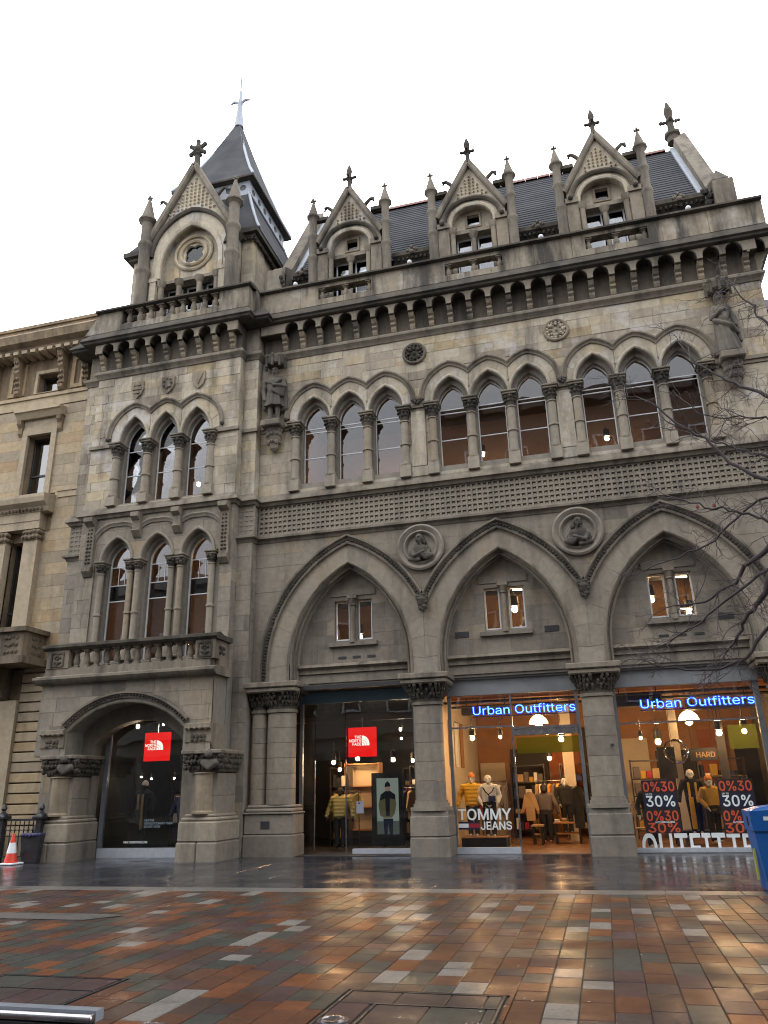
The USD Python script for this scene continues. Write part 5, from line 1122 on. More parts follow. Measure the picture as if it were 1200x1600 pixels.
for y in (1.0, 2.2): part(G, 'ceiling_pipe', tube([(-3.9, y, 3.5), (5.2, y, 3.5)], .035, 7), m_darkpaint)
part(G, 'shop_floor', bx(-3.98, 5.28, .5, 7.6, -.02, .012), m_wood)
part(G, 'shop_column', bx(-1.1, -.8, 4.6, 4.9, .01, 4.0), m_cream)
part(G, 'shop_column', bx(1.75, 1.95, 3.0, 3.2, .01, 4.0), m_cream)
frame('shop_wall', [bx(-13.3, -13.2, -.1, 8, 0, 4.1), bx(-4.15, -4.06, .72, 8, 0, 4.1), bx(-13.2, -4.15, 7.0, 7.1, 0, 4.1)], m_dk)
part(G, 'shop_ceiling', bx(-13.2, -4.15, -.1, 7, 3.9, 4.0), m_dk); part(G, 'shop_floor', bx(-13.2, -4.15, -.12, 7, -.02, .012), m_dk)
part(G, 'shop_wall', bx(-10.2, -9.9, -.1, 3.0, 0, 3.9), m_dk)

m_bulb = glow('bulb', (1, .58, .25), 380); m_bulb2 = glow('bulb_cool', (1, .8, .56), 200); m_shade = glow('lamp_shade_lit', (1, .66, .32), 12.0)
lamp_n = [0]
def spot(x, y, z, label, big=1.0, mat=None, rod=.3, group=None):
    t = thing('spot_lamp', label, 'lamp', (x, y, z), group)
    part(t, 'bulb', ball((x, y, z), .045*big, 1), mat or m_bulb, smooth=True)
    part(t, 'housing', cat([lathe([(.03, z+.05*big), (.065*big, z+.05*big), (.06*big, z+.2*big), (.02, z+.22*big)], x, y, 10), tube([(x, y, z+.2*big), (x, y, z+.2*big+rod)], .012, 5)]), m_darkpaint)
def pendant(x, y, z, label):
    t = thing('pendant_lamp', label, 'lamp', (x, y, z))
    part(t, 'shade', lathe([(.26, z), (.25, z+.03), (.21, z+.12), (.12, z+.2), (.05, z+.23)], x, y, 20), m_shade, smooth=30)
    part(t, 'bulb', ball((x, y, z-.05), .09, 2), m_bulb, smooth=True); part(t, 'cord', tube([(x, y, z+.22), (x, y, 3.75)], .012, 5), m_black)
pendant(-1.58, 3.0, 3.05, 'glowing dome pendant lamp above the open shop doorway'); pendant(2.26, 3.0, 2.98, 'glowing dome pendant lamp in the right-hand display window')
for x, y, z, l, b in ((-3.1, 1.0, 2.62, 'small spot lamp above the mannequin in the yellow jacket', 1.3), (-2.4, 1.0, 2.62, 'small spot lamp above the mannequin in the white sweater', .9), (-1.0, 2.6, 2.6, 'bright spot lamp behind the green frosted band of the doorway', 1.6), (2.75, 1.6, 2.55, 'bright round spot lamp right of the dome lamp', 1.5), (3.3, 1.5, 2.56, 'spot lamp at the top right corner of the right window', 1.3), (.95, 1.6, 2.5, 'dim spot lamp at the left of the right window', .8), (1.5, 4.0, 2.5, 'spot lamp deep in the shop left of the dome lamp', 1.6), (-1.5, 5.0, 2.2, 'small spot lamp deep inside the doorway', 1.3)):
    spot(x, y, z, l, b)
DARKL = [(-5.45, 3.0, 3.05), (-5.05, 3.4, 3.1), (-4.85, 3.0, 3.0), (-5.3, 4.2, 2.85), (-5.0, 4.4, 2.8), (-4.9, 4.8, 2.7), (-5.8, 4.5, 2.9)]
for k, p in enumerate(DARKL): spot(*p, 'small spot lamp on the dark shop ceiling, %s from the left' % ('third', 'fifth', 'seventh', 'fourth', 'second', 'sixth', 'first')[k], (.9, .7, .8, .6, .7, .8, .6)[k], m_bulb2, .3, 'spot lamps on the dark shop ceiling')
for k, p in enumerate([(-12.5, 1.2, 1.95), (-12.3, 1.4, 1.9), (-11.7, 1.6, 1.9), (-11.6, 1.4, 1.88), (-11.0, 1.6, 1.92), (-10.95, 1.3, 1.98)]): spot(*p, 'tiny spot lamp glinting behind the porch door glass, %s from the left' % ORD[k], .45, m_bulb2, .1, 'tiny spot lamps behind the porch door')
spot(-11.95, -.05, 3.2, 'bright spot lamp at the top of the porch doorway', 1.0, m_bulb2, .1)
spot(-11.4, .3, 3.25, 'small lamp just above the red sign in the porch', .6, m_bulb2, .1)
# mezzanine and tower lamps, seen through the small lit windows
for x, y, z, l in ((-6.2, 1.6, 5.5, 'lamp low inside the twin windows of the left arch'), (-1.85, 1.7, 5.95, 'lamp high inside the twin windows of the middle arch'), (-1.6, 2.0, 5.4, 'lamp low inside the twin windows of the middle arch'), (1.65, 1.6, 5.9, 'lamp high inside the twin windows of the right arch'), (2.55, 1.9, 5.5, 'lamp low inside the twin windows of the right arch'), (-1.0, 3.0, 6.6, 'strip lamp on the ceiling behind the middle arch windows'), (2.3, 2.6, 6.7, 'strip lamp on the ceiling behind the right arch windows')):
    spot(x, y, z, l, 1.8, None, .5)
for x, y, z, l in ((-11.4, .9, 7.9, 'chandelier bulb in the middle first-floor tower window'), (-10.1, .8, 8.0, 'chandelier bulb in the right first-floor tower window'), (-11.3, 1.2, 5.6, 'low lamp in the middle first-floor tower window')): spot(x, y, z, l, .85)
for x, l in ((-2.6, 'lamp low inside the middle group of upper windows'), (1.2, 'lamp low inside the right group of upper windows'), (-6.2, 'lamp low inside the left group of upper windows')): spot(x, 3.4, 11.35, l, 1.5, None, .1)
spot(-11.3, 1.2, 10.6, 'lamp low inside the upper tower windows', 1.3, None, .1)

m_strip = glow('strip_lit', (1, .8, .5), 14)
for x, y, z, l in ((-1.72, 2.2, 6.62, 'lit strip lamp high behind the left pane of the middle arch windows'), (1.5, 2.4, 6.66, 'lit strip lamp high behind the left pane of the right arch windows'), (2.5, 2.3, 6.62, 'lit strip lamp high behind the right pane of the right arch windows'), (2.42, 1.7, 5.62, 'lit strip lamp low behind the right pane of the right arch windows'), (-1.6, 2.6, 5.62, 'lit strip lamp low behind the middle arch windows'), (-5.6, 2.6, 6.62, 'lit strip lamp high behind the left arch windows')):
    t = thing('strip_lamp', l, 'lamp', (x, y, z)); part(t, 'tube', tube([(x-.2, y, z), (x+.2, y+.1, z)], .022, 6), m_strip, smooth=True); part(t, 'batten', bx(x-.22, x+.22, y-.03, y+.1, z+.03, z+.07), m_darkpaint)
# ------------------------------------------------------------------ signs
m_red = glow('red_lightbox', (1, .012, .01), .95); m_wht = glow('white_lettering_lit', (1, .93, .82), 1.2)
def facing(txt, h, x, y, z, bold=False, depth=.004):      # lettering upright in the facade plane, read from the street
    t = meshkit.text_mesh(txt, h, depth, bold); v = np.asarray(t.vertices)
    return np.stack([x+v[:, 0], y-v[:, 2], z+v[:, 1]], 1), np.asarray(t.faces)
def wid(m): return tris(m)[0][:, 0].max()-tris(m)[0][:, 0].min()
def right_text(txt, h, xr, y, z, bold=True):
    m = facing(txt, h, 0, y, z, bold); v, f = m; v = v.copy(); v[:, 0] += xr-v[:, 0].max(); return v, f
def red_sign(x, y, z, label):
    t = thing('red_light_box', label, 'sign', (x, y, z), 'red light box shop signs')
    w = .38
    part(t, 'light_box', cbx(x-w, x+w, y, y+.08, z, z+.74, .008), m_red)
    part(t, 'lettering', cat([right_text(s_, .07, x-.02, y-.006, z+.46-.088*i) for i, s_ in enumerate(('THE', 'NORTH', 'FACE'))]), m_wht)
    dome = Polygon([(x, z+.28), (x, z+.53)] + [(x+.2*math.sin(a), z+.33+.2*math.cos(a)) for a in np.linspace(0, math.pi/2, 9)] + [(x+.2, z+.28)])
    for r in (.075, .135): dome = dome.difference(Point(x, z+.28).buffer(r+.006).difference(Point(x, z+.28).buffer(r-.004)))
    part(t, 'emblem', prism(dome, y-.01, y-.003), m_wht)
    part(t, 'hanging_rod', tube([(x, y+.04, z+.735), (x, y+.04, z+1.0)], .012, 5), m_steel)
    return t
r1 = red_sign(-6.05, 1.2, 2.28, 'glowing red box sign with white lettering and dome in the left arch shop')
dup(r1, 'red_light_box', 'glowing red box sign with white lettering hanging inside the porch door', (-11.64+6.05, .45-1.2, 2.33-2.28))
m_neon = glow('blue_neon', (.012, .07, 1.0), 1.5); m_neoncore = glow('neon_core', (.22, .62, 1.0), 3.0); m_neonback = plain('neon_rail', (.02, .03, .12), .4)
def outline(txt, h, w):
    from trimesh.path.polygons import projected
    t = meshkit.text_mesh(txt, h, .01); out = []
    for c in t.split(only_watertight=False):
        p = projected(c, normal=[0, 0, 1]); q = projected(c, normal=[0, 0, 1], ignore_sign=False) if p is None else p
        m2 = [Polygon(c.vertices[f][:, :2]) for f, n_ in zip(c.faces, c.face_normals) if n_[2] > .9]
        out.append(unary_union([k_.buffer(1e-5) for k_ in m2]))
    g_ = unary_union(out); x0, _, x1, _ = g_.bounds
    return affinity.translate(affinity.scale(affinity.translate(g_, -x0, 0), w/(x1-x0), 1, origin=(0, 0)), 0, 0)
def neon(x, z, y, w, label):
    t = thing('neon_sign', label, 'sign', (x, y, z), 'blue neon shop signs')
    o = affinity.translate(outline('Urban Outfitters', .2, w), x, z)
    part(t, 'lettering', prism(o.buffer(.014).simplify(.002), y, y+.02), m_neon)
    part(t, 'tube_core', prism(o.buffer(-.0035).simplify(.001), y-.012, y-.002), m_neoncore)
    part(t, 'rail', bx(x-.02, x+w+.02, y+.03, y+.06, z-.06, z-.035), m_neonback)
    for k in (0.05, .5, .95): part(t, 'hanger', tube([(x+w*k, y+.045, z-.04), (x+w*k, y+.045, 3.6)], .008, 5), m_black)
    return t
n1 = neon(-3.03, 3.17, .9, 2.52, 'blue neon script sign over the doorway of the middle arch')
dup(n1, 'neon_sign', 'blue neon script sign across the top of the right display window', (4.04, 0, -.03))
m_vinyl = plain('white_vinyl', (.82, .88, .88), .5, 0, .03); m_navy = plain('navy_vinyl', (.015, .018, .05), .5); m_redv = plain('red_vinyl', (.35, .02, .04), .5); m_orange = plain('orange_print', (.62, .1, .035), .6, 0, .1); m_card = plain('dark_card', (.022, .014, .02), .6)
t = thing('window_lettering', 'white two-line lettering with small flag on the middle shop window', 'lettering', (-3.5, .62, .5))
def fit(txt, h, x0, x1, y, z, bold=True):
    v, f = facing(txt, h, 0, y, z, bold); v = v.copy(); v[:, 0] = x0+(v[:, 0]-v[:, 0].min())*(x1-x0)/(v[:, 0].max()-v[:, 0].min()); return v, f
part(t, 'lettering', fit('TOMMY', .235, -3.5, -2.23, .635, .735), m_vinyl); part(t, 'lettering', fit('JEANS', .17, -2.97, -2.23, .635, .515), m_vinyl)
part(t, 'flag_white', bx(-3.5, -3.26, .632, .64, .56, .65), m_vinyl); part(t, 'flag_red', bx(-3.258, -3.0, .632, .64, .56, .65), m_redv); part(t, 'flag_border', cat([bx(-3.5, -3.0, .632, .64, .652, .69), bx(-3.5, -3.0, .632, .64, .52, .558)]), m_navy)
t = thing('window_lettering', 'large white cut-off capital letters along the foot of the right shop window', 'lettering', (.6, .62, .1))
tm = trimesh.Trimesh(*facing('OUTFITTERS', .56, 0, .635, -.18, True), process=True).slice_plane([0, 0, .102], [0, 0, 1])
v = np.array(tm.vertices); v[:, 0] = .61+v[:, 0]*(2.95/v[:, 0].max()); part(t, 'lettering', (v, np.array(tm.faces)), m_vinyl)
def poster(x0, label):
    y = .626; t = thing('sale_poster', label, 'poster', (x0, y, .4), 'sale posters in the right display window')
    part(t, 'card', bx(x0, x0+.74, y, y+.012, .40, 1.52), m_card)
    part(t, 'band', bx(x0+.02, x0+.7, y-.004, y-.001, .93, 1.22), m_navy)
    for z, s_, h in ((1.28, '0%30', .2), (.66, '0%30', .2), (.42, '30%', .19)): part(t, 'lettering', fit(s_, h, x0+.03, x0+.71, y-.002, z), m_orange)
    part(t, 'lettering', fit('30%', .22, x0+.06, x0+.68, y-.008, .96), m_vinyl)
    part(t, 'lettering', fit('UP TO', .035, x0+.07, x0+.21, y-.008, 1.2), m_vinyl); part(t, 'lettering', fit('AUTUMN SAVERS', .04, x0+.2, x0+.62, y-.008, .61), m_vinyl)
    return t
p1 = poster(.78, 'dark sale poster with orange and white percentage lettering beside the left mannequin')
dup(p1, 'sale_poster', 'dark sale poster with orange and white percentage lettering partly behind the blue box', (1.62, 0, -.02))
# door vinyl of the porch
t = thing('window_lettering', 'small grey three-line lettering low on the porch door glass', 'lettering', (-11.6, -.23, .7))
for i, s_ in enumerate(('NUPTSE', 'REVOLUTIONARY THEN', 'ICONIC NOW')):
    part(t, 'lettering', facing(s_, .05, -11.42, -.23, .84-.075*i, True), plain('grey_vinyl', (.25, .32, .38), .5) if i == 0 else '/World/Looks/grey_vinyl')
t = thing('window_lettering', 'tiny pale web address line at the foot of the porch door glass', 'lettering', (-12, -.23, .3))
part(t, 'lettering', fit('WWW.THENORTHFACE.COM', .05, -11.98, -11.3, -.23, .33), m_vinyl)
# advertising screen with a man in a beanie
m_scr = glow('screen_ground', (.5, .58, .5), .33); m_scr2 = glow('screen_floor', (.25, .3, .27), .22); m_j1 = glow('screen_jacket', (.28, .26, .13), .22); m_j2 = glow('screen_dark', (.02, .022, .03), .3); m_sk = glow('screen_skin', (.55, .33, .25), .35)
t = thing('advert_screen', 'black framed upright screen showing a man in beanie and olive jacket', 'screen', (-5.3, .9, .12))
part(t, 'frame', prism(sbox(-5.72, .16, -4.92, 1.86).difference(sbox(-5.6, .42, -5.02, 1.73)), .88, .98), m_black); part(t, 'frame_back', bx(-5.7, -4.94, .97, .99, .2, 1.84), m_black)
part(t, 'picture', bx(-5.6, -5.02, .94, .95, .72, 1.73), m_scr); part(t, 'picture_floor', bx(-5.6, -5.02, .939, .949, .42, .718), m_scr2)
cx = -5.32
part(t, 'printed_trousers', prism(Polygon([(cx-.12, .78), (cx-.1, .42), (cx-.02, .42), (cx, .68), (cx+.04, .42), (cx+.12, .42), (cx+.13, .78)]), .93, .936), glow('screen_denim', (.03, .04, .07), .3))
part(t, 'printed_jacket', prism(Polygon([(cx-.1, .8), (cx-.2, .86), (cx-.24, 1.1), (cx-.18, 1.34), (cx-.04, 1.42), (cx+.06, 1.42), (cx+.2, 1.34), (cx+.22, 1.1), (cx+.18, .9), (cx+.1, .8)]), .93, .936), m_j1)
part(t, 'printed_yoke', prism(Polygon([(cx-.2, 1.2), (cx-.18, 1.34), (cx-.04, 1.43), (cx+.06, 1.43), (cx+.2, 1.34), (cx+.2, 1.22), (cx+.06, 1.25), (cx+.05, .84), (cx-.05, .84), (cx-.06, 1.25)]), .924, .929), m_j2)
part(t, 'printed_face', prism(affinity.scale(Point(cx+.01, 1.49).buffer(.065), 1, 1.25), .924, .929), m_sk); part(t, 'printed_beanie', prism(Polygon([(cx-.065, 1.52), (cx-.055, 1.6), (cx+.01, 1.66), (cx+.07, 1.6), (cx+.08, 1.53)]), .918, .923), m_j2)
t = thing('notice', 'white paper notice taped on the glass left of the advert screen', 'notice', (-6.0, .64, 1.0)); part(t, 'paper', bx(-6.05, -5.86, .636, .642, .92, 1.2), glow('notice_paper_glow', (.6, .62, .75), .3)); part(t, 'printed_mark', bx(-6.0, -5.95, .632, .635, 1.14, 1.17), m_navy)  # sheet is emissive: its brightness is painted in as glow

# ------------------------------------------------------------------ people, mannequins, garments
def figure(arm=((-.22, .0, .92), (-.24, -.03, .72), (.22, .0, .92), (.24, -.03, .72)), leg=.085, headr=.098):
    """1.45 tall upright figure facing -y; joints for skin, top and trousers"""
    sh, hip = 1.16, .76
    skin = head_m((0, -.005, 1.33), headr) + [bone((0, .0, 1.16), .05, (0, 0, 1.27), .045), bone((-.08, 0, .06), .045, (-.08, 0, hip), .08), bone((.08, 0, .06), .045, (.08, 0, hip), .08), hull(sph((-.08, -.1, .03), .032), sph((-.08, .03, .04), .04)), hull(sph((.08, -.1, .03), .032), sph((.08, .03, .04), .04)), hull(sph((-.14, 0, sh), .06), sph((.14, 0, sh), .06), sph((0, 0, hip+.05), .08))]
    for k, sx in ((0, -1), (2, 1)):
        e, h = arm[k], arm[k+1]; skin += [bone((sx*.19, 0, sh), .05, e, .04), bone(e, .04, h, .03)]
        d = np.array(h)-np.array(e); d = d/np.linalg.norm(d); o = np.cross(d, [0, 1, 0])
        skin.append(hull(sph(np.array(h)+d*.03, .026), sph(np.array(h)+d*.05+o*.012, .022)))
        for j in (-1.5, -.5, .5, 1.5): skin.append(bone(np.array(h)+d*.06+np.array([0, .012*j, 0]), .009, np.array(h)+d*(.12-.008*abs(j))+np.array([0, .014*j-.005, 0]), .007))
        skin.append(bone(np.array(h)+d*.03+np.array([0, -.025, 0]), .01, np.array(h)+d*.07+np.array([0, -.045, 0]), .008))
    top = [hull(sph((-.13, 0, sh), .075), sph((.13, 0, sh), .075), sph((-.075, 0, hip), .1), sph((.075, 0, hip), .1)), hull(sph((-.07, 0, 1.2), .06), sph((.07, 0, 1.2), .06))]
    for k, sx in ((0, -1), (2, 1)): top += [bone((sx*.19, 0, sh), .07, arm[k], .058), bone(arm[k], .058, np.array(arm[k])+(np.array(arm[k+1])-np.array(arm[k]))*.92, .046)]
    tr = [hull(sph((-.08, 0, .78), .105), sph((.08, 0, .78), .105)), bone((-.08, 0, .07), .058, (-.085, 0, .42), .07), bone((-.085, 0, .42), .072, (-.08, 0, .76), .1), bone((.08, 0, .07), .058, (.085, 0, .42), .07), bone((.085, 0, .42), .072, (.08, 0, .76), .1)]
    return smoothed(fuse(skin), .022, 4), smoothed(fuse(top), .03, 6), smoothed(fuse(tr), .03, 6)
m_skin = plain('skin', (.45, .28, .2), .5); m_mann = plain('mannequin_white', (.6, .58, .54), .4); m_yel = plain('yellow_fabric', (.75, .42, .02), .5, 0, .15, 8); m_whitefab = plain('white_fabric', (.7, .68, .64), .8); m_denim = plain('dark_denim', (.02, .022, .035), .8); m_grey = plain('grey_fabric', (.12, .1, .1), .9); m_blk = plain('black_fabric', (.012, .012, .013), .8); m_hair = plain('dark_hair', (.02, .013, .009), .6); m_mustard = plain('mustard_fabric', (.45, .26, .04), .8); m_tan = plain('tan_fabric', (.4, .26, .13), .8); m_ltan = plain('orange_hat', (.55, .2, .05), .9); m_purple = plain('blue_fabric', (.03, .03, .12), .6); m_olive = plain('olive_puffer', (.26, .22, .07), .5)
SKN, TOP, TRS = figure(((-.29, .02, .93), (-.33, -.05, .72), (.29, .02, .93), (.33, -.05, .72))); SKN2, TOP2, TRS2 = figure(((-.27, .02, .95), (-.2, -.12, .78), (.27, .02, .95), (.2, -.12, .78)))
def puffer(m, n=7, a=.022):
    v, f = tris(m); v = v.copy(); c = np.array([0, 0]); r = v[:, :2]; k = 1+a*3.2*np.abs(np.sin(v[:, 2]*math.pi*n/.62)); v[:, 0] *= k*1.04; v[:, 1] *= 1.1+(k-1)*3; return v, f
def dressed(name, label, catg, x, y, z, rot, top, trs, skin=None, s=1.0, hair=None, hat=None, puff=False, which=0, group=None):
    t = thing(name, label, catg, (x, y, z), group)
    a, b, c = ((SKN, TOP, TRS), (SKN2, TOP2, TRS2))[which]
    part(t, 'body', place(a, x, y, z, rot, s), skin or m_mann, smooth=True)
    part(t, 'jacket' if puff else 'top', place(puffer(b) if puff else b, x, y, z, rot, s), top, smooth=40 if puff else True); part(t, 'trousers', place(c, x, y, z, rot, s), trs, smooth=True)
    if hair: part(t, 'hair', place(smoothed(fuse([hull(sph((0, .012, 1.375), .104), sph((0, .05, 1.31), .085))]), .03, 3), x, y, z, rot, s), hair, smooth=True)
    if hat: part(t, 'hat', place(smoothed(fuse([hull(sph((0, .0, 1.40), .096), sph((0, .005, 1.45), .06))]), .03, 3), x, y, z, rot, s), hat, smooth=True)
    return t
def plinth(x, y, w, h): return bx(x-w, x+w, y-.25, y+.25, .013, h)
t = dressed('mannequin', 'mannequin in bright yellow puffer jacket and orange hat in the middle window', 'mannequin', -3.27, 1.5, .32, 0, m_yel, m_denim, hat=m_ltan, puff=True)
t = dressed('mannequin', 'white-headed mannequin in white sweater with strap across the chest', 'mannequin', -2.85, 1.5, .3, .15, m_whitefab, m_blk, which=1)
part(t, 'strap', place(tube([(-.17, -.02, 1.2), (-.08, -.15, 1.05), (.06, -.16, .9), (.12, -.13, .82)], .014, 6), -2.85, 1.5, .3, .15), m_blk); part(t, 'bag', place(cbx(-.02, .16, -.2, -.12, .82, .96, .02), -2.85, 1.5, .3, .15), m_purple)
part(t, 'strap', place(tube([(.17, -.02, 1.2), (.08, -.15, 1.05), (-.02, -.16, .98)], .012, 6), -2.85, 1.5, .3, .15), m_blk)
t = thing('display_plinth', 'low dark display block under the two mannequins of the middle window', 'plinth', (-3.0, 1.5, 0)); part(t, 'block', bx(-3.53, -2.45, 1.15, 1.85, .013, .3), m_dk); part(t, 'top_board', bx(-3.54, -2.44, 1.14, 1.86, .3, .318), m_brown)
dressed('person', 'person in grey top and dark trousers standing in the doorway, back to the street', 'person', -1.66, 4.0, .012, math.pi*.95, m_grey, m_denim, skin=m_skin, s=1.02, hair=m_hair)
dressed('mannequin', 'bald mannequin in a black coat right of the person in the doorway', 'mannequin', -1.12, 4.4, .2, .2, m_blk, m_blk, which=1)
dressed('mannequin', 'mannequin in black top with yellow strip trousers in the right window', 'mannequin', 1.98, 1.9, .3, 0, m_blk, m_blk)
dressed('mannequin', 'mannequin in mustard and black clothes right of centre in the right window', 'mannequin', 2.35, 1.7, .12, .4, m_mustard, m_blk, hat=m_ltan, which=1)
dressed('mannequin', 'dark dressed mannequin at the left edge of the left sale poster', 'mannequin', .92, 1.5, .05, .6, m_blk, m_denim)
t = thing('scarf', 'long bright yellow scarf hanging on the black mannequin in the right window', 'scarf', (1.95, 1.7, .6)); part(t, 'cloth', cat([cbx(1.86, 1.97, 1.72, 1.76, .42, 1.12, .01), cbx(2.03, 2.08, 1.72, 1.76, 1.0, 1.45, .01), cbx(1.87, 1.92, 1.72, 1.76, 1.12, 1.45, .01)]), m_yel)
def garment(x, y, z, w, h, mat, label, group, rot=0.0, puff=False):
    t = thing('garment', label, 'garment', (x, y, z), group)
    sh = Polygon([(-w*.5, -h), (-w*.55, -h*.45), (-w*.95, -h*.7), (-w*1.1, -h*.62), (-w*.6, -.06), (-w*.15, 0), (w*.15, 0), (w*.6, -.06), (w*1.1, -h*.62), (w*.95, -h*.7), (w*.55, -h*.45), (w*.5, -h)]).buffer(.012)
    v, f = prism(sh, -.05, .05); c = abs(v[:, 0])/(w*1.1)
    v = v.copy(); v[:, 1] *= 1.15-.75*c
    part(t, 'cloth', place((v, f), x, y, z, rot), mat); part(t, 'hanger', place(tube([(-w*.5, 0, -.07), (0, 0, .0), (w*.5, 0, -.07), (0, 0, .0), (0, 0, .07), (.02, 0, .09)], .007, 5), x, y, z, rot), m_steel)
def rail(x0, x1, y, h, label):
    t = thing('clothes_rail', label, 'clothes rail', ((x0+x1)/2, y, 0))
    part(t, 'bar', tube([(x0, y, h), (x1, y, h)], .016, 6), m_steel)
    for x in (x0, x1): part(t, 'post', tube([(x, y, .02), (x, y, h)], .016, 6), m_steel); part(t, 'foot', cbx(x-.02, x+.02, y-.22, y+.22, .012, .04, .006), m_steel)
rail(-7.1, -6.4, 2.0, 1.45, 'clothes rail left of the dark shop doorway with olive jackets'); rail(-5.9, -5.0, 2.6, 1.5, 'clothes rail behind the advert screen in the dark shop')
for k in range(5): garment(-7.0+.13*k, 2.0, 1.36, .24, .6, (m_olive, m_blk, m_olive, m_tan, m_olive)[k], '%s jacket, %s from the left on the rail left in the dark shop' % (('olive', 'black', 'olive', 'tan', 'olive')[k], ORD[k]), 'padded jackets on the left rail', 1.15)
for k in range(6): garment(-5.85+.15*k, 2.6, 1.41, .22, .7, (m_tan, m_olive, m_blk, m_mustard, m_purple, m_tan)[k], '%s coat, %s from the left on the rail behind the advert screen' % (('tan', 'olive', 'black', 'mustard', 'blue', 'tan')[k], ORD[k]), 'coats on the rail behind the screen', 1.2)
dressed('mannequin', 'headless looking mannequin in olive and black puffer left in the dark shop', 'mannequin', -6.72, 1.4, .1, 0, m_olive, m_blk, skin=m_blk, puff=True)
rail(-2.0, -1.2, 5.6, 1.6, 'clothes rail behind the person deep in the bright shop'); rail(-3.7, -2.6, 3.4, 1.6, 'clothes rail along the cream wall behind the mannequins'); rail(2.6, 3.6, 4.2, 1.6, 'clothes rail deep in the right window')
for k in range(7): garment(-1.95+.12*k, 5.6, 1.5, .2, .8, (m_tan, m_whitefab, m_blk, m_ltan, m_grey, m_mustard, m_blk)[k], '%s garment, %s from the left on the rail deep behind the doorway' % (('tan', 'white', 'black', 'orange', 'grey', 'mustard', 'black')[k], ORD[k]), 'garments on the rail behind the doorway', 1.2)
for k in range(7): garment(-3.6+.15*k, 3.4, 1.5, .2, .75, (m_purple, m_blk, m_redv, m_tan, m_tan, m_whitefab, m_grey)[k], '%s garment, %s from the left on the rail behind the display mannequins' % (('blue', 'black', 'red', 'tan', 'tan', 'white', 'grey')[k], ORD[k]), 'garments on the rail by the cream wall', 1.2)
for k in range(6): garment(2.7+.16*k, 4.2, 1.5, .2, .75, (m_tan, m_blk, m_mustard, m_redv, m_grey, m_tan)[k], '%s garment, %s from the left on the rail deep in the right window' % (('tan', 'black', 'mustard', 'red', 'grey', 'tan')[k], ORD[k]), 'garments on the rail of the right window', 1.2)
garment(-2.02, 3.4, 1.3, .2, .7, m_tan, 'tan coat hanging just left of the person in the doorway', None); garment(-.72, 2.2, 1.42, .24, .95, m_blk, 'long dark coat at the right jamb of the doorway', None, .8)
def table(x0, x1, y0, y1, h, label, mat):
    t = thing('display_table', label, 'table', ((x0+x1)/2, (y0+y1)/2, 0)); part(t, 'top', cbx(x0, x1, y0, y1, h-.05, h, .008), mat)
    for x in (x0+.04, x1-.04):
        for y in (y0+.04, y1-.04): part(t, 'leg', bx(x-.025, x+.025, y-.025, y+.025, .013, h-.051), m_darkpaint)
    part(t, 'shelf', bx(x0+.03, x1-.03, y0+.03, y1-.03, .25, .28), mat)
table(-1.45, -.75, 3.3, 3.9, .55, 'low display table right of the person in the doorway', m_brown); table(-2.0, -1.7, 3.0, 3.5, .5, 'small box shelf left of the person in the doorway', m_tan)
table(1.5, 2.5, 2.4, 3.0, .35, 'low dark display table behind the right window mannequins', m_blk)
for k in range(4):
    t = thing('folded_clothes', '%s folded clothes pile, %s from the left on the low doorway table' % (('white', 'tan', 'black', 'orange')[k], ORD[k]), 'clothes', (-1.35+.18*k, 3.5, .55), 'folded clothes on the low table'); part(t, 'pile', cat([cbx(-1.42+.18*k, -1.28+.18*k, 3.42, 3.6, .552+.03*j, .58+.03*j, .01) for j in range(2+k % 2)]), (m_whitefab, m_tan, m_blk, m_ltan)[k])
for k in range(3):
    t = thing('cloth_banner', '%s cloth banner high on the cream shop wall, %s from the street' % (('tan', 'white', 'dark tan')[k], ORD[k]), 'banner', (-3.95, 2.65+.9*k, 2.0), 'cloth banners on the cream wall')
    part(t, 'cloth', cbx(-3.97, -3.95, 2.4+.9*k, 2.9+.9*k, 2.0, 3.2, .005), (m_tan, m_whitefab, m_brown)[k]); part(t, 'rod', tube([(-3.94, 2.36+.9*k, 3.22), (-3.94, 2.94+.9*k, 3.22)], .012, 6), m_black)
t = thing('chair', 'slim pale wooden chair at the left edge of the right window', 'chair', (.75, 2.2, 0))
part(t, 'seat', cbx(.58, .92, 2.05, 2.4, .42, .45, .01), m_tan); part(t, 'backrest', cat([bx(.58, .92, 2.38, 2.4, .75, .85), bx(.58, .92, 2.38, 2.4, .95, 1.02)]), m_tan)
for x in (.6, .9):
    for y in (2.07, 2.39): part(t, 'leg', bx(x-.018, x+.018, y-.012, y+.012, .013, .42 if y < 2.2 else 1.05), m_tan)
t = thing('shelf_unit', 'lit shelf unit with folded goods left of the red sign in the dark shop', 'shelf', (-6.7, 3.4, 0))
part(t, 'carcass', cat([bx(-7.2, -7.16, 3.2, 3.6, .013, 2.2), bx(-6.2, -6.16, 3.2, 3.6, .013, 2.2)] + [bx(-7.16, -6.2, 3.2, 3.6, z, z+.03) for z in (.4, 1.0, 1.55, 2.15)]), m_brown)
part(t, 'back_panel', bx(-7.16, -6.2, 3.58, 3.6, .43, 2.15), m_cream)
spot(-6.7, 2.9, 2.3, 'spot lamp lighting the shelf unit in the dark shop', 1.3, m_bulb); spot(-5.4, 1.9, 2.2, 'spot lamp above the rail behind the advert screen', 1.2, m_bulb)
dressed('mannequin', 'slim mannequin with pale hat and long pale scarf behind the porch door', 'mannequin', -12.05, .7, .35, 0, m_blk, m_blk, skin=m_blk, hat=m_whitefab)
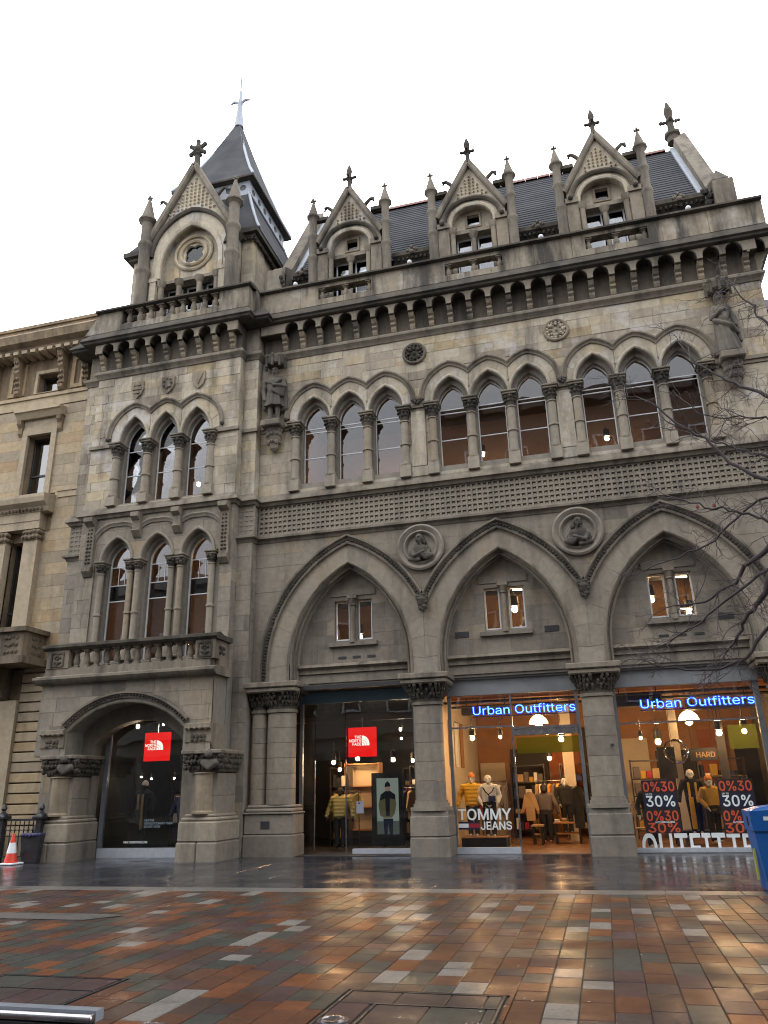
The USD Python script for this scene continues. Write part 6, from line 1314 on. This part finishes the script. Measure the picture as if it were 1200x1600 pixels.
t = thing('scarf', 'long pale scarf on the mannequin behind the porch door', 'scarf', (-12.0, .5, .5)); part(t, 'cloth', cat([cbx(-12.02, -11.95, .5, .53, .62, 1.5, .01), cbx(-12.14, -12.09, .5, .53, 1.1, 1.5, .01)]), m_tan)
dressed('mannequin', 'mannequin in blue padded jacket at the right of the porch door', 'mannequin', -10.95, .9, .2, 0, m_purple, m_blk, skin=m_blk, puff=True)

# back-of-shop fittings
m_char = plain('charcoal_panel', (.03, .028, .03), .7, 0, .3, 2); m_rust = plain('rust_panel', (.33, .1, .03), .7, 0, .2, 2)
for a, b, z0_, z1_, mt_ in ((-3.9, -3.1, .02, 2.2, m_cream), (-2.9, -1.7, .02, 2.6, m_char), (-1.65, -.7, 1.0, 2.9, m_rust), (-.6, .4, .02, 3.2, m_char), (.5, 1.4, .5, 2.8, m_cream), (1.6, 2.7, .02, 2.4, m_char), (2.9, 3.7, .4, 3.0, m_rust), (3.9, 5.1, .02, 2.5, m_char)):
    part(G, 'wall_panel', bx(a, b, 7.5, 7.59, z0_, z1_), mt_)
goods = [m_tan, m_whitefab, m_blk, m_redv, m_denim, m_mustard, m_grey, m_purple]
def shelving(x, y, w, label, seed):
    t = thing('shelving', label, 'shelving', (x, y, 0)); gg = random.Random(seed)
    part(t, 'carcass', cat([bx(x-w/2-.03, x-w/2, y, y+.4, .013, 2.1), bx(x+w/2, x+w/2+.03, y, y+.4, .013, 2.1)] + [bx(x-w/2, x+w/2, y, y+.4, z, z+.03) for z in (.2, .65, 1.1, 1.55, 2.05)]), m_darkpaint)
    for z in (.23, .68, 1.13, 1.58):
        xx = x-w/2+.04
        while xx < x+w/2-.14:
            q = gg.uniform(.1, .22); q = min(q, x+w/2-.03-xx); part(t, 'folded_goods', cbx(xx, xx+q-.015, y+.05, y+.35, z, z+gg.uniform(.1, .36), .012), gg.choice(goods)); xx += q
shelving(-2.3, 6.4, 1.0, 'dark shelving with folded goods deep behind the middle display window', 1); shelving(-.9, 6.6, .8, 'dark shelving with folded goods deep behind the doorway', 2)
shelving(1.2, 5.2, .9, 'dark shelving with folded goods deep at the left of the right window', 3); shelving(3.2, 5.6, 1.2, 'dark shelving with folded goods deep at the right of the right window', 4)
shelving(-5.4, 5.2, 1.1, 'shelving with folded goods behind the advert screen in the dark shop', 5); shelving(-12.0, 3.2, 1.3, 'shelving with folded goods deep behind the porch door', 6)
for x0_, z0_, w_, h_, l in ((1.32, 1.55, .42, .75, 'dark framed board hanging left of the mannequins in the right window'), (2.1, 1.95, .62, .3, 'dark board with pale letters above the mannequins in the right window'), (2.75, 1.1, .2, 1.5, 'tall dark banner right of the mannequins in the right window')):
    t = thing('hanging_board', l, 'board', (x0_, 2.3, z0_)); part(t, 'board', cbx(x0_, x0_+w_, 2.3, 2.34, z0_, z0_+h_, .005), m_char)
    for q in (.1, .9): part(t, 'wire', tube([(x0_+w_*q, 2.32, z0_+h_), (x0_+w_*q, 2.32, 3.72)], .006, 4), m_black)
    if w_ > .6: part(t, 'lettering', facing('HARD', .12, x0_+.12, 2.294, z0_+.08, True), m_tan)
t = thing('clear_balloon', 'crumpled clear plastic shape hanging below the dome lamp in the right window', 'decoration', (1.75, 2.0, 2.0))
b_ = trimesh.creation.icosphere(3, 1.0); vv = np.asarray(b_.vertices); vv = vv*(1+.35*(meshkit.fbm(vv*2.2+9, 3)-.5)[:, None])*[.3, .2, .3]+[1.75, 2.0, 2.18]
part(t, 'film', (vv, np.asarray(b_.faces)), glass('clear_film', 1.35, (.93, .92, .88), .08), smooth=True)
for x, y, z, w_, d_, l in ((-2.9, 2.2, 3.3, 1.3, .16, 'dark duct above the mannequins'), (1.0, 1.4, 3.25, 1.1, .3, 'dark boxed duct at the left top of the right window'), (3.0, 2.6, 3.2, 1.6, .16, 'dark duct at the right top of the right window')):
    t = thing('ceiling_duct', l, 'duct', (x, y, z)); part(t, 'duct', cbx(x-w_/2, x+w_/2, y, y+.3, z, z+d_, .02), m_darkpaint)
    for q in (-.4, .4): part(t, 'hanger', bx(x+w_*q-.015, x+w_*q+.015, y+.14, y+.16, z+d_, 3.72), m_black)
spot(-6.75, .95, 2.15, 'spot lamp shining on the olive puffer left in the dark shop', 1.1, m_bulb, .3)
part(G, 'shop_beam', bx(-13.2, -4.2, 2.4, 2.6, 3.3, 3.5), m_darkpaint)
part(G, 'pier_plate', bx(.2, .28, -.262, -.25, 2.25, 2.31), m_darkpaint)

shelving(-7.25, 2.9, .5, 'narrow shelving with folded goods at the left jamb inside the dark shop', 7); shelving(-5.0, 3.6, .7, 'low-lit shelving with folded goods right of the advert screen', 8)
spot(-7.0, 2.2, 2.0, 'spot lamp lighting the narrow shelving at the left of the dark shop', 1.0, m_bulb, .3); spot(-5.1, 2.9, 2.2, 'spot lamp lighting the shelving right of the advert screen', 1.0, m_bulb, .3)

# ================================================================== ground
def project(p):
    d = np.asarray(p, float)-CAM; z = d@fwd; return 600+FPX*(d@rgt)/z, 800-FPX*(d@upv)/z
def wet(name, ramp, rlo, rhi, interp=True, bump=.12, spec=.3):
    return M(name, {'g': ('geometry', {}), 'a': ('attribute', {'attribute': 'tint'}), 'r': ('rgb_ramp', {'ramp': ramp, 'interpolate': interp}),
        'n': ('noise_texture', {'scale': 22.0, 'detail': 5.0, 'roughness': .7}), 'fr': ('rgb_ramp', {'ramp': [(.3, (.72, .72, .72)), (.7, (1.25, 1.25, 1.25))]}),
        'mm': ('mix_color', {'blend_type': 'multiply', 'fac': 1.0, 'use_clamp': False}),
        'nw': ('noise_texture', {'scale': 1.1, 'detail': 3.0}), 'rr': ('map_range', {'from_min': .35, 'from_max': .65, 'to_min': rlo, 'to_max': rhi, 'clamp': True}),
        'ns': ('noise_texture', {'scale': 1.7, 'detail': 6.0, 'roughness': .7}), 's3': ('rgb_ramp', {'ramp': [(.32, (.6, .59, .58)), (.55, (1, 1, 1))]}), 'm3': ('mix_color', {'blend_type': 'multiply', 'fac': 1.0}),
        'nb': ('noise_texture', {'scale': 30.0, 'detail': 3.0}), 'b': ('bump', {'strength': bump, 'distance': .01}),
        'p': ('principled_bsdf', {'specular_ior_level': spec})},
        [('a.fac', 'r.fac'), ('g.position', 'n.vector'), ('n.fac', 'fr.fac'), ('r.color', 'mm.a'), ('fr.color', 'mm.b'), ('mm.result', 'm3.a'), ('g.position', 'ns.vector'), ('ns.fac', 's3.fac'), ('s3.color', 'm3.b'), ('m3.result', 'p.base_color'),
         ('g.position', 'nw.vector'), ('nw.fac', 'rr.value'), ('rr.result', 'p.roughness'), ('g.position', 'nb.vector'), ('nb.fac', 'b.height'), ('b.normal', 'p.normal')])
SETT = [(0, (.042, .044, .038)), (.19, (.05, .033, .025)), (.33, (.07, .033, .02)), (.52, (.084, .035, .019)), (.64, (.046, .035, .032)), (.75, (.125, .047, .021)), (.81, (.056, .034, .033)), (.9, (.165, .155, .14))]
m_sett = wet('wet_setts', [(a_, tuple(c_*.95 for c_ in q_)) for a_, q_ in SETT], .25, .5, False, .15, .13); m_flag = wet('wet_flags', [(0, (.012, .012, .014)), (1, (.022, .022, .025))], .1, .24, True, .08, .2); m_kerb = wet('wet_kerb', [(0, (.085, .082, .077)), (1, (.125, .12, .11))], .28, .45, True, .1, .2)
m_bed = wet('wet_joint', [(0, (.02, .018, .016)), (1, (.03, .027, .024))], .3, .5)
part('/World', 'ground', cat([bx(-150, 150, -150, 200, -.5, -.07)]), m_bed, tint=.5, kind='structure')
KY0, KY1 = -6.55, -6.1
gd = part('/World', 'setts_paving', bx(-22, 12, -16.5, KY0, -.066, -.012), m_bed, tint=.5, kind='structure')
COVERS = [sbox(-2.1, -13.35, -.86, -12.35), sbox(-5.3, -13.4, -4.06, -12.3)]
setts = []; g = random.Random(77); p_ = .237
def sett_mesh(x0, x1, y0, y1, h, c=.006):
    return np.array([[x0, y0, -.05], [x1, y0, -.05], [x1, y1, -.05], [x0, y1, -.05], [x0, y0, h-c], [x1, y0, h-c], [x1, y1, h-c], [x0, y1, h-c], [x0+c, y0+c, h], [x1-c, y0+c, h], [x1-c, y1-c, h], [x0+c, y1-c, h]]), np.array([[0, 1, 5], [0, 5, 4], [1, 2, 6], [1, 6, 5], [2, 3, 7], [2, 7, 6], [3, 0, 4], [3, 4, 7], [4, 5, 9], [4, 9, 8], [5, 6, 10], [5, 10, 9], [6, 7, 11], [6, 11, 10], [7, 4, 8], [7, 8, 11], [8, 9, 10], [8, 10, 11]])
k0 = int(-19/p_)
for k in range(k0, int(8/p_)):
    x0 = -.11+k*p_; y = KY0-g.uniform(0, .3)-.004
    y1 = KY0-.006
    while y1 > -16.3:
        L_ = g.choice((.27, .33, .4, .45, .45, .48)); y0 = y1-L_
        c = (x0+p_/2, (y0+y1)/2); u, v_ = project((c[0], c[1], 0))
        vis = -120 < u < 1320 and v_ < 1660
        near = -6 < c[0] < 4 and c[1] > -16.2
        if vis or near:
            cell = sbox(x0+.003, y0+.004, x0+p_-.003, y1-.004); hit = [cv for cv in COVERS if cv.intersects(cell)]
            t = g.random(); t = t if t < .9 or g.random() < .9 else .4
            ms = sett_mesh(x0+.003, x0+p_-.003, y0+.004, y1-.004, g.uniform(-.0025, .0025))
            if hit:
                rest = [q_ for q_ in polys(cell.difference(hit[0].buffer(.006, join_style=2))) if q_.area > .002]
                ms = prism_z(rest[0], -.05, 0.0) if rest else None
            a = 0
            if 0 < u < 1200 and v_ < 1600:
                q = [project((X, Y, 0)) for X, Y in ((x0, y0), (x0+p_, y0), (x0+p_, y1), (x0, y1))]; a = Polygon(q).area
            if ms is not None: setts.append((a, ms, t))
        y1 = y0
setts.sort(key=lambda s: -s[0])
for a, m_, t in setts[:300]: part(gd, 'sett', m_, m_sett, tint=t)
part(gd, 'small_setts', cat([s[1] for s in setts[300:]]), m_sett, tint=np.repeat([s[2] for s in setts[300:]], [len(tris(s[1])[0]) for s in setts[300:]]), kind='stuff')
fl = part('/World', 'flagstone_pavement', bx(-22, 12, KY1, 1.0, -.066, -.014), m_bed, tint=.3, kind='structure')
g = random.Random(12); y = KY1; row = 0
while y < -.35:
    d = g.choice((.6, .7, .8)); x = -21+g.uniform(0, 1)
    while x < 9:
        w = g.uniform(.8, 1.25); u, v_ = project((x+w/2, y+d/2, 0))
        if -150 < u < 1350: part(fl, 'flagstone', sett_mesh(x+.003, x+w-.003, y+.003, y+d-.003, g.uniform(-.001, .001), .004), m_flag, tint=g.random())
        x += w
    y += d; row += 1
part(fl, 'foot_strip', bx(-21, 9, y+.003, .95, -.05, .003), m_kerb, tint=.1)
kb = part('/World', 'kerb', bx(-22, 12, KY0+.002, KY1-.002, -.066, -.012), m_bed, tint=.4, kind='structure')
x = -21
while x < 8:
    w = g.uniform(.9, 1.3); part(kb, 'kerb_stone', sett_mesh(x+.003, x+w-.003, KY0+.004, KY1-.004, .002), m_kerb, tint=g.random()); x += w
# access covers with inset pavers
def cover(x0, x1, y0, y1, label):
    t = thing('access_cover', label, 'cover', ((x0+x1)/2, (y0+y1)/2, 0))
    part(t, 'tray', bx(x0, x1, y0, y1, -.06, -.02), m_bed, tint=.2)
    yb = y0+(y1-y0)*.62; fr = []
    for a, b, c, d in ((x0, x1, y1-.02, y1), (x0, x1, y0, y0+.02), (x0, x0+.02, y0+.02, y1-.02), (x1-.02, x1, y0+.02, y1-.02), (x0+.3, x1-.02, yb-.012, yb+.012), (x0+.29, x0+.31, y0+.02, yb), ): fr.append(bx(a, b, c, d, -.02, .003))
    part(t, 'steel_frame', cat(fr), m_black)
    gg = random.Random(int(x0*10))
    for (a, b, c, d) in ((x0+.02, x1-.02, yb+.014, y1-.02), (x0+.31, x1-.02, y0+.02, yb-.012), (x0+.02, x0+.29, y0+.02, yb)):
        xx = a
        while xx < b-.05:
            w = min(gg.uniform(.22, .42), b-xx); part(t, 'inset_paver', sett_mesh(xx+.003, xx+w-.003, c+.003, d-.003, 0), m_sett, tint=gg.choice((.05, .65, .82, .05, .65, .72, .9))); xx += w
cover(-2.08, -.88, -13.33, -12.37, 'framed paver access cover at the bottom middle of the setts'); cover(-5.28, -4.08, -13.38, -12.32, 'framed paver access cover at the bottom left of the setts')
def glight(x, y, label):
    t = thing('ground_light', label, 'ground light', (x, y, 0), 'round recessed ground lights')
    v, f = sweep([(x+.075*math.cos(a), y+.075*math.sin(a)) for a in np.linspace(0, 6.2832, 25)[:-1]], [(-.01, -.005), (-.008, .012), (.008, .012), (.012, -.005)], mode='xy', closed=True)
    part(t, 'steel_ring', (v, f), m_steel, smooth=40); part(t, 'lens', lathe([(.066, -.01), (.066, .006)], x, y, 24), m_black); part(t, 'housing', lathe([(.11, -.02), (.11, .0035)], x, y, 24), m_darkpaint)
    return t
g1 = glight(-1.95, -13.19, 'round steel-ringed ground light at the corner of the middle access cover'); dup(g1, 'ground_light', 'round steel-ringed ground light cut by the bottom edge right of centre', (.95, -.02, 0))
t = thing('grit_patch', 'grey worn tarmac patch set in the setts near the left edge', 'tarmac patch', (-7.2, -9.2, 0)); part(t, 'surface', prism_z(Polygon([(-8.3, -9.42), (-7.6, -9.5), (-6.5, -9.5), (-6.2, -9.1), (-6.45, -9.02), (-8.2, -9.02)]), .003, .008), m_kerb, tint=.2)
g = random.Random(3)
pts = [(g.uniform(-7, 3), g.uniform(-13.2, -1.5)) for _ in range(60)]
lt = part('/World', 'fallen_specks', cat([(np.array([[x-.012, y, .006], [x, y-.014, .007], [x+.014, y+.003, .009], [x+.002, y+.016, .006]]), np.array([[0, 1, 2], [0, 2, 3]])) for x, y in pts]), plain('pale_litter', (.5, .47, .42), .7), kind='stuff', label='scattered pale specks of litter on the wet paving', cat='litter')

# ================================================================== street furniture
t = thing('traffic_cone', 'orange and white traffic cone at the far left edge of the pavement', 'traffic cone', (-13.74, -2.12, 0))
cx, cy = -13.74, -2.12; m_cone = plain('cone_orange', (.65, .05, .025), .45, 0, .08); m_conew = plain('cone_white', (.7, .72, .75), .4)
rr = lambda z: .155-.125*(z/.68)
part(t, 'base', cbx(cx-.21, cx+.21, cy-.21, cy+.21, .004, .045, .012), m_conew); part(t, 'lower_cone', lathe([(rr(.04), .045), (rr(.25), .25)], cx, cy, 22), m_cone, smooth=40); part(t, 'reflective_sleeve', lathe([(rr(.25)+.004, .251), (rr(.48)+.004, .48)], cx, cy, 22), m_conew, smooth=40); part(t, 'upper_cone', lathe([(rr(.48), .481), (rr(.66), .66), (.02, .69)], cx, cy, 22), m_cone, smooth=40)
t = thing('litter_bin', 'squat black bin between the traffic cone and the tower', 'bin', (-13.45, -1.8, 0))
part(t, 'body', hexa([(-13.66, -1.86, .004), (-13.24, -1.86, .004), (-13.24, -1.72, .004), (-13.66, -1.72, .004)], [(-13.72, -1.89, .6), (-13.19, -1.89, .6), (-13.19, -1.7, .6), (-13.72, -1.7, .6)]), m_black); part(t, 'lid', cbx(-13.74, -13.17, -1.91, -1.69, .602, .67, .02), plain('bin_lid', (.02, .025, .06), .35)); part(t, 'bag', blobs([(-13.66+.1*i, -1.9, .63) for i in range(5)], .045, 3), m_purple)
t = thing('iron_railing', 'black cast iron railing with finial post in front of the neighbouring building', 'railing', (-13.45, -1.6, 0))
part(t, 'post', cat([bx(-13.52, -13.38, -1.67, -1.53, 0, .98), cbx(-13.6, -13.3, -1.75, -1.45, .98, 1.06, .02), lathe([(.15, 1.06), (.12, 1.1), (.05, 1.14), (.04, 1.18), (.075, 1.22), (.06, 1.28), (.01, 1.34)], -13.45, -1.6, 10)]), m_black, smooth=35)
part(t, 'post', cat([bx(-14.62, -14.48, -1.67, -1.53, 0, .98), cbx(-14.7, -14.4, -1.75, -1.45, .98, 1.06, .02), lathe([(.15, 1.06), (.12, 1.1), (.05, 1.14), (.04, 1.18), (.075, 1.22), (.06, 1.28), (.01, 1.34)], -14.55, -1.6, 10)]), m_black, smooth=35)
part(t, 'top_rail', bx(-16.5, -13.52, -1.63, -1.57, .94, .99), m_black); part(t, 'bottom_rail', bx(-16.5, -13.52, -1.62, -1.58, .12, .15), m_black); part(t, 'middle_rail', bx(-16.5, -13.52, -1.615, -1.585, .72, .74), m_black)
for k in range(22):
    x = -13.64-.13*k
    part(t, 'baluster', cat([tube([(x, -1.6, .13), (x, -1.6, .95)], .013, 5), ball((x, -1.6, .73), (.028, .028, .05), 0)]), m_black)
m_bin = plain('blue_plastic', (.006, .075, .27), .38, 0, .08, 3)
t = thing('blue_bin', 'bright blue plastic street bin cut off by the right edge of the photo', 'bin', (2.3, -6.2, 0))
bw0, bw1, by0, by1 = 1.95, 2.75, -6.42, -5.75
part(t, 'body', hexa([(bw0+.04, by0+.03, .02), (bw1, by0+.03, .02), (bw1, by1-.03, .02), (bw0+.04, by1-.03, .02)], [(bw0-.03, by0, .78), (bw1, by0, .78), (bw1, by1, .78), (bw0-.03, by1, .78)]), m_bin)
part(t, 'hood', cat([hexa([(bw0-.045, by0-.015, .79), (bw1, by0-.015, .79), (bw1, by1+.015, .79), (bw0-.045, by1+.015, .79)], [(bw0-.055, by0-.015, 1.05), (bw1, by0-.015, 1.09), (bw1, by1+.015, 1.09), (bw0-.055, by1+.015, 1.05)]), hexa([(bw0-.055, by0-.015, 1.052), (bw1, by0-.015, 1.092), (bw1, by1+.015, 1.092), (bw0-.055, by1+.015, 1.052)], [(bw0+.1, by0+.1, 1.1), (bw1, by0+.1, 1.17), (bw1, by1-.1, 1.17), (bw0+.1, by1-.1, 1.1)])]), m_bin)
part(t, 'seam', bx(bw0-.035, bw1, by0-.005, by1+.005, .78, .79), m_black); part(t, 'slot', bx(bw0-.06, bw0-.045, by0+.25, by0+.34, .86, .98), m_black); part(t, 'label_plate', bx(2.06, 2.14, by0-.022, by0-.016, .93, .98), m_white); part(t, 'side_strip', bx(bw0-.045, bw0-.02, by0+.26, by0+.33, .15, .55), plain('yellow_strip', (.4, .4, .08), .5))
for x in (bw0+.1, bw0+.4): part(t, 'foot', lathe([(.05, 0), (.05, .03)], x, by0+.06, 10), m_black)
t = thing('bench', 'polished steel topped bench end at the bottom left corner', 'bench', (-4.0, -13.9, 0))
H_ = .42
def G2(u, v, z):
    d = fwd + rgt*(u-600)/FPX - upv*(v-800)/FPX; s_ = (z-CAM[2])/d[2]; return CAM + d*s_
c0 = G2(163, 1574, H_); c1 = G2(0, 1566, H_)
dx_ = (c1-c0)/np.linalg.norm(c1-c0)
bench_len = 1.6; px = np.array([-dx_[1], dx_[0], 0]); px = px if px[1] < 0 else -px
def slab(a, length, depth, z0, z1, off=0.0):
    A = a + px*off; B = A + dx_*length; q = [A, B, B+px*depth, A+px*depth]
    return hexa([(p[0], p[1], z0) for p in q], [(p[0], p[1], z1) for p in q])
part(t, 'seat_slab', slab(c0, bench_len, .07, H_-.05, H_, 0), m_frame); part(t, 'shadow_gap', slab(c0, bench_len, .012, H_-.06, H_-.03, .071), m_black)
part(t, 'steel_tube', tube([c0+px*.105-np.array([0, 0, .028]), c0+dx_*bench_len+px*.105-np.array([0, 0, .028])], .022, 12), m_steel, smooth=True); part(t, 'front_panel', slab(c0, bench_len, .02, H_-.2, H_-.052, .11), m_darkpaint)
part(t, 'support', slab(c0+dx_*.25, .12, .4, 0, H_-.092, .04), m_darkpaint); part(t, 'support', slab(c0+dx_*1.2, .12, .4, 0, H_-.092, .04), m_darkpaint)
t = thing('bollard_cap', 'small steel bollard cap just showing at the bottom edge beside the bench', 'bollard', (-3.2, -13.5, 0)); q = G2(242, 1596, .3)
part(t, 'cap', cbx(q[0]-.07, q[0]+.07, q[1]-.16, q[1], .24, .3, .01), m_steel); part(t, 'shaft', bx(q[0]-.05, q[0]+.05, q[1]-.14, q[1]-.02, 0, .24), m_darkpaint)

# ================================================================== tree at the right edge
m_bark = plain('bark', (.045, .035, .036), .85, 0, .3, 14, .4); m_twig = plain('twig_bark', (.06, .045, .045), .8, 0, .3, 9)
def pp(u, v, y):
    d = fwd + rgt*(u-600)/FPX - upv*(v-800)/FPX; return CAM + d*((y-CAM[1])/d[1])
T = thing('bare_tree', 'leafless street tree whose dark branches reach in from the right edge', 'tree', (4.6, -7.0, 0))
tx, ty = 4.9, -7.0
trunk = [(tx, ty, 0), (tx+.03, ty, 1.2), (tx-.02, ty+.03, 2.4), (tx+.02, ty, 3.4), (tx+.06, ty+.05, 4.6), (tx+.02, ty, 6.0), (tx+.1, ty+.1, 7.6), (tx, ty, 9.5)]
part(T, 'trunk', tube(trunk, [.2, .16, .14, .13, .11, .085, .055, .02], 10), m_bark, smooth=True)
LIMBS = [   # image path of each limb, its depth, where it leaves the trunk, thickness
    ([(1240, 800), (1200, 917), (1183, 942), (1163, 969), (1147, 1002), (1130, 1027)], -7.2, 4.2, .055), ([(1260, 800), (1199, 854), (1166, 884), (1147, 911), (1097, 942), (1040, 950)], -6.7, 4.6, .05),
    ([(1260, 770), (1199, 752), (1169, 741), (1136, 722), (1106, 685), (1070, 672), (1026, 634), (996, 620), (976, 618)], -7.6, 5.0, .03), ([(1270, 735), (1199, 713), (1177, 708), (1125, 694), (1060, 672)], -6.4, 5.2, .03),
    ([(1290, 660), (1200, 616), (1181, 612), (1147, 599), (1109, 579), (1080, 560), (1064, 540)], -7.2, 5.6, .032), ([(1290, 600), (1200, 508), (1180, 481), (1156, 460), (1136, 440)], -6.8, 6.4, .026),
    ([(1270, 900), (1200, 985), (1165, 1035), (1100, 1050), (1040, 1045), (1000, 1030)], -6.9, 4.0, .028), ([(1280, 850), (1200, 812), (1150, 800), (1100, 790), (1045, 775)], -7.9, 4.6, .024), ([(1280, 820), (1200, 770), (1160, 800), (1110, 850), (1060, 870), (1010, 890)], -6.2, 4.8, .024), ([(1290, 700), (1210, 660), (1170, 650), (1120, 655), (1085, 640)], -7.5, 5.4, .018), ([(1280, 880), (1210, 880), (1150, 930), (1090, 975), (1050, 1000)], -7.4, 4.3, .028)]
g = np.random.default_rng(4); twigs = []; ntw = 0
def grow(p0, d, L, r, depth):
    n = 6; pts = [p0]; d = d/np.linalg.norm(d)
    for i in range(n):
        d = d + g.normal(0, .20, 3) + np.array([0, 0, -.015]); d /= np.linalg.norm(d); pts.append(pts[-1]+d*L/n)
    twigs.append(tube(pts, np.linspace(r, r*.45, n+1), 4))
    if depth:
        for k in range(g.integers(2, 5)):
            i = g.integers(1, n); dd = d + g.normal(0, .75, 3); grow(pts[i], dd, L*g.uniform(.4, .75), r*.62, depth-1)
for path, y, zt, r in LIMBS:
    P = [pp(u, v, y+.12*i) for i, (u, v) in enumerate(path)]
    zz = P[0][2]+.3; s0 = np.array([np.interp(zz-.5, [q[2] for q in trunk], [q[0] for q in trunk]), ty, max(zz-.7, 2.6)])
    Q = np.vstack([[s0], P]); m = 24
    tt = np.linspace(0, len(Q)-1, m); C_ = np.stack([np.interp(tt, np.arange(len(Q)), Q[:, i]) for i in range(3)], 1)
    for _ in range(2): C_[1:-1] = (C_[:-2]+2*C_[1:-1]+C_[2:])/4
    C_[1:-1] += g.normal(0, .018, (m-2, 3))
    part(T, 'limb', tube(C_, np.linspace(r*1.25, .009, m), 7), m_bark, smooth=True)
    for k in range(14):
        i = g.integers(5, m-1); d = (C_[min(i+1, m-1)]-C_[i]); d /= np.linalg.norm(d); dd = d*.8+g.normal(0, .6, 3); grow(C_[i], dd, g.uniform(.3, .85), .0075, 2)
    grow(C_[-1], C_[-1]-C_[-2], .6, .008, 2)
for k in range(14):     # higher limbs out of the frame
    z = g.uniform(5.5, 9); a = g.uniform(-1.2, 1.6); b = np.array([tx, ty, z]); pts = [b+np.array([math.cos(a), math.sin(a), .6])*t*2.0+g.normal(0, .05, 3) for t in np.linspace(0, 1, 7)]
    part(T, 'limb', tube(pts, np.linspace(.045, .01, 7), 6), m_bark, smooth=True)
part(T, 'twigs', cat(twigs), m_twig, kind='stuff', label='fine tangle of bare twigs')
part(T, 'dead_leaf', cat([ball(pp(u, v, -7.2), (.03, .01, .035), 0) for u, v in ((1116, 790), (1090, 792))]), plain('dead_leaf', (.2, .04, .03), .7))

# ================================================================== beyond and behind
FB = thing('far_building', 'dark distant building glimpsed at the right edge beyond the corner', 'building', (16, 26, 0))
m_far = plain('far_stone', (.11, .1, .12), .8)
part(FB, 'wall', bx(12.3, 24, 26, 34, 0, 28.4), m_far); part(FB, 'parapet', bx(12.2, 24.3, 25.7, 34.3, 28.4, 29.1), m_far)
for r_ in range(7):
    for c_ in range(4): w = part(FB, 'window', bx(12.8+2.8*c_, 14.2+2.8*c_, 25.95, 26.02, 3+3.4*r_, 5.2+3.4*r_), m_darkpaint)
def opposite(x0, x1, h, label, seed, mat):
    yb = -23.5; B = thing('opposite_building', label, 'building', ((x0+x1)/2, yb, 0))
    part(B, 'wall', bx(x0, x1, yb-8, yb, 0, h), mat); part(B, 'cornice', cat([bx(x0-.0, x1, yb, yb+.5, h-.9, h-.5), bx(x0, x1, yb, yb+.25, 4.4, 4.9)]), mat)
    n = int((x1-x0)/2.6); m = int((h-6)/3.3)
    for r_ in range(m):
        for c_ in range(n):
            x = x0+(x1-x0)*(c_+.5)/n; z = 5.6+3.3*r_
            w = part(B, 'window', prism(sbox(x-.65, z, x+.65, z+2.0).difference(sbox(x-.55, z+.1, x+.55, z+1.9)), yb+.002, yb+.12), m_white); part(w, 'pane', bx(x-.56, x+.56, yb+.02, yb+.03, z+.09, z+1.91), m_darkpaint)
    for c_ in range(n): part(B, 'shop_window', bx(x0+(x1-x0)*c_/n+.25, x0+(x1-x0)*(c_+1)/n-.25, yb+.01, yb+.06, .4, 3.6), m_darkpaint)
opposite(-9.5, 14, 24, 'tall stone building across the street behind the camera', 1, plain('opposite_stone', (.14, .115, .1), .85)); opposite(14.1, 34, 21, 'red sandstone building across the street to the right behind the camera', 2, plain('opposite_red', (.15, .08, .06), .85)); opposite(-40, -9.6, 14.5, 'lower pale building across the street to the left behind the camera', 3, plain('opposite_pale', (.18, .165, .145), .85))
